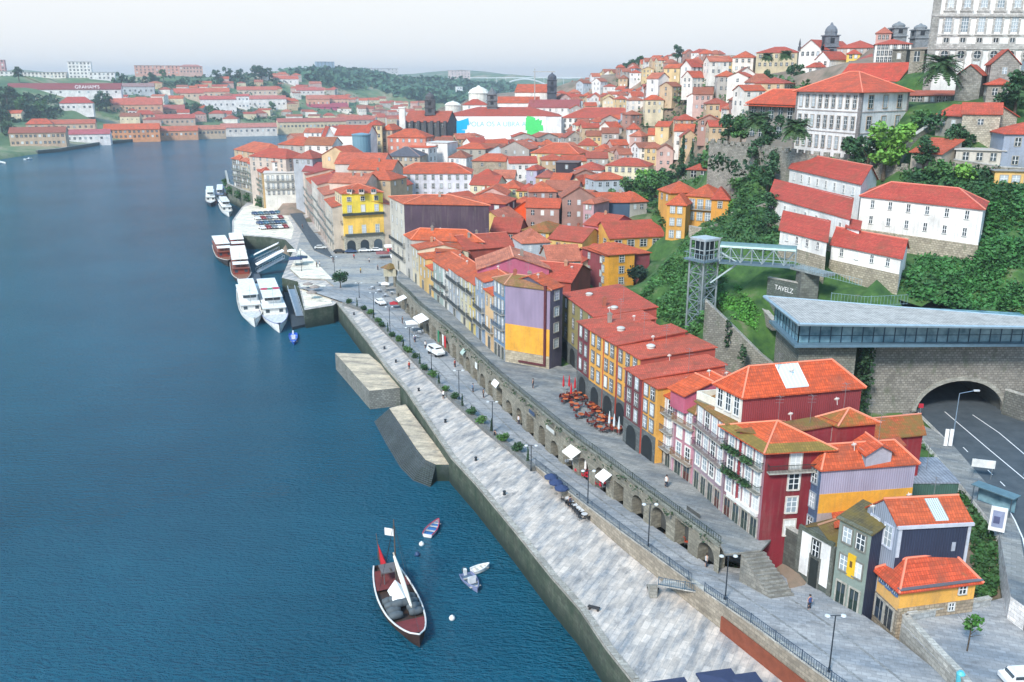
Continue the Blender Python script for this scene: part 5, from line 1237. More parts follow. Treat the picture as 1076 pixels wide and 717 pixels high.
mh('pale aqua tall house with few windows', 588, 606, 213, 246, 276, 276, 9, 'flat', .3, K(206, 222, 226), K(190, 190, 186), 3, 2, rm='matte', pale=.2)
mh('white house with iron balcony right of the pale aqua house', 602, 616, 206, 238, 283, 280, 9, 'gable_f', 1.6, K(232, 226, 214), SAL, 3, 2)
mh('orange hill house, left tower with four white windows and red hipped roof', 701, 721, 214, 252, 226, 224, 8, 'hip', 2.2, OC, OR2, 3, 2, name='hill_house', near=True, pale=1, w=1.5, h=1.8, sides={1: ('plaster', OC)})
mh('orange hill house, main block with white balcony doors under red roofs', 721, 752, 205.5, 236, 230, 226, 9, 'hip', 2.4, K(230, 170, 84), OR2, 2, 3, name='hill_house', near=True, pale=1, w=1.6, h=2.0, balc=(1,))
mh('orange hill house, right wing with one grey window', 748, 766, 208, 230, 225, 224, 9, 'hip', 2.2, K(226, 160, 72), RD, 1, 1, name='hill_house', near=True)
mh('orange hill house, rear block with peaked red roof', 705, 735, 201.5, 225, 236, 238, 8, 'pyr', 2.4, OC, OR2, 1, 2, name='hill_house')
mh('small garden pavilion with red hipped roof above the orange hill house', 722, 757, 178, 188, 262, 258, 9, 'hip', 2.2, K(120, 126, 110), RD, 1, 3, w=1.6, h=1.8, pale=.1)
mh('dark blue-sided house with cream gable and red roof', 578, 597, 191, 208, 326, 324, 12, 'gable_f', 2.6, DB, OR2, 1, 1, pale=.6)
mh('cream house with twin gables right of the dark blue-sided house', 597, 613, 194, 212, 322, 320, 9, 'gable_s', 2.8, CR, OR2, 1, 2)
mh('second cream gable with a tiny window', 614, 630, 193, 206, 320, 321, 9, 'gable_s', 2.6, K(240, 224, 170), OR2, 1, 1, w=.8, h=1)
mh('white house with blue awning right of the striped dark building', 603, 632, 178, 190, 366, 362, 11, 'hip', 2.6, K(232, 232, 234), RD, 1, 4)
mh('dark building with vertical timber stripes', 584, 607, 171, 185, 372, 370, 10, 'flat', .3, K(58, 50, 58), K(120, 100, 96), 1, 1, wm='cladding', rm='matte', scols=0)
mh('large house with big orange hipped roof and cream lower wall', 558, 608, 161, 182, 408, 400, 16, 'hip', 4.0, K(226, 208, 160), OR2, 2, 6, chim=2, ridgecap=True, pale=.7)
mh('long cream house with brown windows in two rows beside the terrace trees', 636, 681, 174, 194, 366, 360, 12, 'hip', 2.6, CR, RD, 2, 6, near=True, pale=0, w=1.3, h=1.7)
mh('rough stone house with small red roof', 496, 536, 169, 188, 402, 398, 11, 'hip', 2.8, K(186, 170, 148), OR2, 1, 2, wm='rubble', sides={3: ('plaster', GY)})
mh('grey-tan house with orange roof behind the rough stone house', 480, 510, 156, 176, 428, 424, 11, 'hip', 2.4, K(176, 170, 158), OR2, 2, 3)
mh('grey stone gabled house right of the rough stone house', 526, 556, 156, 178, 420, 414, 11, 'gable_s', 3.4, K(172, 166, 160), SAL, 2, 3)
mh('cream house under joined red roofs above the maroon house', 494, 522, 194, 210, 338, 335, 12, 'gable_f', 3.0, CR, RD, 1, 3)
mh('cream-yellow house with a green shutter', 526, 546, 197, 212, 332, 330, 9, 'hip', 2.4, K(238, 228, 170), OR2, 1, 2)
mh('yellow house with dark green windows', 543, 562, 200, 212, 330, 328, 8, 'hip', 2.2, YL, RD, 1, 3, pale=0)
mh('narrow lilac-grey house before the rough stone house', 553, 564, 178, 208, 352, 350, 8, 'hip', 1.4, K(186, 182, 204), RD, 3, 1)
mh('tan house with one blue window beside the narrow lilac-grey house', 563, 582, 186, 208, 348, 346, 9, 'hip', 2.4, K(206, 168, 126), K(178, 92, 80), 2, 2)
mh('small red-roofed house in front of the joined red roofs', 500, 526, 204, 216, 318, 316, 9, 'hip', 2.2, TN, RD, 1, 2, chim=1)
mh('pale green house with orange roof behind the vivid orange gable', 516, 534, 201, 214, 322, 322, 8, 'gable_f', 2.2, K(196, 210, 196), OR2, 1, 3)
mh('salmon-roofed house beside the narrow tan lane', 536, 560, 214, 226, 304, 302, 9, 'hip', 2.0, TN, OR2, 1, 2, chim=1)
mh('yellow corner palace on the square', 359, 402, 202.5, 262, 302, 307, 14, 'hip', 2.4, K(255, 226, 80), K(214, 96, 52), 0, 0, name='corner_palace', addtp=False, scols=0, group=None, sides={3: ('plaster', K(226, 216, 176)), 1: ('plaster', K(216, 190, 110))}, ridgecap=True)
SQ = list(root_info.values())[-1]; SQN = list(root_info.keys())[-1]; rr = bpy.data.objects[SQN]; rr['label'] = 'bright yellow corner house over grey stone arches facing the square'
q, z0, z1, ro = SQ; A, B = q[0], q[1]; L = (B - A).xy.length; zg = 5.4; fh = (z1 - zg) / 4.6
wall_patch(rr, 'stone_arcade', 'masonry', K(186, 182, 166), A, B, 0, L, zg - 3, zg + fh * 1.35, .15)
wall_patch(rr, 'upper_wall', 'plaster', K(252, 206, 96), A, B, 0, L, zg + fh * 1.36, zg + fh * 2.9, .06)
wall_patch(rr, 'balcony', 'metal', K(76, 88, 84), A, B, -.2, L + .2, zg + fh * 2.9, zg + fh * 3.08, .8)
wall_patch(rr, 'balcony', 'metal', K(96, 104, 98), A, B, .4, L - .4, zg + fh * 1.35, zg + fh * 1.5, .7)
for k in range(3):
 s = L * (k + .5) / 3
 def f():
  b = MB(); ow = 3.0; pts = [(-ow / 2, 0)] + [(-ow / 2 * math.cos(math.pi * i / 10), 3.0 + ow / 2 * math.sin(math.pi * i / 10)) for i in range(11)] + [(ow / 2, 0)]
  v = [Vector((x, -.2, z)) for x, z in pts]; b.poly(v)
  return b.mesh('archway', ['glass_dark'])
 inst('archway', cached('sqarch', f), rr, wallM(A, B, s, zg, world_loc(rr)))
 for r_, z, h in ((1, zg + fh * 1.5, 2.8), (2, zg + fh * 3.15, 2.3), (3, zg + fh * 4.0, 1.3)):
  o = inst('window', win_frame(1.3, h, 'stone'), rr, wallM(A, B, s, z, world_loc(rr), .06), K(214, 206, 180)); inst('pane', win_pane(1.3, h, r_ != 3), o)
 dormer(ro, (A.lerp(B, (k + .6) / 3.2).x, A.y + .6, z1 + .25), 0.05, 1.7, 1.2, 2.2, K(230, 214, 200))
put_windows(rr, q[3], q[0], zg, z1, 4, 3, 1.1, 1.9, False, .6, None, (1, 2))
WG = 'narrow balcony houses climbing west from the square'
cols_ = [K(206, 196, 180), K(190, 170, 158), K(214, 206, 196), K(176, 150, 140), K(196, 186, 170), K(212, 190, 150)]
base = [P(352, 266, 5.6), P(314, 206, 9)]
names = ['first grey balcony house left of the yellow corner house', 'second balcony house left of the yellow corner house, rosy beige', 'third balcony house left of the yellow corner house, pale front', 'fourth balcony house left of the yellow corner house, brownish front', 'fifth balcony house left of the yellow corner house, grey front', 'last ochre balcony house of the stepped street, next to the dark gap']
for k in range(6):
 B_, A_ = base[0].lerp(base[1], k / 6), base[0].lerp(base[1], (k + 1) / 6)
 q = quad(A_, B_, 12, (20, 6)); zt_ = 21.5 + (k * 37 % 5) * .7
 r = house('terraced_house', names[k], q, 3, zt_, 'gable_f', 2.2, cols_[k], [OR2, SAL, RD, OR2, K(170, 70, 70), RD][k], sides={1: ('plaster', K(206, 190, 170))}, group=WG, over=.3, chim=1)
 put_windows(r, q[0], q[1], 6, zt_, 5, 4, 1.0, 2.0, False, .6, 3, (1, 2, 3), K(128, 136, 136))
for u in range(270, 440, 22):
 for d_ in (345, 385, 425, 465): p = D(u, 200, d_); TP.append((p.x, p.y, 6 + (d_ - 345) * .03 if u > 325 else 5))
wl_ = [P(246, 196, 10), P(262, 199, 10), P(277, 208, 10)]
LBL = ['dark-fronted tall house at the river tip of the west row', 'beige balcony house second in the west row', 'house with green balconies third in the west row', 'pink balcony house fourth in the west row', 'faded red house fifth in the west row', 'ochre house of the west row next to the white palace front']
for k in range(6):
 A_, B_ = lerp2(wl_, k / 6), lerp2(wl_, (k + 1) / 6); q = quad(A_, B_, 14, (10, 10)); zt_ = 24.5 - k * .5
 r = house('terraced_house', LBL[k], q, 4, zt_, 'hip', 2.6, [K(150, 146, 140), K(200, 186, 160), K(170, 170, 150), K(206, 160, 140), K(196, 140, 124), K(206, 176, 130)][k], [K(224, 104, 66), SAL, OR2, RD, SAL, RD][k], group='tall houses of the west row above the river wall', over=.4, chim=1)
 put_windows(r, q[0], q[1], 10, zt_, 5, 4, 1.2, 2.2, False, .5, None, (1, 2, 3), K(130, 140, 130))
mh('white house with two blue-grey balconies at the end of the west row', 277, 311, 182, 214, 408, 411, 12, 'flat', .4, K(244, 240, 230), K(216, 206, 196), 3, 6, name='town_house', near=True, pale=.5, w=.9, h=1.6, rm='matte', balc=(1, 2))
mh('white upper storey set back on the balcony house of the west row', 286, 311, 170, 182, 418, 421, 10, 'flat', .3, K(244, 242, 236), SAL, 2, 4, rm='roof_tile', scols=0)
wall_strip('river_wall', 'tall river wall hung with green creeper below the west row', [P(237, 188, 5), P(240, 203, 5), P(252, 209, 5), P(278, 219, 5), P(300, 214, 5)], -2, 10, 1, ['quay_stone'], K(150, 150, 134))
mh('white chapel-like hall with long red roof and a tall white gable', 352, 386, 142, 163, 432, 428, 12, 'gable_f', 4.4, K(244, 242, 236), RD, 0, 0, group=MIDG, sides={3: ('plaster', K(246, 244, 240))})
mh('white gable front with pointed top left of the long white hall', 341, 352, 145, 163, 430, 432, 8, 'gable_s', 5.2, K(246, 244, 240), RD, 0, 0)
mh('white house with old tan roof and two dark windows', 320, 349, 152, 168, 416, 412, 10, 'gable_f', 3.2, K(242, 238, 230), K(176, 108, 70), 1, 3, pale=0)
mh('tan gable house with orange roof in front of the white hall', 338, 367, 163, 178, 396, 390, 12, 'gable_s', 3.6, K(216, 190, 150), OR2, 1, 2)
mh('wide low hall with salmon roof', 352, 402, 172, 188, 376, 372, 14, 'gable_f', 4.0, K(206, 200, 192), K(220, 104, 74), 0, 0, scols=0)
mh('square stone house with dark slate roof', 406, 441, 164, 178, 404, 402, 14, 'hip', 3.6, K(196, 180, 158), SLT, 2, 6, rm='matte', ridgecap=True)
mh('salmon house with red dormered roof and two balcony rows', 407, 447, 144, 162, 444, 440, 14, 'hip', 3.6, K(226, 142, 120), OR2, 2, 6, pale=.9)
mh('tall cream house with brown eaves left of the salmon house', 386, 401, 131, 162, 446, 446, 12, 'hip', 2.0, K(224, 206, 164), RD, 4, 3)
mh('red-roofed narrow house between cream tower and salmon house', 400, 412, 136, 160, 450, 448, 12, 'hip', 2.4, K(196, 180, 160), OR2, 3, 2)
mh('white house with three small windows right of the slate-roofed stone house', 424, 450, 155, 178, 420, 416, 10, 'flat', .3, K(242, 240, 236), OR2, 2, 3, rm='matte', pale=0)
mh('large plain white house with a roof terrace near the dark church', 448, 470, 150, 176, 432, 428, 12, 'flat', .3, K(244, 240, 236), K(220, 214, 206), 1, 1, rm='matte', scols=0)
mh('small grey house at the foot of the dark church', 420, 447, 150, 160, 470, 466, 10, 'hip', 2.2, GY, K(150, 120, 130), 1, 3)
mh('low mauve-roofed house left of the yellow corner house', 318, 352, 180, 196, 396, 392, 12, 'gable_f', 3.4, K(206, 190, 180), K(176, 74, 84), 1, 3, chim=1)
mh('salmon-roofed house behind the yellow corner house, left', 346, 384, 192, 206, 334, 330, 12, 'gable_f', 3.0, K(214, 196, 180), SAL, 0, 0, chim=2)
mh('orange-roofed house behind the yellow corner house, right', 376, 410, 188, 206, 344, 338, 12, 'hip', 3.0, TN, OR2, 1, 3, chim=1)
mh('red roof between the yellow corner house and the lilac-white block', 366, 412, 178, 192, 362, 358, 13, 'gable_f', 3.4, K(200, 180, 160), OR2, 1, 4, chim=1)
mh('long red-roofed house in front of the wide salmon hall', 392, 414, 196, 215, 350, 346, 14, 'gable_s', 3.0, TN, RD, 1, 2)
mh('orange-roofed house on the river tip', 246, 276, 158, 176, 470, 440, 16, 'hip', 4.0, TN, K(228, 112, 72), 4, 5, srows=4, scols=4, veR=160)
mh('red-roofed house behind the river tip', 262, 300, 165, 180, 430, 415, 14, 'hip', 3.6, K(206, 190, 176), RD, 3, 5, srows=3, scols=3)
mh('orange-roofed house left of the tan-roofed white house', 292, 322, 152, 166, 440, 432, 14, 'hip', 3.4, GY, OR2, 1, 3)
mh('grey house with brown roof beside the white upper storey', 308, 328, 166, 184, 402, 398, 12, 'hip', 3.0, K(176, 180, 186), K(190, 84, 66), 1, 3)
b = MB(); p = D(380.5, 161, 426); TP.append((p.x, p.y, p.z)); b.lathe([(4.3, -4), (4.3, 8.2), (4.6, 8.3), (4.6, 8.8), (.5, 9.4)], 20); o = b.build('tank', ['cladding'], None, K(120, 160, 178)); o.location = p; tag(o, 'round blue-grey tank tower against the white hall', 'tank')
r, q = mh('dark granite church with red gable roof and deep buttressed walls', 425, 470, 128, 160, 545, 540, 22, 'gable_f', 6.0, K(104, 104, 106), K(196, 92, 70), 1, 5, wm='masonry', name='church', group=None, pale=0, w=1.6, h=5, scols=0)
A, B = q[0], q[1]
for k in range(7): wall_patch(r, 'buttress', 'masonry', K(92, 92, 96), A, B, (B - A).length * k / 6.5, (B - A).length * k / 6.5 + 1.6, world_loc(r).z, root_info[r.name][2] + .5, 1.6)
def tower(name, label, u, vt, vb, d, w, col, stages=3, dome=True, label_cat='tower'):
 b0 = D(u, vb, d); zt_ = D(u, vt, d).z; h = zt_ - b0.z; t = thing(name, label, label_cat, b0); b = MB(); b.box(b0.x - w / 2, b0.x + w / 2, b0.y, b0.y + w, b0.z - 8, b0.z + h * .72); b.build('shaft', ['masonry'], t, col)
 c = MB(); ww = w * .58
 for k in range(1, stages + 1):
  z = b0.z + h * .72 * k / stages; c.box(b0.x - ww, b0.x + ww, b0.y - w * .08, b0.y + w * 1.08, z - .35, z + .05)
 c.build('cornice', ['masonry'], t, tuple(x * 1.15 for x in col[:3]) + (1,))
 wn = MB()
 for k in range(1, stages):
  z = b0.z + h * .72 * (k + .25) / stages; wn.box(b0.x - w * .16, b0.x + w * .16, b0.y - .06, b0.y + .1, z, z + h * .72 / stages * .5); wn.box(b0.x - w / 2 - .06, b0.x - w / 2 + .1, b0.y + w * .34, b0.y + w * .66, z, z + h * .72 / stages * .5)
 wn.build('bell_opening', ['matte'], t, K(40, 44, 50))
 dm = MB(); z0 = b0.z + h * .72; r_ = w * .5
 dm.lathe([(r_ * .95, z0), (r_ * .95, z0 + h * .06), (r_, z0 + h * .07), (r_ * .9, z0 + h * .13), (r_ * .6, z0 + h * .19), (r_ * .25, z0 + h * .22), (r_ * .2, z0 + h * .25), (.08, z0 + h * .28)] if dome else [(r_ * 1.1, z0), (.1, z0 + h * .28)], 10, (b0.x, b0.y + w / 2, 0))
 dm.build('dome' if dome else 'spire', ['matte'], t, tuple(x * .85 for x in col[:3]) + (1,)); TP.append((b0.x, b0.y, b0.z)); return t
tower('bell_tower', 'dark bell tower of the granite church', 452, 96, 128, 548, 6, K(96, 96, 100))
b = MB(); p = D(423, 142, 500); b.prism([(p.x - 1.6, p.y), (p.x + 1.6, p.y), (p.x + 1.6, p.y + 3), (p.x - 1.6, p.y + 3)], p.z - 4, D(423, 113, 500).z); b.prism([(p.x - 1.9, p.y - .3), (p.x + 1.9, p.y - .3), (p.x + 1.9, p.y + 3.3), (p.x - 1.9, p.y + 3.3)], D(423, 114, 500).z, D(423, 112.6, 500).z); o = b.build('chimney_stack', ['plaster'], None, K(240, 236, 228), origin=p); tag(o, 'square white chimney stack left of the dark granite church', 'chimney')
r, q = mh('vast white palace covered by a printed banner with blue and green marks', 468, 590, 122, 150, 585, 585, 40, 'hip', 5.0, K(246, 246, 246), RD, 0, 0, group=None, name='palace', scols=0)
A, B = q[0], q[1]; L = (B - A).xy.length; z0b, z1b = world_loc(r).z + 4, root_info[r.name][2]; org = world_loc(r)
wall_patch(r, 'banner', 'cloth', K(250, 250, 250), A, B, .3, L * .87, z0b - 3, z1b - .3, .3, 'white printed banner')
sc = (z1b - z0b) / 20
def splash(label, s0, s1, zc, hgt, col, seed):
 rr_ = random.Random(seed); b = MB(); cx_ = (s0 + s1) / 2
 for k in range(20):
  a0 = s0 + (s1 - s0) * rr_.uniform(0, .6); a1 = min(s1 + 1, a0 + (s1 - s0) * rr_.uniform(.2, .5)); zc_ = zc + hgt * rr_.uniform(-.36, .36); hh_ = hgt * rr_.uniform(.05, .16); sk = rr_.uniform(-2.4, 2.4)
  b.poly([(a0, -.34 - k * .01, zc_ - hh_ + sk), (a1, -.34 - k * .01, zc_ - hh_), (a1 + rr_.uniform(-1, 1), -.34 - k * .01, zc_ + hh_), (a0 + rr_.uniform(-1, 1), -.34 - k * .01, zc_ + hh_ - sk)])
 d = (B - A).xy.normalized()
 o = inst('banner_print', b.mesh('banner_print', ['cloth']), r, Matrix.Translation(Vector((A.x, A.y, 0)) - org) @ Matrix.Rotation(math.atan2(d.y, d.x), 4, 'Z'), col); o['label'] = label
splash('cyan-blue brush mark', .5, L * .205, (z0b + z1b) / 2, (z1b - z0b) * .95, K(10, 184, 240), 3)
splash('green brush mark', L * .68, L * .86, (z0b + z1b) / 2 + 1, (z1b - z0b) * .8, K(84, 222, 120), 5)
text_obj('lettering', 'POLA OS A UBRA A.', 4.3, wallM(A, B, L * .45, z1b - 6.5, org, .4) @ Matrix.Rotation(math.pi / 2, 4, 'X'), 'letter_teal', r)
mh('long white palace wing with rows of small windows right of the banner', 590, 672, 124, 146, 590, 575, 26, 'hip', 6.0, K(240, 236, 228), RD, 3, 14, group=None, name='palace', w=1.3, h=1.8, pale=0, scols=0, ridgecap=True)
mh('white rear palace block with long mauve-red roof', 555, 608, 113, 122, 630, 625, 20, 'gable_f', 5.0, K(242, 240, 234), K(176, 84, 90), 1, 8, group=None, name='palace', scols=0)
mh('white church nave with bright orange roof behind the banner palace', 541, 577, 97, 112, 660, 655, 24, 'gable_f', 5.5, K(244, 240, 232), OR2, 1, 1, group=None, name='church', scols=0)
mh('low orange roofed cloister range behind the banner palace', 523, 566, 108, 116, 640, 638, 14, 'gable_f', 4.0, K(244, 240, 236), OR2, 0, 0, group=None, name='cloister', scols=0)
mh('white house with red roof left of the domed drum', 486, 512, 110, 118, 640, 640, 14, 'hip', 3.6, K(244, 242, 238), RD, 1, 2, group=MIDG, scols=0)
t = tower('church_tower', 'dark church tower with pinnacles right of the orange nave roof', 580, 76, 104, 650, 6.5, K(90, 94, 104))
tower('clock_tower', 'square grey stone tower standing in front of the white dome', 517, 92, 118, 600, 6.5, K(120, 122, 124), 3, False)
for (u, vb_, vt_, d, rr_, nm, lb) in ((503, 104, 90, 680, 7.5, 'dome', 'white dome on a windowed drum behind the banner palace'), (476, 114, 106, 640, 5.5, 'dome', 'small pale dome at the left end of the banner palace')):
 p = D(u, vb_, d); h = D(u, vt_, d).z - p.z; b = MB(); b.lathe([(rr_, -12), (rr_, h * .4), (rr_ * 1.08, h * .42), (rr_ * 1.0, h * .5), (rr_ * .85, h * .68), (rr_ * .5, h * .84), (rr_ * .2, h * .9), (rr_ * .15, h * .98), (.2, h)], 18)
 o = b.build(nm, ['plaster'], None, K(236, 234, 224), smooth=False); o.location = p; tag(o, lb, 'dome')
 TP.append((p.x, p.y, p.z - 5))
b = MB(); p = D(562, 112, 640); b.tube(p - Vector((0, 0, 10)), D(562, 72, 640), .35, n=5); b.box(p.x - 1.5, p.x + 14, p.y - .3, p.y + .3, D(562, 76, 640).z, D(562, 76, 640).z + .6); o = b.build('crane', ['metal'], None, K(196, 196, 190), origin=p); tag(o, 'thin pale tower crane above the orange nave roof', 'crane')
r, q = mh('red iron market hall with long blue-grey roof', 641, 716, 133, 141, 522, 510, 22, 'gable_f', 3.0, K(186, 60, 66), K(116, 138, 168), 1, 12, group=None, name='market_hall', rm='matte', w=2.2, h=2.4, pale=.2, scols=0)
mh('tall blank beige wall house above the market hall', 703, 717, 113, 132, 560, 556, 14, 'flat', .3, K(206, 180, 146), K(180, 170, 160), 0, 0, rm='matte', group=MIDG, sides={3: ('plaster', K(196, 196, 196))})
mh('white and grey house with many windows above the market hall roof', 674, 704, 116, 130, 566, 562, 14, 'hip', 2.4, K(232, 230, 228), K(196, 110, 90), 3, 6, group=MIDG, scols=0)
mh('large orange-roofed block on the hillside', 670, 712, 101, 112, 620, 614, 20, 'hip', 5.0, K(232, 224, 206), OR2, 1, 6, group=MIDG, scols=0)
mh('white house beside the beige wall with orange roof', 712, 740, 112, 124, 560, 556, 12, 'hip', 2.8, K(238, 232, 224), OR2, 1, 4)
mh('cream palace on the skyline with red roof', 795, 838, 55, 78, 432, 424, 14, 'hip', 2.6, K(206, 192, 160), RD, 2, 7, group=MIDG, pale=.1, scols=2)
mh('white house with orange roof on the skyline left of the cream palace', 770, 792, 60, 76, 440, 436, 12, 'hip', 2.8, K(236, 226, 216), OR2, 2, 3)
mh('yellow house on the skyline with orange roof', 757, 772, 64, 78, 446, 444, 12, 'hip', 2.4, K(232, 206, 140), OR2, 2, 2)
wall_strip('retaining_wall', 'old stone retaining wall below the cream palace on the skyline', [D(776, 78, 415), D(815, 79, 404)], 40, [D(776, 78, 415).z, D(815, 79, 404).z], 1, ['rubble'], K(140, 138, 132))
r, q = mh('white baroque church front with pinnacles on the skyline', 840, 864, 52, 74, 400, 392, 26, 'gable_s', 4.0, K(242, 238, 232), RD, 1, 4, group=None, name='church', pale=.2, frame=K(130, 128, 128))
for (s, i) in ((0, 0), (1, 0), (.33, 1), (0, 3)):
 p = q[0].lerp(q[1], s) if i == 0 else q[1]; z = root_info[r.name][2]; b = MB(); b.lathe([(.7, z - .5), (.7, z + 1.2), (.35, z + 1.4), (.5, z + 2.2), (.05, z + 4.6)], 6, (p.x, p.y, 0)); b.build('pinnacle', ['masonry'], r, K(100, 102, 108))
mh('small white gabled chapel below the baroque church', 857, 872, 62, 82, 382, 376, 12, 'gable_s', 3.0, K(244, 242, 238), RD, 2, 2, group=None, name='chapel', pale=0)
mh('small white house with red roof left of the gabled chapel', 847, 857, 70, 82, 378, 374, 9, 'hip', 1.6, K(240, 236, 230), RD, 1, 1)
tower('bell_tower', 'dark stone bell tower with a dome next to the baroque church', 872, 23, 72, 396, 5.6, K(126, 132, 140))
mh('white palace-front house with dark window rows right of the bell tower', 920, 958, 46, 66, 330, 326, 14, 'hip', 1.8, K(236, 232, 226), RD, 3, 8, group=MIDG, frame=K(120, 120, 120), pale=.1)
for (u, v, lb) in ((945, 34, 'grey church dome turret left of the palace, nearest the sky'), (968, 36, 'second grey church turret touching the palace corner')):
 tower('turret', lb, u, v - 12, v + 12, 350, 5.0, K(140, 146, 150), 2, True)
mh('pink upper house with hipped roof left of the grey dome turret', 921, 937, 34, 46, 345, 343, 10, 'hip', 2.0, K(206, 160, 150), K(196, 112, 92), 1, 3, group=MIDG)
mh('yellow house right of the bell tower', 890, 904, 56, 70, 372, 370, 10, 'hip', 1.6, K(238, 200, 96), RD, 2, 2)
mh('long red-roofed house right of the bell tower', 880, 918, 50, 64, 386, 378, 14, 'hip', 3.0, K(190, 180, 170), RD, 2, 5)
mh('grey-purple house under the red roof beside the yellow house', 902, 924, 62, 80, 350, 346, 12, 'hip', 2.0, K(170, 160, 166), K(180, 100, 96), 2, 4)
for a in [(540, 150, 575), (600, 160, 520), (650, 150, 525), (700, 165, 430), (740, 140, 425), (780, 105, 420), (760, 80, 560), (680, 100, 640), (620, 112, 640), (660, 78, 760), (720, 66, 720), (760, 58, 640), (800, 78, 430), (840, 84, 390), (820, 110, 330), (760, 130, 370), (780, 150, 300), (900, 72, 370), (960, 60, 330), (1000, 62, 300), (640, 84, 800), (600, 92, 900), (560, 100, 860), (500, 112, 760), (440, 128, 700), (400, 138, 640), (350, 150, 560)]: tp(*a)
def in_poly(u, v, pl):
 c = False
 for i in range(len(pl)):
  (x0, y0), (x1, y1) = pl[i - 1], pl[i]
  if (y0 > v) != (y1 > v) and u < (x1 - x0) * (v - y0) / (y1 - y0) + x0: c = not c
 return c
WC = [(K(240, 234, 224), 'white'), (K(228, 214, 182), 'cream'), (K(186, 180, 172), 'grey'), (K(208, 182, 148), 'beige'), (K(226, 200, 150), 'pale yellow'), (K(210, 176, 166), 'pale pink'), (K(196, 206, 214), 'pale blue'), (K(240, 238, 236), 'white'), (K(236, 232, 226), 'white'), (K(172, 134, 122), 'brown')]
RC = [(OR2, 'orange'), (RD, 'red'), (SAL, 'salmon'), (K(228, 106, 62), 'bright orange'), (K(184, 84, 64), 'rust-red'), (K(214, 88, 52), 'orange'), (K(166, 100, 76), 'brown'), (K(190, 110, 84), 'faded orange')]
FG = 'tightly packed houses of the old town hillside'
def put_house(x, y, w, dp, h, yaw, roof, rh, wall, rc, rows, cols, group, name='town_house', dig=5, zt=None, wins=True, frames=False, pts=TP):
 c, s = math.cos(yaw), math.sin(yaw)
 q = [Vector((x + c * a - s * b_, y + s * a + c * b_, 0)) for a, b_ in ((-w / 2, -dp / 2), (w / 2, -dp / 2), (w / 2, dp / 2), (-w / 2, dp / 2))]
 z = float(idw(pts, [x], [y])[0]) if zt is None else zt
 r = house(name, None, q, z - dig, z + h, roof, rh, wall[0], rc[0], group=group, over=.35, ridgecap=False)
 if wins:
  put_windows(r, q[0], q[1], z + .3, z + h, rows, cols, 1.0, 1.5, False, .35, frames=frames)
  sd = 1 if proj((x, y, z))[0] < 560 else 3
  put_windows(r, q[sd], q[(sd + 1) % 4], z + .3, z + h, rows, max(1, cols - 1), 1.0, 1.5, False, .35, frames=frames)
 u, v = proj((x, y, z + h / 2))
 REG.append((r, (u, v), dict(wall=wall[1], roof=rc[1], rt={'hip': 'hipped', 'gable_f': 'gabled', 'gable_s': 'gabled', 'flat': 'flat'}[roof], rows=rows, w=w, h=h)))
 return r
def fill(poly, x0, x1, y0, y1, sx, sy, hr=(6, 10), prob=.9, group=FG, minr=.78, yaw0=0., wr=(8, 13), name='town_house'):
 n_ = 0; y = y0
 while y < y1:
  x = x0 + U(0, sx)
  while x < x1:
   xx, yy = x + U(-.25, .25) * sx, y + U(-.3, .3) * sy
   z = float(idw(TP, [xx], [yy])[0]); u, v = proj((xx, yy, z + 3))
   if in_poly(u, v, poly) and R() < prob:
    w, dp = U(*wr), U(wr[0], wr[1]); rad = max(w, dp) * .5
    if all((hx - xx) ** 2 + (hy - yy) ** 2 > ((hr_ + rad) * minr) ** 2 for hx, hy, hr_ in HOUSES):
     h = U(*hr); rf = random.choice(['hip', 'hip', 'gable_f', 'gable_f', 'gable_s'])
     put_house(xx, yy, w, dp, h, yaw0 + U(-.3, .3) + (0 if R() < .8 else .8), rf, U(1.8, 3.0), random.choice(WC), random.choice(RC), max(1, round(h / 3.3)), max(2, round(w / 3)), group, name); n_ += 1
   x += sx
  y += sy
 return n_
N1 = fill([(600, 168), (600, 112), (582, 106), (602, 92), (640, 78), (690, 66), (760, 56), (770, 80), (800, 92), (800, 122), (770, 140), (720, 160), (690, 172), (640, 170)], -20, 330, 330, 960, 10.0, 11.0, (5, 8), .92, FG, .68, 0., (6, 9.5), name='hillside_house')
N2 = fill([(470, 152), (600, 152), (640, 170), (640, 210), (560, 215), (502, 215), (502, 180), (470, 172)], -90, 90, 300, 560, 13.0, 13.0, (6, 9))
N3 = fill([(300, 140), (420, 140), (470, 150), (470, 172), (420, 174), (330, 176), (296, 176)], -160, -30, 330, 560, 13.0, 14.0, (6, 9))
N4 = fill([(430, 225), (612, 215), (640, 250), (600, 300), (545, 300), (430, 240)], -40, 60, 215, 345, 11.0, 12.0, (8, 11), wr=(7, 10))
N5 = fill([(740, 82), (772, 80), (840, 92), (800, 104), (760, 104)], 60, 180, 330, 560, 12.0, 13.0, minr=.7)
N6 = 0
print('fill', N1, N2, N3, N4, N5, N6)
shore_px = [(-140, 196), (0, 168), (40, 162), (62, 160), (110, 152), (165, 147.5), (240, 143), (300, 137.5), (385, 131)]
shore = PL(shore_px, 0.0) + [Vector((-120, 1560, 0)), Vector((60, 1800, 0)), Vector((500, 2100, 0))]
def tg(u, v, d): p = D(u, v, d); TG.append((p.x, p.y, p.z)); return p
for p in shore: TG.append((p.x, p.y, 2.5)); TG.append((p.x - 25, p.y + 25, 5))
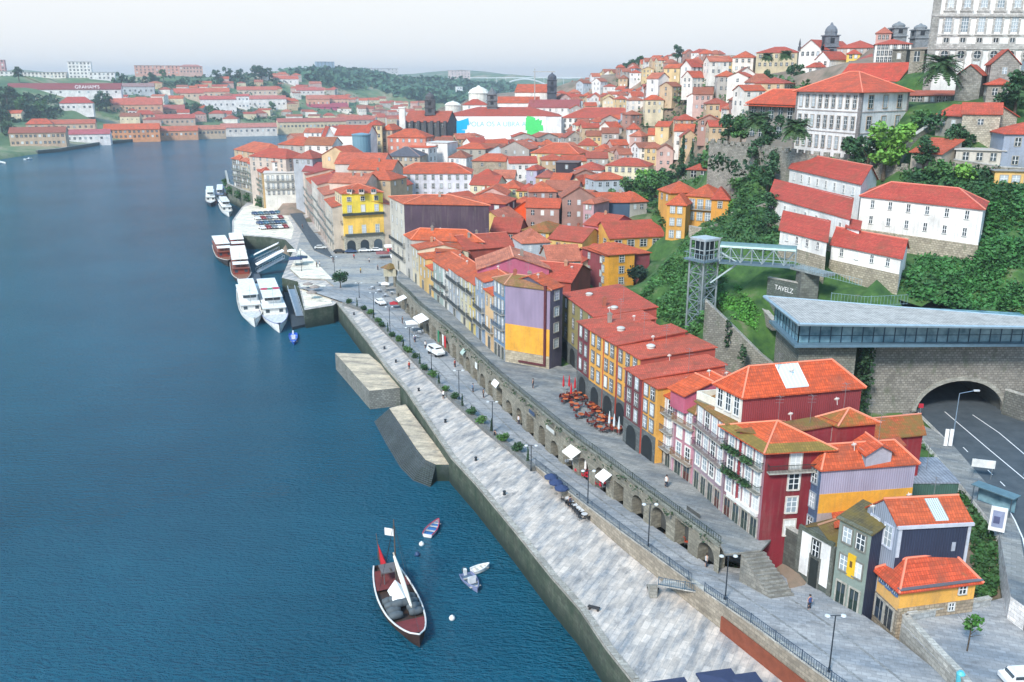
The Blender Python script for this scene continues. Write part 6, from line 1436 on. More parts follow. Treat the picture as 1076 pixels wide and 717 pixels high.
for a in [(-100, 120, 900), (0, 132, 900), (60, 130, 960), (120, 128, 1080), (200, 126, 1160), (290, 124, 1290), (360, 118, 1420), (0, 110, 980), (60, 112, 1040), (120, 112, 1160), (220, 112, 1300), (300, 112, 1400), (380, 108, 1560), (0, 92, 1080), (80, 96, 1160), (160, 94, 1300), (240, 96, 1420), (320, 98, 1540), (0, 80, 1200), (100, 82, 1300), (180, 80, 1450), (260, 80, 1600), (310, 78, 1800), (380, 82, 2000), (430, 96, 1800), (470, 100, 1950), (450, 84, 2200), (520, 88, 2300), (420, 112, 1650), (500, 104, 2000), (545, 96, 2300), (560, 100, 2200), (-150, 90, 1000), (-200, 80, 1300), (600, 90, 2500), (350, 74, 2200), (300, 82, 1700)]: tg(*a)
dists = [0, 4, 12, 25, 45, 70, 100, 135, 175, 220, 270, 330, 400, 480, 580, 700, 850, 1050, 1300, 1700, 2300]
b = MB(); NU = 110; rows_ = []
for i in range(NU + 1):
 p = lerp2(shore, i / NU); p2 = lerp2(shore, min(1, i / NU + .01)); p1 = lerp2(shore, max(0, i / NU - .01)); d = (p2 - p1).xy.normalized(); nn = Vector((-d.y, d.x))
 if i > NU * .72: nn = Vector((-.3, 1)).normalized()
 rows_.append([(p.x + nn.x * s, p.y + nn.y * s) for s in dists])
flat = [q_ for r_ in rows_ for q_ in r_]; zz = idw(TG, [q_[0] for q_ in flat], [q_[1] for q_ in flat])
nd = len(dists); vv = []
for k, (x, y) in enumerate(flat):
 j = k % nd; z = zz[k] if j > 1 else (-2 if j == 0 else 2.6); vv.append((x, y, z))
b.faces(vv, [(i * nd + j, (i + 1) * nd + j, (i + 1) * nd + j + 1, i * nd + j + 1) for i in range(NU) for j in range(nd - 1)])
o = b.build('hills', ['far_land'], smooth=True); struct(o)
b = MB(); NX = 60; pts = []
for j, (yy, zb_) in enumerate([(2400, 10), (3000, 62), (3800, 84), (4600, 60), (8000, 20)]):
 for i in range(NX + 1):
  x = -3200 + 6400 * i / NX; pts.append((x, yy + 200 * math.sin(i * .7 + j), zb_ + 16 * math.sin(i * .43 + j * 1.3) + 9 * math.sin(i * 1.1 + j) if j not in (0,) else 4))
b.faces(pts, [(j * (NX + 1) + i, j * (NX + 1) + i + 1, (j + 1) * (NX + 1) + i + 1, (j + 1) * (NX + 1) + i) for j in range(4) for i in range(NX)])
o = b.build('hills', ['far_land'], smooth=True); struct(o)
GG = 'warehouses and houses on the opposite river bank'
def gh(label, uL, uR, ve, vb, vr, wall, rc, rows=1, cols=8, roof='gable_f', depth=None, name='warehouse', w=2.2, h=2.4, d=None, group=GG, pale=.2, rm='roof_tile', wins=True):
 c = cast((uL + uR) / 2, vb, TG) if d is None else D((uL + uR) / 2, vb, d)
 if c is None: print('GH miss', label); return
 sl = -.28 if (uL + uR) / 2 < 110 else -.05
 A = D(uL, vb, c.y - 0); B = D(uR, vb, c.y); m_ = (A + B) / 2
 ex = (B - A).xy.length; A = Vector((m_.x - ex / 2, m_.y - ex / 2 * .35, 0)); B = Vector((m_.x + ex / 2, m_.y + ex / 2 * .35, 0))
 z0 = c.z; z1 = D(uL, ve, c.y).z; z1 = max(z1, z0 + 3)
 zr = D(uL, vr, c.y).z; dp = depth or max(10, min(30, ex * .5)); rh = max(.5, (zr - z1) * 1.0)
 q = quad(A, B, dp)
 r = house(name, label, q, z0 - 6, z1, roof, rh, wall, rc, rm=rm, group=group, over=.6, ridgecap=False)
 if wins and cols: put_windows(r, q[0], q[1], z0, z1, rows, cols, w, h, False, pale, frames=False)
 return r
gh('long brownish stone warehouse with two rows of windows, leftmost on the far quay', 16, 66, 139.5, 153.5, 134, K(202, 176, 150), K(170, 92, 72), 2, 12)
gh('white warehouse with mauve-pink roof on the far quay', 68, 113, 141, 150, 136.5, K(244, 238, 236), K(206, 100, 116), 1, 9)
gh('ochre-orange warehouse with vivid orange roof on the far quay', 114, 165, 136, 146, 130.5, K(226, 156, 108), K(240, 100, 40), 2, 12)
gh('second orange-walled warehouse right of the vivid roof on the far quay', 166, 206, 137.5, 145, 133, K(216, 160, 122), K(224, 108, 72), 1, 9)
gh('low tan warehouse with pale roof on the far quay', 206, 236, 136, 143, 132, K(206, 182, 156), K(220, 134, 110), 1, 8)
gh('white warehouse with pink roof at the bend of the far quay', 236, 289, 134, 141, 130, K(236, 226, 216), K(222, 140, 124), 1, 10)
gh('long cream arcaded customs building at the bend of the far quay', 296, 362, 128, 137, 124.5, K(224, 204, 168), K(206, 110, 96), 1, 18)
gh('grey-pink warehouse row in front of the far shore trees', 360, 392, 126, 132, 122, K(206, 186, 170), K(216, 112, 92), 1, 6)
gh('second row orange warehouse behind the leftmost brown warehouse', 54, 97, 130, 137, 126, K(220, 190, 164), K(220, 110, 80), 1, 8)
gh('small red-roofed house behind the leftmost brown warehouse', 30, 54, 130, 137, 125, K(210, 184, 160), K(228, 96, 60), 1, 4, 'hip')
gh('red-brown warehouse behind the second orange-walled warehouse', 160, 203, 124.5, 132, 120.5, K(206, 176, 158), K(214, 92, 76), 1, 9)
gh('white tower house behind the ochre-orange warehouse', 136, 144, 116, 128, 114, K(240, 234, 228), RD, 2, 2, 'hip')
gh('tall stepped house with red roof behind the ochre-orange warehouse', 144, 162, 120, 129, 116, K(214, 186, 160), RD, 2, 4, 'hip')
gh('large orange wine lodge with long roof on the far slope', 120, 168, 110, 118, 103, K(222, 176, 146), K(226, 112, 88), 1, 8)
gh('red-brown wine lodge with twin roof beside the large orange lodge', 150, 192, 115, 122, 110.5, K(196, 160, 140), K(190, 92, 84), 1, 8)
gh('white villa with red roofs among the trees on the far bank', 66, 96, 108, 117.5, 102, K(246, 240, 238), K(206, 72, 70), 1, 6, 'hip')
lodge = gh('long white wine lodge under dark red roofs with white letters', 18, 120, 94, 100, 87.5, K(244, 242, 240), K(150, 62, 76), 1, 12)
if lodge:
 q, z0, z1, ro = root_info[lodge.name]; L = (q[1] - q[0]).xy.length
 text_obj('roof_lettering', "GRAHAM'S", L * .046, wallM(q[0], q[1], L * .7, z1 + .8, world_loc(lodge), .3) @ Matrix.Rotation(math.radians(80), 4, 'X'), 'paint_white', lodge, .05)
gh('grey stone chapel range with buttresses on the far slope', 120, 160, 91, 100, 87.5, K(200, 204, 208), K(176, 150, 150), 1, 8)
gh('white apartment slab behind the long wine lodge, left', 18, 66, 76, 88, 74, K(244, 238, 228), K(220, 214, 208), 4, 14, 'flat', name='apartment_block', d=1290, rm='matte')
gh('slim white apartment tower with dark top behind the wine lodge', 75, 96, 65, 86, 64, K(246, 242, 238), K(150, 150, 160), 6, 6, 'flat', name='apartment_block', d=1310, rm='matte')
gh('white apartment slab right of the slim tower', 96, 120, 76, 88, 75, K(246, 242, 240), K(226, 222, 220), 3, 6, 'flat', name='apartment_block', d=1300, rm='matte')
gh('pinkish apartment block at the left edge of the far skyline', -12, 5, 63, 80, 62, K(206, 160, 160), K(180, 150, 150), 5, 5, 'flat', name='apartment_block', d=1300, rm='matte')
gh('white apartment slab at the left edge of the far bank', -20, 17, 75, 86, 74, K(240, 236, 230), K(210, 206, 200), 3, 9, 'flat', name='apartment_block', d=1240, rm='matte')
gh('pink-orange skyline apartment range on the far bank', 145, 190, 69, 78, 67, K(224, 170, 156), K(220, 160, 150), 3, 12, 'flat', name='apartment_block', d=1560, rm='matte')
gh('second pinkish skyline apartment range, lower, right of the first', 190, 212, 70, 77, 68, K(222, 180, 168), K(216, 150, 140), 2, 7, 'hip', name='apartment_block', d=1560)
gh('long white lodge with red roof right of the far trees', 213, 247, 104.5, 116, 101, K(246, 242, 240), K(222, 96, 90), 1, 6)
gh('white lodge with gable in the middle of the far slope', 247, 262, 101, 115, 99, K(248, 244, 242), K(222, 90, 86), 2, 4)
gh('long white lodge with salmon roof right of the white gable lodge', 262, 300, 104, 115, 100.5, K(246, 240, 236), K(226, 120, 108), 1, 8)
gh('orange-roofed lodge in two bays on the far slope', 174, 212, 98, 104, 93, K(226, 200, 176), K(226, 106, 84), 1, 7)
gh('tan lodge with orange roof above the white lodges', 210, 240, 96.5, 103, 92.5, K(226, 196, 170), K(226, 112, 80), 1, 6)
gh('salmon-roofed lodge above the long white lodges', 252, 290, 94.5, 101, 91, K(228, 204, 186), K(226, 116, 92), 1, 8)
gh('white house with orange roof on the far ridge', 288, 313, 83, 89.5, 79.5, K(246, 240, 236), K(230, 110, 82), 1, 5)
gh('white lodge with red roof below the far wooded hill', 313, 340, 95, 100, 92, K(240, 232, 226), K(220, 100, 92), 1, 6)
gh('orange lodge with flat front beside the purple roofed hall', 324, 346, 104, 113, 100, K(226, 170, 140), K(222, 130, 104), 1, 5)
gh('long hall with purple-red roof on the far slope', 325, 365, 112.5, 116, 108.5, K(206, 90, 130), K(190, 60, 100), 1, 6)
gh('orange-roofed house right of the far orange lodge', 346, 366, 104, 112, 100, K(230, 190, 160), K(226, 100, 70), 1, 5)
gh('slate-blue glass hall on the far skyline hill', 352, 386, 72, 78, 70, K(170, 180, 196), K(120, 150, 176), 1, 8, 'flat', d=2150, rm='matte')
gh('blue-grey twin slabs on the far skyline', 333, 351, 65, 72, 64, K(150, 170, 190), K(150, 170, 190), 4, 5, 'flat', name='apartment_block', d=2200, rm='matte')
gh('white block on the far skyline hill', 392, 418, 72, 78, 70, K(216, 214, 218), K(190, 180, 186), 2, 7, 'flat', name='apartment_block', d=2200, rm='matte')
gh('pale pink block at the end of the far wooded ridge', 474, 494, 74, 82, 73, K(226, 206, 204), K(210, 190, 190), 3, 6, 'flat', name='apartment_block', d=2400, rm='matte')
gh('small white house alone in the far woods', 480, 486, 91, 95, 90, K(246, 246, 246), K(220, 210, 206), 1, 2, 'flat', name='town_house', d=1900, rm='matte')
FGG = 'small far houses on the opposite slope'
def gfill(poly, x0, x1, y0, y1, st, prob, hr=(5, 9), wr=(12, 22)):
 n_ = 0; y = y0
 while y < y1:
  x = x0
  while x < x1:
   xx, yy = x + U(-.3, .3) * st, y + U(-.3, .3) * st; z = float(idw(TG, [xx], [yy])[0]); u, v = proj((xx, yy, z + 3))
   if in_poly(u, v, poly) and R() < prob:
    w = U(*wr);
    if all((hx - xx) ** 2 + (hy - yy) ** 2 > ((hr_ + w / 2) * .8) ** 2 for hx, hy, hr_ in HOUSES):
     put_house(xx, yy, w, U(10, 16), U(*hr), U(-.1, .5), random.choice(['hip', 'gable_f', 'gable_f']), U(2, 4), random.choice(WC[:4] + WC[5:6]), random.choice(RC), 1, 4, FGG, 'far_house', pts=TG, wins=R() < .6); n_ += 1
   x += st
  y += st
 return n_
print('gfill', gfill([(120, 132), (120, 100), (200, 84), (300, 78), (345, 88), (400, 104), (420, 122), (380, 128), (300, 128), (200, 130)], -700, 0, 950, 1900, 31, .78), gfill([(380, 128), (380, 104), (440, 106), (470, 120), (440, 130)], -300, -60, 1250, 1800, 26, .8, (5, 8), (9, 15)), gfill([(0, 132), (0, 120), (120, 120), (120, 132)], -700, -400, 850, 1150, 36, .3))
o = wall_strip('quay_wall', 'long dark quay wall along the far river bank', shore[2:9], -2, 3.2, 2.0, ['quay_stone'], K(120, 124, 116))
t = thing('arch_bridge', 'pale concrete arch bridge far away on the river', 'bridge', D(545, 100, 2700))
b = MB(); p0, p1 = D(488, 81.5, 2750), D(612, 81.5, 2600)
b.prism([p0.xy, p1.xy, (p1.x, p1.y + 14), (p0.x, p0.y + 14)], p0.z - 2.5, p0.z); b.build('deck', ['matte'], t, K(216, 222, 226))
b = MB(); pa = D(512, 96, 2720); pb = D(592, 96, 2620); prev = None
for k in range(17):
 q_ = pa.lerp(pb, k / 16); q_.z = pa.z - 10 + (p0.z - 5 - pa.z + 10) * math.sin(math.pi * k / 16)
 if prev is not None: b.tube(prev, q_, 2.2, n=6)
 if k % 2 == 0: b.tube(q_, Vector((q_.x, q_.y, p0.z - 2)), .9, n=4)
 prev = q_
b.build('arch', ['matte'], t, K(210, 216, 220))
def bank(y):
 pts = [(40, 26), (75, 20), (128, 2), (200, -18), (250, -38), (300, -70), (344, -96), (388, -110), (450, -128), (480, -135), (560, -110), (650, -90), (900, -40), (1500, 160), (2600, 500)]
 for (a, xa), (c, xc) in zip(pts[:-1], pts[1:]):
  if y <= c: return xa + (xc - xa) * (y - a) / (c - a)
 return pts[-1][1]
ysr = [50 + 4 * i for i in range(68)] + [322 + 8 * i for i in range(72)] + [900 + 60 * i for i in range(26)]
offs = [0, 3, 6] + [10 + 4 * i for i in range(48)] + [206 + 10 * i for i in range(16)] + [400, 500, 650, 900, 1300, 1800]
fl = [(bank(y) + o_, y) for y in ysr for o_ in offs]; zz = idw(TP, [q_[0] for q_ in fl], [q_[1] for q_ in fl]); no = len(offs)
b = MB(); vv = [(x, y, -3 if k % no == 0 else min(zz[k], 4.2 if k % no < 3 else 999)) for k, (x, y) in enumerate(fl)]
b.faces(vv, [(j * no + i, j * no + i + 1, (j + 1) * no + i + 1, (j + 1) * no + i) for j in range(len(ysr) - 1) for i in range(no - 1) if not (62.5 < vv[j * no + i][0] < 81 and 126 < vv[j * no + i][1] < 166 and vv[j * no + i][2] < 26)])
struct(b.build('ground', ['soil'], smooth=True))
def crown_mesh(kind, seed):
 rr = random.Random(seed); cl = []
 if kind == 'broad':
  for k in range(15):
   a = rr.uniform(0, 6.28); r_ = rr.uniform(.2, 1.9); z = rr.uniform(1.2, 5.4); s = rr.uniform(.7, 1.25) * (1.1 - abs(z - 4) * .15)
   cl.append((Vector((r_ * math.cos(a), r_ * math.sin(a), z)), (s, s, s * .75)))
  n_, s = 1100, .27
 elif kind == 'ball':
  cl = [(Vector((0, 0, 3.4)), (2.2, 2.2, 1.8))] + [(Vector((1.3 * math.cos(a), 1.3 * math.sin(a), 3.3 + .5 * math.sin(3 * a))), (1.2, 1.2, 1.2)) for a in range(6)]; n_, s = 1100, .24
 elif kind == 'cypress':
  for k in range(12): z = .6 + k * .62; cl.append((Vector((rr.uniform(-.12, .12), rr.uniform(-.12, .12), z)), (max(.15, 1.0 * (1 - k / 12.5)), max(.15, 1.0 * (1 - k / 12.5)), .7)))
  n_, s = 800, .2
 elif kind == 'bush':
  for k in range(7):
   a = rr.uniform(0, 6.28); r_ = rr.uniform(0, 1.1); cl.append((Vector((r_ * math.cos(a), r_ * math.sin(a), rr.uniform(.4, 1.2))), (.85, .85, .7)))
  n_, s = 420, .2
 elif kind == 'young':
  cl = [(Vector((.2, 0, 3.4)), (.9, .8, 1.0)), (Vector((-.5, .3, 2.6)), (.5, .5, .4)), (Vector((.6, -.2, 4.1)), (.6, .6, .5))]; n_, s = 240, .2
 return leaf_blob(cl, n_, s, seed).mesh('crown', ['leaf'])
def trunk_mesh(kind, seed):
 rr = random.Random(seed); b = MB(); h = {'broad': 3.4, 'ball': 2.6, 'cypress': 6, 'bush': .8, 'young': 3.4}[kind]; r_ = {'broad': .26, 'ball': .18, 'cypress': .2, 'bush': .1, 'young': .09}[kind]
 b.tube((0, 0, -.8), (0.05, 0, h * .6), r_, r_ * .7, 7); b.tube((.05, 0, h * .6), (.0, .1, h), r_ * .7, r_ * .35, 6)
 if kind != 'cypress':
  for k in range(5):
   a = k * 1.26 + rr.uniform(-.3, .3); l = h * .55; b.tube((.04, 0, h * (.5 + .08 * k)), (l * math.cos(a) * .8, l * math.sin(a) * .8, h * (.85 + .1 * k)), r_ * .4, r_ * .12, 5)
 return b.mesh('trunk', ['bark'])
TREEN = {'broad': 'tree', 'ball': 'tree', 'cypress': 'cypress_tree', 'bush': 'bush', 'young': 'tree'}
def tree(p, kind, s, col, label, group=None, sz=1.0):
 k = random.randrange(3); t = thing(TREEN[kind], label, 'bush' if kind == 'bush' else 'tree', p, group); M = Matrix.Rotation(U(0, 6.28), 4, 'Z') @ Matrix.Diagonal((s, s, s * sz, 1))
 inst('crown', cached(('cr', kind, k), lambda: crown_mesh(kind, k + 11)), t, M, col); inst('trunk', cached(('tk', kind, k), lambda: trunk_mesh(kind, k + 5)), t, M)
 if label is None: u, v = proj(p + Vector((0, 0, 3))); REG.append((t, (u, v), dict(tree=TREEN[kind].replace('_', ' '), s=s, shade='dark green' if col[1] < .12 else ('light green' if col[1] > .26 else 'mid-green'))))
 return t
def palm(p, h, r_, label):
 t = thing('palm_tree', label, 'palm', p); b = MB(); prev = Vector((0, 0, -1))
 for k in range(7): q = Vector((.12 * math.sin(k), .08 * k * .3, h * (k + 1) / 7)); b.tube(prev, q, .34 - .01 * k, .32 - .012 * k, 8); prev = q
 b.build('trunk', ['bark'], t, origin=p); t.children[0].location = (0, 0, 0)
 c = MB(); rr = random.Random(int(h * 10))
 for k in range(84):
  a = rr.uniform(0, 6.28); el = rr.uniform(-.5, 1.2); L = r_ * rr.uniform(.8, 1.05); pts = []
  for i in range(8):
   f = i / 7; e2 = el - f * f * 1.5; pts.append(Vector((math.cos(a) * L * f * math.cos(el * .6), math.sin(a) * L * f * math.cos(el * .6), h + L * (f * math.sin(el) - .55 * f * f))))
  side = Vector((-math.sin(a), math.cos(a), 0))
  for i in range(7):
   w0 = .85 * math.sin(math.pi * (i + .4) / 7.6); w1 = .85 * math.sin(math.pi * min(1, (i + 1.3) / 7.6))
   for s in (-1, 1):
    for j in range(2):
     x0, x1 = pts[i].lerp(pts[i + 1], j / 2), pts[i].lerp(pts[i + 1], (j + .7) / 2)
     c.poly([x0, x1, x1 + side * s * w1 + Vector((0, 0, -.25 * w1)), x0 + side * s * w0 + Vector((0, 0, -.25 * w0))])
 o = inst('crown', c.mesh('crown', ['leaf']), t, None, K(62, 92, 50)); return t
DG, MG, LG, OG = K(50, 88, 52), K(72, 116, 58), K(108, 158, 62), K(88, 104, 66)
def on(u, v, d=None, dz=0):
 p = cast(u, v) if d is None else D(u, v, d)
 if p is None: p = D(u, v, 250)
 if d is not None: p.z = min(p.z, terr(p.x, p.y) + 1.5) if abs(p.z - terr(p.x, p.y)) < 12 else p.z
 return p + Vector((0, 0, dz))
tree(P(358, 303, 5.5), 'ball', 1.02, K(34, 76, 36), 'round clipped dark green tree on the quay by the square')
tree(P(1016, 684, 9.5), 'young', .95, K(70, 124, 48), 'young thin tree with sparse green leaves on the paved terrace at bottom right')
palm(on(984, 112, 214), 9.5, 6.0, 'tall palm with a wide crown in front of the white palace'); palm(on(835, 160, 207), 6, 4.2, 'palm left of the white mansion corner, above the garden wall'); palm(on(795, 150, 226), 6, 4.4, 'bushy palm below the porch wing, among dark trees')
palm(D(805, 79, 400), 8, 3.2, 'left one of two slender palms before the cream skyline palace'); palm(D(824, 79, 398), 9, 3.4, 'right one of two slender palms before the cream skyline palace')
TGp = 'trees on the garden terrace'
for (u, v, d, k, s, c) in [(752, 152, 240, 'broad', 1.2, DG), (765, 150, 236, 'broad', 1.35, DG), (778, 151, 232, 'broad', 1.2, MG), (808, 155, 224, 'broad', 1.3, DG), (822, 158, 216, 'broad', 1.15, DG), (786, 153, 230, 'bush', 1.6, OG), (868, 164, 202, 'broad', 1.2, DG), (884, 165, 200, 'broad', 1.05, MG), (878, 167, 198, 'bush', 2.0, OG), (898, 166, 198, 'broad', 1.2, DG), (912, 167, 195, 'broad', 1.1, DG), (930, 170, 190, 'broad', 1.45, LG), (944, 170, 191, 'broad', 1.2, LG), (858, 163, 204, 'bush', 1.4, LG), (800, 156, 224, 'bush', 1.8, DG),
      (716, 181, 300, 'cypress', 2.0, DG), (726, 183, 296, 'cypress', 1.5, DG), (735, 178, 285, 'broad', 1.6, DG), (748, 172, 262, 'broad', 1.7, MG), (760, 168, 254, 'broad', 1.4, DG),
      (650, 205, 292, 'broad', 1.5, MG), (662, 200, 300, 'broad', 1.7, MG), (676, 198, 302, 'broad', 1.9, LG), (690, 192, 304, 'broad', 1.8, MG), (700, 198, 290, 'broad', 1.6, MG), (688, 208, 278, 'broad', 1.6, MG), (702, 214, 268, 'broad', 1.3, DG), (676, 212, 276, 'broad', 1.5, MG), (640, 206, 296, 'bush', 2.2, MG), (712, 190, 285, 'broad', 1.4, DG), (737, 196, 252, 'bush', 1.9, MG), (700, 184, 300, 'broad', 1.5, DG),
      (772, 178, 240, 'broad', 1.2, DG), (786, 182, 232, 'broad', 1.3, DG), (798, 190, 222, 'broad', 1.4, DG), (806, 200, 212, 'broad', 1.3, DG), (778, 196, 228, 'bush', 2.0, MG), (790, 212, 215, 'bush', 2.0, MG), (772, 214, 222, 'bush', 1.8, LG), (783, 232, 206, 'bush', 1.6, MG), (812, 232, 190, 'broad', 1.2, DG), (806, 252, 182, 'broad', 1.1, DG), (764, 200, 236, 'bush', 1.8, DG),
      (673, 280, 212, 'bush', 2.2, K(28, 56, 40)), (1004, 168, 186, 'broad', 1.35, DG), (990, 120, 200, 'bush', 2.4, DG), (965, 125, 206, 'bush', 2.0, MG), (1068, 106, 196, 'broad', 1.5, DG), (1055, 112, 198, 'bush', 1.8, DG), (970, 178, 182, 'broad', 1.1, DG), (985, 186, 176, 'bush', 2.0, MG), (1016, 190, 172, 'bush', 1.8, LG), (1070, 72, 214, 'bush', 2.2, DG), (962, 192, 180, 'bush', 2.2, DG), (1035, 196, 170, 'bush', 2.2, DG),
      (805, 92, 380, 'broad', 1.2, DG), (836, 92, 360, 'broad', 1.5, DG), (846, 88, 360, 'bush', 2.4, MG), (770, 92, 420, 'bush', 2.2, DG), (662, 78, 760, 'broad', 2.2, DG), (672, 76, 760, 'broad', 2.2, DG), (652, 82, 780, 'broad', 2.0, DG), (712, 64, 720, 'broad', 2, DG), (668, 150, 470, 'bush', 2.4, DG), (690, 150, 460, 'broad', 1.2, DG)]:
 tree(on(u, v, d), k, s * (1.25 if 860 < u < 960 and d < 206 else 1), c, None, TGp)
GT = 'dark trees on the opposite bank'
for (u, v, s, c) in [(104, 118, 3.6, DG), (112, 116, 3.8, DG), (118, 112, 3.4, DG), (108, 108, 3.2, DG), (2, 138, 3.6, DG), (10, 146, 2.8, DG), (8, 112, 3.6, DG), (16, 110, 3.0, DG), (22, 118, 3, MG), (-4, 120, 4, DG), (198, 124, 2.8, DG), (206, 122, 3, DG), (212, 120, 2.6, MG), (222, 122, 2.4, MG), (204, 110, 2.6, MG), (228, 86, 3.2, DG), (240, 84, 3.4, DG), (252, 84, 3.0, DG), (268, 84, 4.0, DG), (275, 84, 4.4, DG), (283, 84, 3.4, DG), (160, 86, 2.6, DG), (172, 84, 2.6, MG), (128, 88, 2.6, DG), (140, 90, 2.4, DG), (232, 92, 2.8, DG), (192, 92, 2.6, DG), (300, 106, 3.0, DG), (286, 118, 2.6, MG), (292, 96, 3, DG), (20, 84, 3, DG), (36, 80, 3, DG), (45, 81, 3, DG), (61, 80, 3, DG), (88, 116, 2.4, MG), (44, 120, 2.6, MG)]:
 p = cast(u, v, TG)
 if p: tree(p, 'broad', s, c, None, GT)
def scatter(name, poly, n_, sz, cols, k=5, spread=.8, pts=None, hgt=.5, label=None):
 us = [q_[0] for q_ in poly]; vs_ = [q_[1] for q_ in poly]; b = MB(); rr = random.Random(len(name) + n_); c = 0
 while c < n_:
  u, v = rr.uniform(min(us), max(us)), rr.uniform(min(vs_), max(vs_))
  if not in_poly(u, v, poly): continue
  c += 1; p = cast(u, v, pts)
  if p is None: continue
  for _ in range(k):
   q = p + Vector((rr.uniform(-1, 1) * spread, rr.uniform(-1, 1) * spread, rr.uniform(-.2, 1) * hgt)); e = Vector((rr.uniform(-1, 1), rr.uniform(-1, 1), rr.uniform(-.5, .5))).normalized(); f = e.cross(Vector((rr.uniform(-1, 1), rr.uniform(-1, 1), rr.uniform(-1, 1)))).normalized(); s = sz * rr.uniform(.5, 1.4)
   b.poly([q - e * s, q + f * s * .7, q + e * s, q - f * s * .7])
 o = b.build(name, ['leaf'], None, cols); o['kind'] = 'stuff'; return o
scatter('undergrowth', [(664, 322), (690, 288), (722, 252), (746, 238), (762, 258), (762, 300), (745, 345), (728, 372), (700, 335), (688, 330)], 2600, .3, K(70, 118, 58), 7, .8, None, .45)
scatter('grass', [(752, 298), (772, 296), (800, 332), (796, 350), (760, 325)], 700, .22, K(84, 146, 56), 6, .7, None, .15)
scatter('undergrowth', [(946, 292), (1042, 205), (1090, 190), (1090, 338), (1000, 322), (955, 312)], 2600, .34, K(58, 112, 54), 7, .9, None, .6)
scatter('undergrowth', [(756, 176), (812, 176), (822, 232), (812, 268), (770, 258), (740, 236), (752, 200)], 1300, .38, K(58, 100, 52), 6, 1, None, .7)
scatter('undergrowth', [(955, 172), (1076, 196), (1076, 215), (1040, 212), (950, 190)], 700, .36, K(54, 98, 52), 6, .9, None, .8)
scatter('undergrowth', [(620, 196), (720, 186), (722, 222), (700, 240), (684, 224), (630, 210)], 500, .55, K(60, 100, 46), 5, 1.2, None, .9)
scatter('undergrowth', [(968, 452), (985, 462), (1030, 522), (1046, 570), (1052, 610), (1030, 640), (1022, 560), (1000, 500), (970, 470)], 900, .28, K(52, 92, 44), 5, .6, None, .7)
scatter('undergrowth', [(745, 572), (798, 592), (790, 606), (752, 588)], 160, .25, K(64, 92, 40), 5, .5, None, .6)
scatter('undergrowth', [(740, 118), (800, 96), (850, 92), (850, 120), (790, 125), (750, 140)], 260, .7, K(50, 78, 46), 5, 1.4, None, .9)
scatter('forest', [(296, 78), (330, 72), (430, 80), (545, 84), (548, 104), (500, 112), (450, 108), (400, 96), (340, 88)], 1500, 6.0, K(64, 104, 76), 5, 9, TG, 9)
scatter('undergrowth', [(590, 108), (640, 84), (700, 66), (770, 62), (830, 84), (860, 90), (800, 130), (740, 150), (690, 140), (640, 120)], 700, .8, K(70, 104, 58), 5, 2, None, 1.2)
scatter('forest', [(0, 100), (60, 102), (64, 128), (0, 132)], 260, 2.6, K(44, 78, 46), 5, 6, TG, 3)
scatter('forest', [(190, 108), (300, 122), (290, 130), (190, 126)], 160, 2.6, K(52, 86, 50), 5, 6, TG, 3)
scatter('forest', [(120, 130), (120, 100), (200, 84), (300, 78), (400, 104), (400, 126), (300, 128)], 420, 1.7, K(56, 92, 54), 6, 5, TG, 4)
scatter('forest', [(120, 84), (300, 76), (300, 92), (120, 96)], 240, 3.0, K(48, 80, 50), 5, 6, TG, 4)
kb = MB()
for a, c in zip(hedge[:-1], hedge[1:]):
 d = (c - a).xy.normalized(); nn = Vector((-d.y, d.x)) * .7; kb.prism([a.xy - nn, c.xy - nn, c.xy + nn * .3, a.xy + nn * .3], QZ - .2, 5.78)
o = kb.build('planter', ['masonry'], None, K(128, 130, 128), origin=hedge[2]); tag(o, 'long low stone planter between the promenade and the street', 'planter')
hl = plen(hedge)
for k in range(26):
 s = hl * (k + .5) / 26; p = at_len(hedge, s); p = Vector((p.x - .25, p.y, 5.75))
 if k % 3 == 1: tree(p, 'cypress', .3, K(40, 76, 44), None, 'clipped conifers in the promenade planter')
 else: tree(p, 'bush', .62 + .2 * R(), K(72, 112, 48) if k % 2 else K(48, 84, 46), None, 'low shrubs in the promenade planter')
def ivy(pts, n_, s=.3, col=K(40, 72, 40)):
 o = leaf_blob(pts, n_, s, n_).build('ivy', ['leaf'], None, col); o['kind'] = 'stuff'
ivy([(Vector((p.x, p.y - .5, z)), (1.2, .5, 1.6)) for p in (D(907, 380, 132), D(912, 375, 131)) for z in (13, 15.5, 18, 20.5, 22.5)], 700)
ivy([(D(765, 350, 150), (.6, .5, 3)), (D(758, 345, 151.5), (.5, .5, 2.5)), (D(780, 372, 146.5), (.7, .5, 2))], 260)
ivy([(p + Vector((-.6, 0, z)), (2.4, 1.2, 1.3)) for p in PL([(243, 205), (252, 209.5), (262, 213), (274, 218), (239, 196)], 5) for z in (1.5, 3.4)], 900, .5, K(50, 100, 40))
ivy([(Vector((at_len(arc, arcL * (k + .5) / 40).x - .3, at_len(arc, arcL * (k + .5) / 40).y, WZ - .25)), (1.3, 1.3, .3)) for k in range(12, 40)], 800, .2, K(58, 78, 52))
ivy([(D(u, v, 190), (3, 2, 2)) for u, v in ((752, 170), (762, 172), (776, 176))], 200, .5)
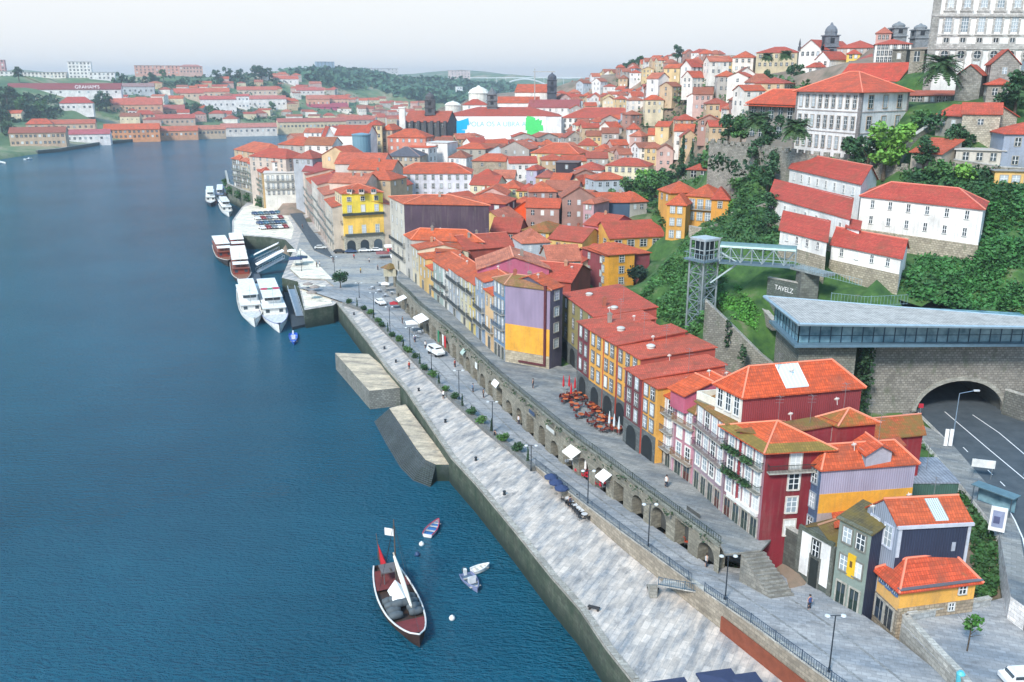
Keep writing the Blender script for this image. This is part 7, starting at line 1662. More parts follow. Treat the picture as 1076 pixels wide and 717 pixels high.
def hull_mb(L, B, st, mi=0, n=14):
 """st(t) -> (half beam fraction, keel z, gunwale z) for t 0 stern .. 1 bow ; x forward"""
 b = MB(); rows_ = []
 for i in range(n + 1):
  t = i / n; hb, zk, zg = st(t); hb *= B / 2; x = -L / 2 + L * t
  rows_.append([Vector((x, s * hb * f, zk + (zg - zk) * g_)) for s, f, g_ in ((-1, 1, 1), (-1, .93, .5), (-1, .6, .1), (1, 0, 0), (1, .6, .1), (1, .93, .5), (1, 1, 1))])
 pts = [p for r_ in rows_ for p in r_]
 b.faces(pts, [(i * 7 + k, i * 7 + k + 1, (i + 1) * 7 + k + 1, (i + 1) * 7 + k) for i in range(n) for k in range(6)], mi)
 b.faces(rows_[0], [(0, 1, 2, 3, 4, 5, 6)], mi)
 return b, rows_
def gunwale(rows_, r_, inset=0):
 b = MB()
 for s in (0, 6):
  for a, c in zip(rows_[:-1], rows_[1:]): b.tube(a[s], c[s], r_, n=5)
 return b
def deck(rows_, i0, i1, dz, mi=0):
 b = MB()
 for a, c in zip(rows_[i0:i1], rows_[i0 + 1:i1 + 1]): b.poly([a[0] + Vector((0, 0, -dz)), c[0] + Vector((0, 0, -dz)), c[6] + Vector((0, 0, -dz)), a[6] + Vector((0, 0, -dz))][::-1])
 return b
def place(t, bow, stern):
 m_ = (bow + stern) / 2; t.location = (m_.x, m_.y, 0); t.rotation_euler.z = math.atan2(bow.y - stern.y, bow.x - stern.x)
def sub(mb, name, mats, t, col=None, smooth=False): return inst(name, mb.mesh(name, mats, (0, 0, 0), smooth), t, None, col)
bow, stern = P(441, 675, .8), P(404, 598, 1.2); LB_ = (bow - stern).xy.length
t = thing('sailing_barge', 'dark wooden sailing barge with furled white sail and barrels on deck', 'boat'); place(t, bow, stern)
hb, rows_ = hull_mb(LB_, 4.9, lambda x: ((math.sin(math.pi * min(1, x * .88 + .12)) ** .55) * (1 if x < .97 else .75), -.5 + 1.2 * abs(x - .5) ** 3 * 4, .95 + 1.2 * max(0, x - .6) ** 1.5 * 3 + 1.0 * max(0, .4 - x) ** 1.5 * 4), n=18)
sub(hb, 'hull', ['wood'], t, K(58, 40, 36)); sub(gunwale(rows_, .11), 'gunwale', ['paint'], t, K(226, 226, 222)); sub(deck(rows_, 0, 18, .55), 'deck', ['wood'], t, K(70, 54, 48))
sub(deck(rows_, 13, 17, .15), 'foredeck', ['wood'], t, K(128, 48, 48)); sub(deck(rows_, 1, 5, .1), 'afterdeck', ['wood'], t, K(116, 52, 50))
for k, (x, y) in enumerate([(x, y) for y in (-1.25, 1.25) for x in (-1.6, -.5, .6, 1.7)] + [(x, y) for y in (-.5, .5) for x in (-1.1, .1)]):
 b = MB(); b.lathe([(.36, -.85), (.5, -.4), (.53, 0), (.5, .4), (.36, .85)], 10); M = Matrix.Translation((x + .6, y, 1.0 if k < 8 else 1.5)) @ Matrix.Rotation(math.pi / 2, 4, 'X'); o = inst('barrel', cached('brl', lambda: b.mesh('barrel', ['wood'], smooth=True)), None, None, K(88, 98, 104))
 o.matrix_world = Matrix.Translation(t.location) @ Matrix.Rotation(t.rotation_euler.z, 4, 'Z') @ M; tag(o, 'grey wooden cask lying amidships on the dark sailing barge', 'barrel', 'casks on the sailing barge')
b = MB(); b.tube((-1.8, 0, .4), (-2.0, 0, 11.5), .14, .07, 8); sub(b, 'mast', ['wood'], t, K(92, 82, 74))
b = MB(); b.tube((-2.0, -.2, 7.0), (3.2, .5, 2.2), .1, .07, 6); sub(b, 'yard', ['wood'], t, K(206, 196, 176))
b = MB(); pr = None
for k in range(9):
 f = k / 8; p = Vector((-1.7, -.2, 6.7)).lerp(Vector((3.0, .5, 2.3)), f); r_ = .14 + .16 * math.sin(math.pi * f)
 if pr: b.tube(pr[0], p, pr[1], r_, 8)
 pr = (p, r_)
sub(b, 'furled_sail', ['cloth'], t, K(232, 228, 212))
b = MB(); b.poly([(-1.3, -.3, 3.6), (.8, -1.0, 1.6), (.9, .5, 1.7)]); b.poly([(-1.3, -.3, 3.6), (.9, .5, 1.7), (-.9, 1.2, 2.0)]); b.poly([(-1.3, -.32, 3.6), (-1.9, -1.2, 1.9), (.8, -1.02, 1.6)]); sub(b, 'sail_cloth', ['cloth'], t, K(240, 240, 236))
b = MB()
for s in (-1, 1):
 for x in (-6.2, -4.6): b.tube((x, s * .9, .8), (x, s * .9, 2.9), .07, n=5)
b.box(-6.5, -4.3, -1.2, 1.2, 2.85, 3.0); sub(b, 'steering_platform', ['wood'], t, K(110, 104, 104))
b = MB(); b.tube((-4.4, 0, 3.2), (-12.5, .4, .6), .1, .12, 6); b.box(-13.4, -11.2, .3, .5, .0, 1.0); sub(b, 'steering_oar', ['wood'], t, K(80, 70, 62))
b = MB(); b.tube((-7.6, -.6, 1.6), (-8.6, -.8, 6.4), .05, n=5); sub(b, 'flagstaff', ['wood'], t, K(90, 80, 70))
b = MB(); b.poly([(-8.35, -.75, 5.2), (-7.2, -.3, 3.4), (-7.0, .2, 2.2), (-7.7, -.6, 2.0)]); b.poly([(-8.36, -.77, 5.2), (-7.7, -.62, 2.0), (-7.95, -.7, 3.0)]); sub(b, 'flag', ['cloth'], t, K(186, 36, 50))
b = MB(); b.poly([(-2.0, .0, 10.2), (-3.2, -.9, 10.0), (-3.2, -.9, 9.0), (-2.0, 0, 9.2)]); sub(b, 'pennant', ['cloth'], t, K(240, 240, 240))
b = MB()
for e in ((8, 0, 2.2), (-2.5, 2.2, 1.3), (-2.5, -2.2, 1.3), (-7.6, 0, 2)): b.tube((-2, 0, 11), e, .025, n=4)
sub(b, 'rigging', ['cable'], t)
def rowboat(label, bow, stern, B, hullc, inc, motor=False, cover=None):
 t = thing('rowing_boat' if not motor else 'motor_boat', label, 'boat'); place(t, bow, stern); L = (bow - stern).xy.length
 hb, rw = hull_mb(L, B, lambda x: (max(.04, math.sin(math.pi * min(1, .3 + x * .7)) ** .8), -.2, .55 + .25 * x * x), n=10); sub(hb, 'hull', ['paint'], t, hullc); sub(gunwale(rw, .07), 'gunwale', ['paint'], t, hullc if cover is None else cover); sub(deck(rw, 0, 9, .32), 'floor', ['paint'], t, inc)
 b = MB()
 for x in (-.22, .08, .3): b.box(L * x - .14, L * x + .14, -B * .4, B * .4, .42, .48)
 sub(b, 'thwarts', ['wood'], t, K(200, 196, 186))
 if motor:
  b = MB(); b.box(-L / 2 - .25, -L / 2 + .1, -.2, .2, .2, 1.1); sub(b, 'outboard_motor', ['paint'], t, K(230, 232, 232)); b = MB(); b.box(-.2, .5, -.45, .45, .4, 1.1); b.box(.4, .48, -.5, .5, 1.1, 1.5); sub(b, 'console', ['paint'], t, K(226, 228, 230))
rowboat('red-rimmed white dinghy with blue inside, near the white buoy', P(461, 550, 0), P(449, 565, 0), 1.7, K(236, 232, 232), K(52, 110, 170), cover=K(206, 60, 80))
rowboat('plain white rowing boat beside the grey motor boat', P(514, 597, 0), P(496, 603, 0), 1.3, K(240, 240, 238), K(238, 236, 230))
rowboat('grey motor boat with pale console beside the white rowing boat', P(502, 623, 0), P(489, 606, 0), 1.9, K(130, 140, 176), K(90, 110, 130), True)
rowboat('small bright blue boat below the two white cruise boats', P(309, 363, 0), P(308, 352, 0), 2.2, K(40, 90, 190), K(52, 110, 210), True)
for (u, v, c, lb) in ((443, 573, K(236, 236, 232), 'white mooring buoy nearest the red-rimmed dinghy'), (475, 651, K(236, 236, 232), 'white mooring buoy alone right of the barge bow'), (438.5, 584, K(40, 70, 110), 'dark blue mooring buoy off the barge stern'), (488, 600, K(60, 80, 90), 'dark mooring buoy behind the grey motor boat')):
 b = MB(); b.lathe([(.05, -.2), (.3, -.05), (.4, .18), (.3, .42), (.12, .52), (.08, .62)], 10); o = b.build('buoy', ['paint'], None, c, True); o.location = P(u, v, 0); tag(o, lb, 'buoy')
def cruise(label, bow, stern, B, hullc, canopy, roofc, style='wood', trim=K(230, 226, 216)):
 t = thing('tour_boat', label, 'boat'); place(t, bow, stern); L = (bow - stern).xy.length
 hb, rw = hull_mb(L, B, lambda x: (min(1, .82 + x * .5) * (1 if x < .62 else max(.03, math.cos((x - .62) / .38 * math.pi / 2) ** .7)), -.4, 1.5 + .9 * max(0, x - .5) ** 1.6 * 3), n=16)
 sub(hb, 'hull', ['paint'], t, hullc); sub(gunwale(rw, .1), 'gunwale', ['paint'], t, trim); sub(deck(rw, 0, 15, .25), 'deck', ['wood'], t, K(150, 96, 70) if style == 'wood' else K(220, 220, 216))
 w = B * .4; x0, x1 = -L * .45, L * .2
 b = MB(); b.box(x0, x1, -w, w, 1.3, 3.3); sub(b, 'cabin', ['paint'], t, K(236, 234, 228) if style != 'wood' else K(150, 64, 50))
 b = MB(); n_ = int((x1 - x0) / 1.5)
 for k in range(n_):
  xa = x0 + (x1 - x0) * (k + .2) / n_; xb = x0 + (x1 - x0) * (k + .8) / n_
  for s in (-1, 1): b.box(xa, xb, s * (w + .02) - .03, s * (w + .02) + .03, 2.1, 2.95)
 for y in (-.6, .6): b.box(x1 - .03, x1 + .05, y * w - .5, y * w + .5, 2.0, 2.9)
 sub(b, 'windows', ['glass_dark'], t)
 b = MB(); b.box(x0 - .3, x1 + .6, -w - .25, w + .25, 3.32, 3.5); sub(b, 'upper_deck', ['paint'], t, roofc)
 if style == 'wood':
  b = MB()
  for x in (x0 + .6, (x0 + x1) / 2, x1 - .8):
   for s in (-1, 1): b.tube((x, s * w, 3.4), (x, s * w, 5.3), .06, n=5)
  sub(b, 'canopy_posts', ['metal'], t, K(180, 180, 176)); b = MB(); b.box(x0, x1 - 5.5, -w - .1, w + .1, 5.3, 5.42); sub(b, 'canopy', ['cloth'], t, canopy)
  b = MB(); b.box(x1 - 5.2, x1 - .3, -w, w, 4.6, 4.72); sub(b, 'canopy', ['cloth'], t, K(242, 240, 234))
 else:
  b = MB(); b.box(x0 + L * .12, x1 - L * .1, -w * .8, w * .8, 3.5, 5.5); sub(b, 'wheelhouse', ['paint'], t, K(244, 244, 242)); b = MB(); b.box(x1 - L * .1 - .02, x1 - L * .1 + .06, -w * .7, w * .7, 4.3, 5.1)
  for s in (-1, 1): b.box(x0 + L * .2, x1 - L * .14, s * w * .8 - .04, s * w * .8 + .04, 4.4, 5.0)
  sub(b, 'wheelhouse_windows', ['glass_dark'], t); b = MB(); b.box(x0 + L * .06, x1 - L * .06, -w * .9, w * .9, 5.52, 5.66); sub(b, 'roof', ['paint'], t, canopy)
 b = MB(); b.tube((x1 - 1.5, 0, 3.4), (x1 - 1.7, 0, 8.4), .07, .04, 5); b.tube((x1 - 1.6, -.8, 7), (x1 - 1.6, .8, 7), .04, n=4); sub(b, 'mast', ['metal'], t, K(200, 200, 196))
 b = MB()
 for k in range(9):
  for s in (0, 6): q = rw[7 + k][s]; b.tube(q, q + Vector((0, 0, .7)), .035, n=4)
 sub(b, 'stanchions', ['metal'], t, K(210, 210, 206)); return t
wh, gr = K(240, 242, 240), K(60, 52, 50)
cruise('white cruise boat with plain white roof, left of the pair by the pontoon', P(268, 341, .8), P(258, 306, .8), 6.4, wh, wh, wh, 'w')
t2 = cruise('white cruise boat with red and green roof patches, right of the pair by the pontoon', P(294, 347, .8), P(279, 305, .8), 7.4, wh, K(236, 238, 236), wh, 'w', K(120, 130, 176))
L2 = 1; b = MB(); b.lathe([(1.3, 5.7), (1.3, 5.76)], 14, (-4, -1.4, 0)); b.lathe([(1.3, 5.7), (1.3, 5.76)], 14, (-4, 1.6, 0)); sub(b, 'roof_patch', ['paint'], t2, K(196, 36, 70)); b = MB(); b.lathe([(.9, 5.7), (.9, 5.78)], 12, (-3.6, .1, 0)); sub(b, 'roof_patch', ['paint'], t2, K(60, 140, 90))
cruise('brown tour boat with white canopy and orange bow, leftmost of the moored tour boats', P(240, 278, .8), P(230, 259, .8), 6.0, gr, K(240, 238, 230), K(150, 84, 66))
cruise('brown tour boat with white canopy, nearest of the two moored in line', P(256, 300, .8), P(250, 270, .8), 6.4, gr, K(236, 228, 216), K(140, 84, 70))
cruise('brown tour boat with red deck, farther of the two moored in line', P(252, 272, .8), P(248, 256, .8), 6.0, gr, K(240, 236, 226), K(166, 60, 50))
cruise('dark-hulled boat with white wheelhouse moored at the far river wall', P(222, 217, .5), P(221, 204, .5), 5.2, K(50, 54, 66), wh, wh, 'w')
cruise('white cabin boat moored against the west platform', P(241, 227, .5), P(234, 216, .5), 5.2, wh, wh, wh, 'w')
cruise('small blue-hulled boat between the dark-hulled boat and the white cabin boat', P(231, 214, .5), P(232, 202, .5), 4.4, K(70, 100, 150), wh, K(120, 140, 170), 'w')
rowboat('white boat moored at the far left river bank', P(6, 172, 0), P(-6, 170, 0), 5, wh, wh, True); rowboat('small white boat close to the dark bank at far left', P(34, 167, 0), P(26, 168, 0), 3, wh, wh, True)
t = thing('pontoon', 'dark floating pontoon beside the white cruise boats', 'pontoon', P(310, 320, 0)); b = MB(); pp = PL([(298, 306), (313, 303), (323, 340), (307, 344)], .8); b.prism([p.xy for p in pp][::-1], -.3, .8); b.build('float', ['matte'], t, K(56, 66, 74))
def gang(label, a, c, w, col, covered):
 t = thing('gangway', label, 'gangway', a); d = (c - a).xy.normalized(); nn = Vector((-d.y, d.x, 0)) * w / 2; b = MB(); b.faces([a - nn, c - nn, c + nn, a + nn, a - nn - Vector((0, 0, .15)), c - nn - Vector((0, 0, .15)), c + nn - Vector((0, 0, .15)), a + nn - Vector((0, 0, .15))], [(0, 1, 2, 3), (7, 6, 5, 4), (0, 4, 5, 1), (2, 6, 7, 3)]); b.build('deck', ['metal'], t, col)
 b = MB(); u_ = Vector((0, 0, 1.1))
 for s in (-1, 1):
  for k in range(9): p = a.lerp(c, k / 8) + nn * s; b.tube(p, p + u_, .05, n=4)
  b.tube(a + nn * s + u_, c + nn * s + u_, .07, n=4)
 b.build('handrail', ['metal'], t, K(206, 212, 216))
 if covered: b = MB(); u_ = Vector((0, 0, 2.4)); b.faces([a - nn + u_, c - nn + u_, c + nn + u_, a + nn + u_, a - nn + u_ * 1.15, c - nn + u_ * 1.15, c + nn + u_ * 1.15, a + nn + u_ * 1.15], [(3, 2, 1, 0), (4, 5, 6, 7), (0, 1, 5, 4), (1, 2, 6, 5), (2, 3, 7, 6), (3, 0, 4, 7)]); b.build('canopy', ['cloth'], t, K(240, 240, 238))
gang('white covered gangway to the tour boats, upper one', P(268, 275, 1.2), P(293, 263, 5.2), 2.6, K(150, 160, 170), True); gang('white covered gangway to the tour boats, lower one', P(270, 286, 1.2), P(298, 271, 5.2), 2.6, K(150, 160, 170), True)
gang('open metal gangway down to the pontoon', P(315, 332, 1.0), P(306, 304, 5.0), 2.0, K(150, 160, 170), False)
b = MB(); pp = PL([(262, 288), (272, 286), (275, 295), (265, 297)], .8); b.prism([p.xy for p in pp][::-1], -.3, .9); o = b.build('pontoon', ['matte'], None, K(80, 90, 100), origin=P(268, 292, 0)); tag(o, 'small floating platform at the foot of the covered gangways', 'pontoon')
def lamp(base, h, label, heads=2):
 t = thing('street_lamp', label, 'street lamp', base, 'street lamps along the quay street'); b = MB(); b.tube((0, 0, 0), (0, 0, .5), .16, .12, 8); b.tube((0, 0, .5), (0, 0, h), .08, .06, 8); inst('pole', cached(('lp', round(h, 1)), lambda: b.mesh('pole', ['metal'])), t, None, K(52, 62, 72))
 b2 = MB(); b2.tube((-.75, 0, h), (.75, 0, h + .04), .04, n=5); inst('arm', cached(('la', round(h, 1)), lambda: b2.mesh('arm', ['metal'])), t, None, K(52, 62, 72))
 for s in ((-1, 1) if heads == 2 else (1,)): b3 = MB(); b3.lathe([(.06, .12), (.24, .06), (.28, -.04), (.16, -.12)], 8); inst('lamp_head', cached('lh', lambda: b3.mesh('lamp_head', ['paint'])), t, Matrix.Translation((s * .75, 0, h)), K(214, 220, 222))
LMP = [(871, 706, 6.2, 'nearest street lamp, at the bottom edge beside the railing'), (762, 630, 5.4, 'street lamp by the foot of the stone steps'), (681, 576, 6.0, 'street lamp in front of the last arcade arches'), (617.5, 531, 5.2, 'street lamp between the blue parasols and the red chairs'), (558, 495, 4.2, 'street lamp where the railing wall begins'), (517.5, 454, 5.5, 'street lamp beside the last promenade hedge'), (482.5, 419, 5.6, 'street lamp below the white-and-red shop signs'), (453.5, 389, 4.6, 'street lamp just below the white van'), (431, 367, 5.0, 'street lamp below the big white parasol'), (410, 350, 6.4, 'street lamp below the white car'), (393, 331, 5.8, 'second street lamp from the round tree'), (377.6, 313, 4.2, 'street lamp nearest the round tree')]
for (u, v, h, lb) in LMP: lamp(Proad(u, v), h, lb)
for (u, v, lb) in ((352, 292, 'street lamp on the square behind the round tree'), (317, 285, 'thin lamp post on the pale pavement by the gangways')): lamp(P(u, v, 5.45), 6.5, lb)
def car_meshes(L, W, H_, van):
 b = MB(); pr = [(-.5, .32), (-.5, .62), (-.46, .72)] + ([(-.44, .98), (.2, 1.0), (.34, .66)] if van else [(-.4, .72), (-.3, .98), (.1, 1.0), (.26, .7)]) + [(.46, .6), (.5, .5), (.5, .32)]
 w = W / 2; v = [Vector((x * L, -w * (1 if z < .7 else .86), z * H_)) for x, z in pr] + [Vector((x * L, w * (1 if z < .7 else .86), z * H_)) for x, z in pr]; n_ = len(pr)
 b.faces(v, [tuple(range(n_)), tuple(range(2 * n_ - 1, n_ - 1, -1))] + [(i, n_ + i, n_ + (i + 1) % n_, (i + 1) % n_) for i in range(n_)])
 g_ = MB()
 for s in (-1, 1): g_.box(-.34 * L, .16 * L, s * w * .9 - .03, s * w * .9 + .03, .72 * H_, .92 * H_)
 fx = .27 * L if van else .18 * L; g_.box(fx - .12, fx + .06, -w * .75, w * .75, .72 * H_, .93 * H_); g_.box((-.46 if van else -.38) * L - .05, (-.46 if van else -.38) * L + .1, -w * .7, w * .7, .74 * H_, .93 * H_)
 wl = MB(); wl.lathe([(.1, -.1), (.32, -.1), (.34, 0), (.32, .1), (.1, .1)], 12)
 hl_ = MB(); hl_.box(-.04, .04, -.18, .18, -.08, .08)
 return b.mesh('body', ['paint']), g_.mesh('windows', ['glass_dark']), wl.mesh('wheel', ['matte']), hl_.mesh('headlight', ['paint_white'])
def car(p, yaw, col, label, van=False, group=None):
 L, W, H_ = (5.0, 1.95, 2.1) if van else (4.2, 1.75, 1.5); mb_, gm, wm_, hm = cached(('car', van), lambda: car_meshes(L, W, H_, van)); t = thing('parked_van' if van else 'parked_car', label, 'van' if van else 'car', p, group); t.rotation_euler.z = yaw
 inst('body', mb_, t, None, col); inst('windows', gm, t)
 for x in (-.31, .31):
  for s in (-1, 1): inst('wheel', wm_, t, Matrix.Translation((x * L, s * W * .46, .33)) @ Matrix.Rotation(math.pi / 2, 4, 'X'), K(40, 40, 42))
 for s in (-1, 1): inst('headlight', hm, t, Matrix.Translation((L / 2, s * W * .33, .52 * H_)))
CW, CB, CGy, CBl, CRd = K(238, 240, 240), K(38, 42, 48), K(130, 138, 146), K(60, 84, 120), K(150, 50, 52)
car(Proad(400, 320), -1.05, CW, 'white hatchback parked on the street left of the red stall'); car(Proad(458, 373), -1.0, CW, 'white van driving on the street below the arcade', True)
CG = 'cars parked before the yellow corner house'
for (u, v, c, lb) in ((337, 262, K(214, 216, 214), 'pale car left of the yellow corner house'), (357, 266, CB, 'black car at the corner of the yellow house'), (369, 266, CBl, 'dark blue car in front of the left stone arch'), (383, 265, CW, 'white car in front of the middle stone arch'), (396, 264.5, CW, 'white car in front of the right stone arch')): car(P(u, v, 5.45), .1, c, lb, False, CG)
PG = 'cars parked in rows on the west platform'
k = 0
for r_ in range(4):
 for j in range(5):
  p = P(268 + j * 6.0 + r_ * 2.6, 226 + r_ * 5.0 - j * .3, 5.06); c = [CBl, CGy, K(80, 120, 140), CW, K(96, 110, 120), CRd][(r_ * 3 + j * 2) % 6]; k += 1
  car(p, -.9, c, '%s car, %s in the %s row of the west platform' % ({CBl: 'dark blue', CGy: 'grey', CW: 'white', CRd: 'red'}.get(c, 'teal' if c == K(80, 120, 140) else 'slate grey'), ['first', 'second', 'third', 'fourth', 'fifth'][j], ['farthest', 'second farthest', 'third farthest', 'nearest'][r_]), False, PG)
car(P(302, 214, 5.7), -.6, CW, 'white van at the foot of the street by the white balcony house', True); car(P(775, 592, zroad(92)) + Vector((0, 0, .02)), -.6, CB, 'black car half behind the planted bank by the stone steps'); car(P(1076, 719, 9.52), .05, CW, 'white car at the bottom right corner of the terrace')
def parasol(p, r_, h, col, label, group=None, closed=False, sq=False, name='parasol'):
 t = thing(name, label, 'parasol', p, group); n_ = 4 if sq else 8; b = MB(); b.tube((0, 0, 0), (0, 0, h), .035, n=5); b.lathe([(.3, 0), (.3, .08), (.05, .1)], 8); inst('pole', cached(('pp', h), lambda: b.mesh('pole', ['metal'])), t, None, K(170, 170, 166))
 c = MB()
 if closed: c.lathe([(.05, h * .32), (.2, h * .4), (.16, h * .7), (.04, h + .1)], 8)
 else:
  rim = [Vector((r_ * math.cos(2 * math.pi * (i + .5) / n_), r_ * math.sin(2 * math.pi * (i + .5) / n_), h - .42)) for i in range(n_)]; top = Vector((0, 0, h + .12))
  for i in range(n_): a, d_ = rim[i], rim[(i + 1) % n_]; c.poly([a, d_, top]); c.poly([a - Vector((0, 0, .2)), d_ - Vector((0, 0, .2)), d_, a])
 inst('canopy', cached(('pc', r_, h, closed, sq), lambda: c.mesh('canopy', ['cloth'])), t, Matrix.Rotation(U(0, 1.5), 4, 'Z') if not sq else Matrix.Rotation(.2, 4, 'Z'), col); return t
WHc, RDc, BLc = K(244, 244, 242), K(196, 40, 52), K(48, 66, 104)
parasol(P(415, 271, 5.45), 3.6, 3.2, RDc, 'big red parasol on the square at the end of the arcade', sq=True); parasol(P(411, 266, 5.45), 3.2, 3.0, WHc, 'white parasol behind the big red one on the square', sq=True); parasol(P(418, 277, 5.45), 3.2, 3.0, WHc, 'white parasol in front of the big red one on the square', sq=True)
parasol(P(402, 271, 5.45), 3.0, 2.2, K(140, 84, 84), 'low brown-red market canopy left of the big red parasol', sq=True); parasol(Proad(433, 349), 2.0, 2.8, WHc, 'big white parasol on the street below the arcade awnings', sq=True); parasol(Proad(463, 354), 1.6, 2.8, WHc, 'small white parasol against the arcade below the long awning', sq=True); parasol(Proad(405, 306), 1.6, 2.6, WHc, 'small white parasol near the stone kiosk', sq=True)
parasol(Proad(414, 324), 1.5, 1.8, K(170, 44, 54), 'low red stall canopy beside the white hatchback', sq=True)
for (u, v, lb) in ((579, 513, 'farthest of three dark blue parasols on the lower quay'), (584, 519, 'middle one of three dark blue parasols on the lower quay'), (590, 525, 'nearest of three dark blue parasols on the lower quay')): parasol(P(u, v, QZ), 1.05, 2.3, BLc, lb, 'dark blue parasols on the lower quay')
parasol(P(311, 279, 5.5), 3.0, 2.8, BLc, 'dark blue tent canopy by the gangways', sq=True); parasol(P(318, 277, 5.5), 2.4, 2.6, K(50, 70, 90), 'second, slate-blue tent canopy by the gangways', sq=True); parasol(P(307, 270, 5.5), 2.0, 2.6, WHc, 'white tent canopy at the top of the gangways', sq=True)
for (u, v) in ((324, 305), (331, 308), (328, 314)): parasol(P(u, v, 5.05), 1.5, 2.3, K(150, 138, 130), 'faded grey-brown parasol on the pale pier block', 'grey-brown parasols on the pier block')
for (u, v, lb) in ((615, 500, 'left closed white parasol among the red chairs'), (627, 504, 'middle closed white parasol among the red chairs'), (646, 514, 'right closed white parasol among the red chairs')): parasol(Proad(u, v), .4, 3.0, WHc, lb, 'closed white parasols by the arcade', True)
for (u, v, lb) in ((640, 452, 'left closed pale parasol before the yellow arches'), (645, 455, 'middle closed pale parasol before the yellow arches'), (650, 458, 'right closed pale parasol before the yellow arches')): parasol(P(u, v, WZ), .4, 3.0, K(206, 220, 226), lb, 'closed pale parasols on the terrace', True)
for (u, v) in ((592, 412), (598, 412), (604, 414), (608, 409), (613, 416), (618, 414), (600, 420), (623, 420)): parasol(P(u, v, WZ), .5, 2.9, RDc, 'closed red parasol on the restaurant terrace before the yellow house row', 'closed red parasols on the restaurant terrace', True)
for k, (u, v) in enumerate(((706, 722), (756, 712), (782, 716))): parasol(P(u, v + 31, QZ), 2.6, 3.2, K(52, 62, 92), ['left', 'middle', 'right'][k] + ' one of three navy square parasols at the bottom edge of the quay', 'navy square parasols at the bottom edge', sq=True)
def chair_meshes():
 s = MB(); s.box(-.22, .22, -.22, .22, .42, .46); k = MB(); k.box(-.22, .22, .19, .23, .46, .86); l = MB()
 l.box(-.02, .02, -.02, .02, 0, .42); return s.mesh('seat', ['paint']), k.mesh('backrest', ['paint']), l.mesh('leg', ['metal'])
def chair(p, yaw, col, label, group):
 a, b_, c = cached('chair', chair_meshes); t = thing('cafe_chair', label, 'chair', p, group); t.rotation_euler.z = yaw; inst('seat', a, t, None, col); inst('backrest', b_, t, None, col)
 for x in (-.19, .19):
  for y in (-.19, .19): inst('leg', c, t, Matrix.Translation((x, y, 0)), K(120, 120, 120))
def table_meshes():
 a = MB(); a.lathe([(.45, .7), (.45, .74)], 12); b_ = MB(); b_.tube((0, 0, .04), (0, 0, .7), .04, n=6); b_.lathe([(.26, 0), (.26, .04)], 8); return a.mesh('tabletop', ['paint']), b_.mesh('pedestal', ['metal'])
def cafe(u, v, zf, tc, cc, tl, cl, tg_, cg, n_=3, jitter=0):
 a, b_ = cached('table', table_meshes); p = zf(u, v); t = thing('cafe_table', tl, 'table', p, tg_); inst('tabletop', a, t, None, tc); inst('pedestal', b_, t, None, K(90, 90, 92)); a0 = U(0, 6)
 for k in range(n_): an = a0 + 6.283 * k / n_; chair(p + Vector((math.cos(an) * .8, math.sin(an) * .8, 0)), an - math.pi / 2, cc, cl, cg)
ZW = lambda u, v: P(u, v, WZ + .005)
tpoly = [(592, 418), (612, 414), (632, 432), (652, 456), (642, 460), (620, 448), (604, 434), (594, 426)]
rr = random.Random(4); k = 0
while k < 42:
 u, v = rr.uniform(590, 655), rr.uniform(412, 462)
 if in_poly(u, v, tpoly): k += 1; cafe(u, v, ZW, K(206, 110, 62) if k % 3 else K(130, 70, 52), K(112, 40, 36), 'orange-topped table on the restaurant terrace before the yellow houses', 'brown-red chair at an orange table on the restaurant terrace', 'orange tables on the restaurant terrace', 'chairs on the restaurant terrace', 2)
for (u, v) in ((609, 496), (613, 499), (618, 502), (622, 505), (627, 508), (631, 510), (636, 512), (651, 517), (655, 519)): cafe(u, v, lambda a, b_: Proad(a, b_) + Vector((0, 0, .02)), K(206, 40, 60), K(206, 40, 60), 'red table of the red cafe under the white awning', 'red chair of the red cafe under the white awning', 'red cafe tables', 'red cafe chairs', 3)
for (u, v) in ((720, 566), (725, 569), (730, 571), (735, 573), (728, 574)): cafe(u, v, lambda a, b_: Proad(a, b_) + Vector((0, 0, .02)), K(176, 84, 50), K(196, 80, 50), 'rust-orange table by the last arches of the arcade', 'rust-orange chair by the last arches of the arcade', 'rust-orange tables', 'rust-orange chairs', 3)
for (u, v) in ((597, 528), (601, 531), (604, 535), (608, 538), (611, 541), (614, 545)): cafe(u, v, lambda a, b_: P(a, b_, QZ + .02), K(214, 216, 218), K(44, 48, 54), 'pale table with black chairs on the lower quay', 'black chair at a pale table on the lower quay', 'pale tables on the lower quay', 'black chairs on the lower quay', 4)
for (u, v) in ((391, 304), (398, 307), (405, 312), (412, 309), (399, 300), (436, 356), (441, 351), (595, 485), (600, 487), (605, 489), (640, 514)): cafe(u, v, lambda a, b_: Proad(a, b_) + Vector((0, 0, .02)), K(228, 232, 234), K(150, 160, 170), 'white street table below the arcade', 'grey chair at a white street table below the arcade', 'white tables below the arcade', 'grey chairs below the arcade', 3)
def awning(s, L, dep, drop, col, label):
 a = at_len(arc, s); c = at_len(arc, s + L); d = (c - a).xy.normalized(); o3 = Vector((d.y, -d.x, 0)); z = WZ - 1.5; t = thing('awning', label, 'awning', (a.x, a.y, z)); b = MB(); A0, C0 = Vector((a.x, a.y, z)) + o3 * .05, Vector((c.x, c.y, z)) + o3 * .05; A1, C1 = A0 + o3 * dep - Vector((0, 0, drop)), C0 + o3 * dep - Vector((0, 0, drop)); dn = Vector((0, 0, .25))
 b.faces([A0, C0, C1, A1, A1 - dn, C1 - dn], [(0, 3, 2, 1), (3, 4, 5, 2)]); b.build('fabric', ['cloth'], t, col); f = MB(); f.tube(A0 - Vector((0, 0, 1)), A1, .04, n=4); f.tube(C0 - Vector((0, 0, 1)), C1, .04, n=4); f.build('arm', ['metal'], t, K(150, 150, 150))
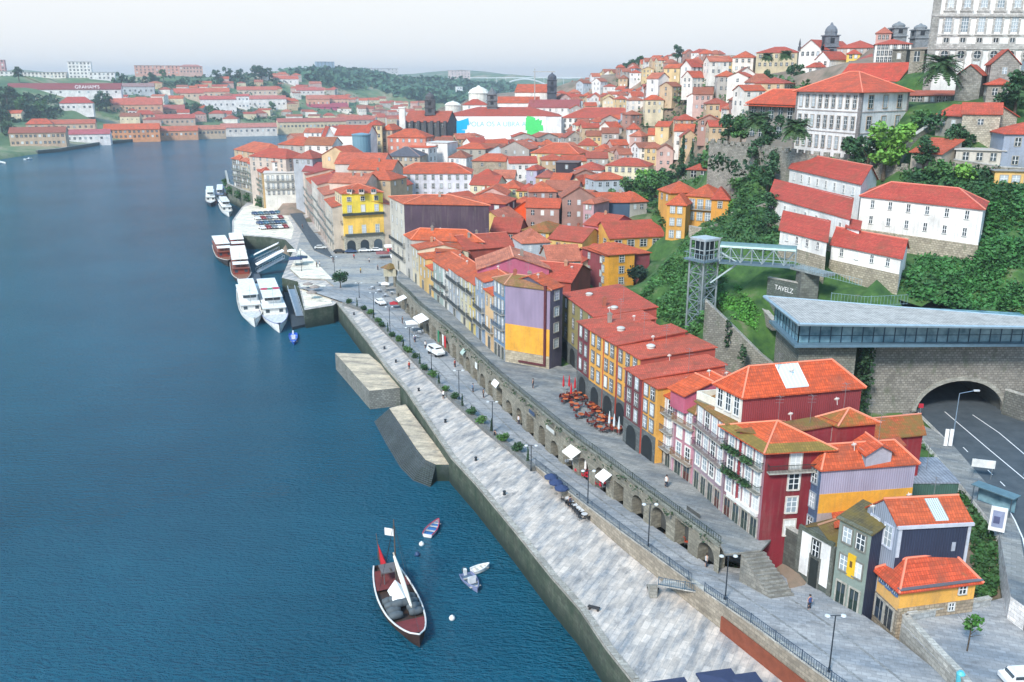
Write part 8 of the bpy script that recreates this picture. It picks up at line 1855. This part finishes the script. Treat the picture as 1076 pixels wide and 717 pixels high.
def s_of(u, v):
 best = min(range(400), key=lambda k: (Vector(proj(at_len(arc, arcL * k / 399))) - Vector((u, v))).length); return arcL * best / 399
for (u, v, L, dep, col, lb) in ((424, 304, 5.5, 3.4, WHc, 'square white awning at the far end of the arcade'), (443, 323, 9, 3.6, WHc, 'long white awning with a red valance below the arcade'), (600, 457, 4.8, 2.4, K(240, 236, 224), 'cream awning over the shops, left of the red cafe'), (634, 482, 3.6, 2.2, WHc, 'rounded white awning over the red cafe'), (487, 359, 3, 1.2, K(170, 190, 180), 'small grey-green awning in the middle of the arcade'), (520, 390, 4, 1.0, WHc, 'thin white shop fascia near the two white circles')): awning(s_of(u, v), L * .66, dep * .62, .8, col, lb)
def asign(u, v, w, h, zc, col, label, name='shop_sign'):
 s = s_of(u, v); a = at_len(arc, s); c = at_len(arc, s + w); d = (c - a).xy.normalized(); nn = Vector((d.y, -d.x)) * .5; b = MB(); b.prism([a.xy + nn, c.xy + nn, c.xy + nn * .8, a.xy + nn * .8], zc - h, zc); o = b.build(name, ['cloth'], None, col, origin=(a.x, a.y, zc)); tag(o, label, 'sign')
asign(468, 344, .9, 2.6, 9.4, K(206, 40, 48), 'red hanging banner on the arcade below the white van'); asign(465.5, 342, .8, 2.4, 9.3, WHc, 'white hanging banner beside the red banner'); asign(461, 338, 1.0, 2.6, 9.4, K(40, 130, 90), 'green hanging banner beside the white banner'); asign(500, 374, 1.2, 1.2, 10, K(230, 234, 232), 'pale square shop sign in the middle of the arcade'); asign(558, 424, 2.2, .6, 10.4, K(60, 80, 110), 'dark blue shop sign on the arcade'); asign(576, 440, 3, .6, 10.2, K(200, 204, 200), 'long pale shop sign left of the cream awning')
t = thing('kiosk', 'small stone kiosk on pillars at the far end of the arcade', 'kiosk', Proad(411, 300)); p = Proad(411, 300); b = MB()
for x in (-1.2, 1.2):
 for y in (-1.2, 1.2): b.box(p.x + x - .3, p.x + x + .3, p.y + y - .3, p.y + y + .3, p.z, p.z + 3.0)
b.build('pillar', ['masonry'], t, K(150, 146, 132)); b = MB(); b.box(p.x - 1.8, p.x + 1.8, p.y - 1.8, p.y + 1.8, p.z + 3.0, p.z + 5.2); b.build('upper_wall', ['plaster'], t, K(196, 190, 166)); b = MB(); b.lathe([(2.9, p.z + 5.2), (2.9, p.z + 5.4), (.2, p.z + 6.6)], 4, (p.x, p.y, 0)); b.build('roof', ['roof_mossy'], t, K(150, 110, 80))
def board(label, u, v, w, h, zb, col, cat='sign', legs=2, yaw=-.3, z0=RZ, name='road_sign', th=.12):
 p = P(u, v, z0 + .1); t = thing(name, label, cat, p); M = Matrix.Rotation(yaw, 4, 'Z'); b = MB(); b.box(-w / 2, w / 2, -th / 2, th / 2, zb, zb + h, 0, M); inst('panel', b.mesh('panel', ['paint']), t, None, col); b = MB()
 for x in ([-w * .4, w * .4] if legs == 2 else [0]): b.tube(M @ Vector((x, 0, 0)), M @ Vector((x, 0, zb)), .05, n=5)
 inst('post', b.mesh('post', ['metal']), t, None, K(150, 156, 160)); return t, M
board('left one of two tall white panels beside the tunnel road', 993, 470, .5, 2.6, .2, WHc, legs=1); board('right one of two tall white panels beside the tunnel road', 998, 470, .5, 2.6, .2, WHc, legs=1)
board('wide white road sign board beside the tunnel road', 1031, 503, 2.8, 1.1, 1.6, K(226, 228, 226))
t, M = board('white-framed advertising panel standing on the pavement', 1046, 561, 1.7, 3.0, .4, WHc, name='advertising_panel', yaw=-.5, th=.3); b = MB(); b.box(-.6, .6, -.18, -.16, .9, 3.0, 0, M); inst('poster', b.mesh('poster', ['paint']), t, None, K(150, 160, 190))
b = MB(); b.box(-.45, .2, -.2, -.18, 1.4, 2.3, 0, M); inst('poster_patch', b.mesh('poster_patch', ['paint']), t, None, K(90, 96, 130))
t = thing('bus_shelter', 'glass bus shelter with grey roof beside the tunnel road', 'shelter', P(1043, 535, RZ + .1)); b = MB(); M = Matrix.Rotation(-.95, 4, 'Z')
for x in (-2.3, 2.3):
 for y in (-.7, .7): b.tube(M @ Vector((x, y, 0)), M @ Vector((x, y, 2.5)), .06, n=5)
inst('posts', b.mesh('posts', ['metal']), t, None, K(90, 104, 116)); b = MB(); b.box(-2.6, 2.6, -.9, .9, 2.5, 2.62, 0, M); inst('roof', b.mesh('roof', ['metal']), t, None, K(120, 150, 160)); b = MB(); b.box(-2.3, 2.3, .66, .7, .2, 2.4, 0, M); inst('glass', b.mesh('glass', ['blue_glass']), t)
t, M = board('round red no-entry sign at the tunnel mouth', 966, 440, .7, .7, 1.8, K(186, 40, 60), legs=1); board('white box lamp on the wall left of the tunnel arch', 958, 418, .9, .8, 3, WHc, 'lamp', 1, name='wall_lamp'); board('white box lamp on the wall right of the tunnel arch', 1058, 418, .9, .8, 3, WHc, 'lamp', 1, name='wall_lamp')
for (u, v, lb) in ((1000, 468, 'lamp post with a long arm at the tunnel mouth'), (1076, 500, 'lamp post with a long arm at the right edge of the tunnel road')):
 p = P(u, v, RZ + .1); t = thing('street_lamp', lb, 'street lamp', p); b = MB(); b.tube((0, 0, 0), (0, 0, 8), .1, .06, 6); b.tube((0, 0, 8), (2.4, .4, 8.3), .05, n=5); inst('pole', b.mesh('pole', ['metal']), t, None, K(150, 170, 190)); b = MB(); b.box(2.2, 3.0, .25, .55, 8.2, 8.4); inst('lamp_head', b.mesh('lamp_head', ['paint']), t, None, K(210, 214, 216))
b = MB(); b.lathe([(.3, 0), (.38, 1.0), (.4, 1.05), (.2, 1.3)], 10); o = b.build('litter_bin', ['paint'], None, K(90, 190, 206)); o.location = P(1008, 718, 9.5); tag(o, 'turquoise bin at the bottom edge on the paved terrace', 'bin')
def person_mesh():
 me = bpy.data.meshes.new('person'); V_ = [(0, 0, .92), (0, 0, 1.2), (0, 0, 1.42), (0, 0, 1.5), (0, .02, 1.66), (.1, 0, .86), (.12, .05, .48), (.12, 0, .06), (.12, .14, .03), (-.1, 0, .86), (-.12, -.05, .48), (-.12, -.1, .06), (-.12, .04, .03), (.19, 0, 1.4), (.25, -.03, 1.12), (.24, .08, .88), (-.19, 0, 1.4), (-.25, .03, 1.12), (-.24, .12, .9)]
 E_ = [(0, 1), (1, 2), (2, 3), (3, 4), (0, 5), (5, 6), (6, 7), (7, 8), (0, 9), (9, 10), (10, 11), (11, 12), (2, 13), (13, 14), (14, 15), (2, 16), (16, 17), (17, 18)]
 rd_ = [.14, .13, .12, .06, .11, .09, .065, .045, .04, .09, .065, .045, .04, .06, .045, .035, .06, .045, .035]; me.from_pydata(V_, E_, []); o = bpy.data.objects.new('person', me); C.objects.link(o); m_ = o.modifiers.new('skin', 'SKIN')
 bm = bmesh.new(); bm.from_mesh(me); ly = bm.verts.layers.skin.verify()
 for v, r_ in zip(bm.verts, rd_): v[ly].radius = (r_, r_)
 bm.verts.ensure_lookup_table(); bm.verts[0][ly].use_root = True; bm.to_mesh(me); bm.free(); o.modifiers.new('sub', 'SUBSURF').levels = 1
 dg = bpy.context.evaluated_depsgraph_get(); me2 = bpy.data.meshes.new_from_object(o.evaluated_get(dg)); bpy.data.objects.remove(o); me2.materials.clear(); me2.materials.append(MATS['skin']); return me2
PM = person_mesh(); SQ_ = lambda u, v: P(u, v, 5.45); QQ = lambda u, v: P(u, v, QZ); WW_ = lambda u, v: P(u, v, WZ + .01)
XP = [(SQ_, 372, 272, (200, 60, 60), 'red', 'crossing the square before the yellow house'), (SQ_, 388, 276, (230, 230, 226), 'white', 'on the square in front of the right stone arch'), (SQ_, 350, 276, (60, 70, 90), 'navy', 'on the square near its lamp post'), (SQ_, 397, 284, (90, 96, 100), 'grey', 'near the stone kiosk on the square'), (SQ_, 379, 287, (220, 190, 80), 'yellow', 'in the middle of the square'), (Proad, 423, 340, (40, 44, 50), 'black', 'between the white hatchback and the awnings'), (Proad, 447, 366, (220, 222, 220), 'white', 'just behind the white van'), (Proad, 478, 386, (150, 60, 60), 'dark red', 'by the shop signs below the arcade'), (Proad, 508, 418, (60, 64, 70), 'charcoal', 'walking in the street below the arcade middle'), (Proad, 545, 446, (210, 214, 220), 'pale grey', 'near the arches left of the cream awning'), (Proad, 668, 532, (70, 90, 120), 'blue', 'passing the last arches of the arcade'), (Proad, 742, 596, (190, 190, 190), 'light grey', 'walking by the street lamp at the stone steps'), (QQ, 520, 462, (40, 44, 52), 'black', 'on the promenade beside the planter end'), (QQ, 430, 388, (180, 60, 50), 'red', 'on the promenade above the slipway'), (WW_, 560, 408, (60, 70, 84), 'dark grey', 'on the upper walkway near the lilac wall'), (WW_, 700, 512, (214, 216, 214), 'white', 'on the upper walkway before the pink house'), (Proad, 850, 640, (60, 80, 130), 'blue', 'in front of the white chapel')]
sh = MB(); sh.lathe([(.17, .86), (.2, 1.0), (.19, 1.2), (.21, 1.38), (.09, 1.48)], 10); SHM = sh.mesh('shirt', ['cloth']); tr = MB()
for s in (-1, 1): tr.tube((s * .1, 0, .92), (s * .125, 0, .1), .12, .085, 8)
TRM = tr.mesh('trousers', ['cloth']); hr_ = MB(); hr_.lathe([(.06, 1.6), (.125, 1.66), (.12, 1.75), (.05, 1.8)], 8, (0, -.01, 0)); HRM = hr_.mesh('hair', ['matte'])
for (p, sc_, tc_, lb, yw) in ((P(466, 419, QZ), K(242, 242, 242), K(40, 44, 52), 'person in a white shirt and dark trousers walking on the promenade', .5), (P(333, 281, 5.5), K(40, 44, 50), K(50, 54, 70), 'person in dark clothes standing on the square left of the round tree', 1), (P(336, 280.5, 5.5), K(220, 220, 214), K(60, 70, 90), 'person in pale top next to the dark-clothed person on the square', 2), (Proad(436, 360), K(80, 90, 120), K(50, 50, 60), 'person in blue top beside the big white parasol', .3), (Proad(497, 412), K(70, 130, 170), K(60, 60, 70), 'person in light blue by the arcade columns', 2), (P(606, 531, QZ), K(214, 226, 236), K(40, 50, 70), 'person in pale shirt among the black chairs on the lower quay', 1.4), (P(599, 533, QZ), K(60, 70, 90), K(40, 44, 50), 'person in dark blue standing among the black chairs on the lower quay', .2), (P(318, 240, 5.7), K(60, 60, 70), K(40, 44, 60), 'person in grey on the street above the west platform', 0), (P(836, 577, 9.2), K(200, 206, 214), K(50, 60, 80), 'person in pale grey by the dark arch next to the maroon house', 1)) + tuple((f_(u, v), K(*c), K(50, 54, 66), 'person in %s %s' % (cn, wh_), a) for a, (f_, u, v, c, cn, wh_) in enumerate(XP)):
 t = thing('person', lb, 'person', p); t.rotation_euler.z = yw
 for nm, m_, c in (('body', PM, None), ('shirt', SHM, sc_), ('trousers', TRM, tc_), ('hair', HRM, K(50, 38, 30))): inst(nm, m_, t, None, c)
for k, (u, v) in enumerate(((372, 331), (404, 367), (416, 381), (440, 411), (468, 444), (500, 484), (530, 520))):
 b = MB(); b.lathe([(.26, 0), (.22, .1), (.17, .35), (.26, .5), (.24, .62), (.08, .68)], 10); o = inst('bollard', cached('boll', lambda: b.mesh('bollard', ['metal'])), None, None, K(54, 60, 66)); o.location = P(u, v, QZ); tag(o, ['farthest', 'second', 'third', 'fourth', 'fifth', 'sixth', 'last'][k] + ' dark iron bollard along the promenade counting from the round tree', 'bollard', 'bollards on the promenade')
for (u, v, lb) in ((686, 621, 'dark flat bench block below the stair landing'), (624, 641, 'dark flat bench block near the quay edge')):
 b = MB(); b.box(-.7, .7, -.22, .22, .3, .42)
 for x in (-.5, .5): b.box(x - .1, x + .1, -.2, .2, 0, .3)
 o = b.build('bench', ['wood'], None, K(60, 58, 58)); o.location = P(u, v, QZ); o.rotation_euler.z = -.4; tag(o, lb, 'bench')
rr = random.Random(9); k = 0
for nm, (q, z0, z1, ro) in list(root_info.items()):
 rt = bpy.data.objects[nm]
 if not str(rt.get('group', '')).startswith(('houses in the riverside', 'red-roofed houses behind', 'tall houses at', 'houses packed', 'small houses on the quay')): continue
 for j in range(2):
  a, t = rr.uniform(.15, .85), rr.uniform(.3, .7); p = q[0].lerp(q[1], a).lerp(q[3].lerp(q[2], a), t); k += 1
  if k % 3 == 0: add_dish(ro, p.x, p.y, z1 + 2.0)
  elif k % 3 == 1:
   def f():
    b = MB(); b.tube((0, 0, -1), (0, 0, 2.6), .03, n=4)
    for z in (1.7, 2.1, 2.5): b.tube((-.5, 0, z), (.5, 0, z), .02, n=4)
    b.tube((0, -.6, 2.5), (0, .6, 2.5), .02, n=4); return b.mesh('aerial', ['metal'])
   inst('aerial', cached('aer', f), ro, Matrix.Translation(Vector((p.x, p.y, z1 + 1.6)) - world_loc(rt)), K(150, 150, 150))
for o in [o for o in C.objects if o.type == 'FONT']:
 dg = bpy.context.evaluated_depsgraph_get(); me = bpy.data.meshes.new_from_object(o.evaluated_get(dg)); n2 = bpy.data.objects.new(o.name, me); C.objects.link(n2); n2.parent = o.parent; n2.matrix_basis = o.matrix_basis.copy(); nm = o.name; bpy.data.objects.remove(o); n2.name = nm
bpy.context.view_layer.update(); dg = bpy.context.evaluated_depsgraph_get(); kids = {}
for o in C.objects:
 if o.parent: kids.setdefault(o.parent, []).append(o)
def root_of(o):
 while o.parent: o = o.parent
 return o
DEL = []
def rm(o):
 for c in kids.get(o, []): rm(c)
 DEL.append(o)
from mathutils.bvhtree import BVHTree
bv, bf, own = [], [], []
for o in C.objects:
 if o.type == 'MESH' and o.name.startswith(('wall', 'side_wall', 'roof', 'ground', 'hills', 'cornice', 'shaft', 'dome', 'upper_wall')):
  M = o.matrix_world; k = len(bv); bv += [M @ v.co for v in o.data.vertices]; rt = root_of(o)
  for pl in o.data.polygons: bf.append([k + i for i in pl.vertices]); own.append(rt)
TREE = BVHTree.FromPolygons(bv, bf); cl = Vector((0, 0, H)); gone = []; seen = []
def looks(root):
 n_ = 0
 for ch in kids.get(root, []):
  if not ch.name.startswith(('roof', 'wall')): continue
  M = ch.matrix_world; vl = [M @ v.co for v in ch.data.vertices]; c = sum(vl, Vector()) / len(vl)
  for p in [c + (p - c) * .93 for p in vl] + [c + (p - c) * .5 for p in vl]:
   u, v = proj(p)
   if not (0 <= u <= 1076 and 0 <= v <= 717): continue
   d = (p - cl).normalized(); loc, nn, ix, ds = TREE.ray_cast(cl, d)
   if ix is not None and own[ix] == root: n_ += 1
 return n_
for (r, px, at) in REG:
 n_ = 9 if 'tree' in at else looks(r); (seen if n_ >= 2 else gone).append((r, px, at, n_))
LMK = [(447, 140, 'the dark granite church'), (528, 138, 'the banner palace'), (680, 134, 'the red market hall'), (710, 121, 'the blank beige wall'), (455, 197, 'the long lilac-white block'), (551, 236, 'the vivid orange gable'), (585, 165, 'the large cream-walled orange roof'), (660, 182, 'the brown-windowed cream house'), (380, 235, 'the yellow corner house'), (368, 150, 'the white chapel-like hall'), (423, 168, 'the slate-roofed stone house'), (426, 150, 'the salmon dormered house'), (816, 66, 'the cream skyline palace'), (852, 60, 'the baroque church'), (892, 105, 'the white mansion'), (690, 106, 'the large orange-roofed hillside block'), (630, 132, 'the long white palace wing'), (516, 175, 'the rough stone house'), (640, 222, 'the blue-grey blank wall'), (565, 252, 'the yellow six-window house'), (735, 222, 'the orange hill house'), (735, 300, 'the lift tower'), (930, 235, 'the white convent houses'), (1010, 65, 'the white palace'), (1015, 125, 'the stone gable below the palace'), (295, 190, 'the white balcony house'), (594, 178, 'the striped dark building'), (716, 165, 'the tall cypress'), (938, 55, 'the white palace-front house'), (552, 102, 'the bright orange nave roof'), (765, 70, 'the yellow skyline house'), (650, 280, 'the mustard curved house'), (740, 185, 'the garden pavilion'),
 (60, 92, 'the long white wine lodge'), (85, 70, 'the slim white tower'), (140, 140, 'the vivid orange warehouse roof'), (82, 112, 'the white villa'), (255, 108, 'the white gable lodge'), (345, 112, 'the purple-red hall roof'), (300, 85, 'the white ridge house'), (330, 132, 'the arcaded customs building'), (168, 73, 'the pink-orange skyline range'), (40, 146, 'the leftmost brown warehouse'), (145, 108, 'the big orange wine lodge'), (200, 100, 'the two-bay orange lodge'), (400, 110, 'the far wooded hill'), (270, 137, 'the pink-roofed quay warehouse'), (10, 80, 'the left-edge apartment slab')]
used = {}
for (r, (u, v), at, n_) in seen:
 best = sorted(LMK, key=lambda l: (l[0] - u) ** 2 + ((l[1] - v) * 1.6) ** 2); l = best[0]
 dx, dy = u - l[0], v - l[1]; rel_ = ('right of ' if dx > 0 else 'left of ') if abs(dx) > abs(dy) * 1.4 else ('below ' if dy > 0 else 'above ')
 if 'tree' in at: s = at['shade'] + (' small ' if at['s'] < 1.2 else (' big ' if at['s'] > 1.9 else ' leafy ')) + at['tree'] + ' ' + rel_ + l[2]
 else: s = '%s %s house with %s %s roof %s' % ({1: 'low', 2: 'two-storey', 3: 'three-storey'}.get(at['rows'], 'tall'), at['wall'], at['roof'], at['rt'], rel_) + l[2]
 used.setdefault(s, []).append((math.hypot(dx, dy), r, at))
ORD = ['', 'second ', 'third ', 'fourth ', 'fifth ', 'sixth ', 'seventh ', 'eighth ', 'ninth ', 'tenth ', 'eleventh ', 'twelfth ']
for s, ls in used.items():
 ls.sort(key=lambda q_: q_[0])
 for k, (d_, r, at) in enumerate(ls):
  head, tail = s, ''
  r['label'] = (ORD[min(k, 11)] + s) if k else (s if len(ls) == 1 else 'closest ' + s)
for (r, px, at, n_) in gone: rm(r)
bpy.data.batch_remove(DEL)
print('removed', len(gone), 'kept', len(seen))
print('houses', sum(1 for o in C.objects if o.name.startswith('town_house') and not o.parent))
n = NT('haze'); n.t.nodes.clear(); out = n.n('ShaderNodeOutputMaterial'); pv_ = n.n('ShaderNodeVolumePrincipled')
pv_.inputs['Color'].default_value = (.86, .93, 1, 1); pv_.inputs['Density'].default_value = HAZE_D; pv_.inputs['Anisotropy'].default_value = .3
n.l(pv_.outputs[0], out.inputs['Volume'])
b = MB(); b.box(-3300, 3300, -250, 5600, -8, 135); o = b.build('haze', ['haze']); o['kind'] = 'stuff';
W_ = bpy.data.worlds.new('World'); S.world = W_; W_.use_nodes = True; nt = W_.node_tree; nt.nodes.clear()
def wn(t, **k):
 x = nt.nodes.new(t)
 for a, v in k.items(): setattr(x, a, v)
 return x
SUN_EL, SUN_AZ = math.radians(42), math.radians(211)     # azimuth from +Y towards +X
sky = wn('ShaderNodeTexSky', sky_type='NISHITA', sun_disc=False); sky.sun_elevation = SUN_EL; sky.sun_rotation = SUN_AZ; sky.air_density = 1.2; sky.dust_density = 3; sky.ozone_density = 1.5
tc = wn('ShaderNodeTexCoord'); mp = wn('ShaderNodeMapping'); mp.inputs['Scale'].default_value = (1, 1, 3.5)
no_ = wn('ShaderNodeTexNoise'); no_.inputs['Scale'].default_value = 2.2; no_.inputs['Detail'].default_value = 6; no_.inputs['Roughness'].default_value = .55
nt.links.new(tc.outputs['Generated'], mp.inputs[0]); nt.links.new(mp.outputs[0], no_.inputs[0])
rp = wn('ShaderNodeValToRGB'); rp.color_ramp.elements[0].position = .3; rp.color_ramp.elements[0].color = (7.5, 7.65, 7.78, 1); rp.color_ramp.elements[1].position = .62; rp.color_ramp.elements[1].color = (7.7, 7.75, 7.8, 1)
nt.links.new(no_.outputs['Fac'], rp.inputs[0])
sx = wn('ShaderNodeSeparateXYZ'); nt.links.new(tc.outputs['Generated'], sx.inputs[0]); el = wn('ShaderNodeMapRange'); el.inputs['From Min'].default_value = .1; el.inputs['From Max'].default_value = .36; nt.links.new(sx.outputs['Z'], el.inputs['Value'])
zm = wn('ShaderNodeMix', data_type='RGBA'); nt.links.new(el.outputs[0], zm.inputs[0]); nt.links.new(rp.outputs[0], zm.inputs[6]); zm.inputs[7].default_value = (2.6, 5.6, 9.0, 1); rp = zm
mx = wn('ShaderNodeMix', data_type='RGBA'); mx.inputs[0].default_value = .86
nt.links.new(sky.outputs[0], mx.inputs[6]); nt.links.new(zm.outputs[2], mx.inputs[7])
bg = wn('ShaderNodeBackground'); bg.inputs['Strength'].default_value = .1
ow = wn('ShaderNodeOutputWorld'); nt.links.new(mx.outputs[2], bg.inputs[0]); nt.links.new(bg.outputs[0], ow.inputs[0])
sl = bpy.data.lights.new('sun', 'SUN'); sl.energy = 3.2; sl.angle = math.radians(11); sl.color = (1, .95, .88)
so = bpy.data.objects.new('sun', sl); C.objects.link(so)
d = Vector((math.cos(SUN_EL) * math.sin(SUN_AZ), math.cos(SUN_EL) * math.cos(SUN_AZ), math.sin(SUN_EL)))
so.rotation_euler = d.to_track_quat('Z', 'Y').to_euler()
S.view_settings.view_transform = 'Standard'; S.view_settings.look = 'None'; S.view_settings.exposure = EXPO; S.view_settings.gamma = 1
S.render.engine = 'CYCLES'; S.cycles.use_denoising = True; S.cycles.max_bounces = 6; S.cycles.volume_bounces = 0; S.cycles.diffuse_bounces = 3; S.cycles.transparent_max_bounces = 4
S.cycles.use_adaptive_sampling = True; S.cycles.adaptive_threshold = .02
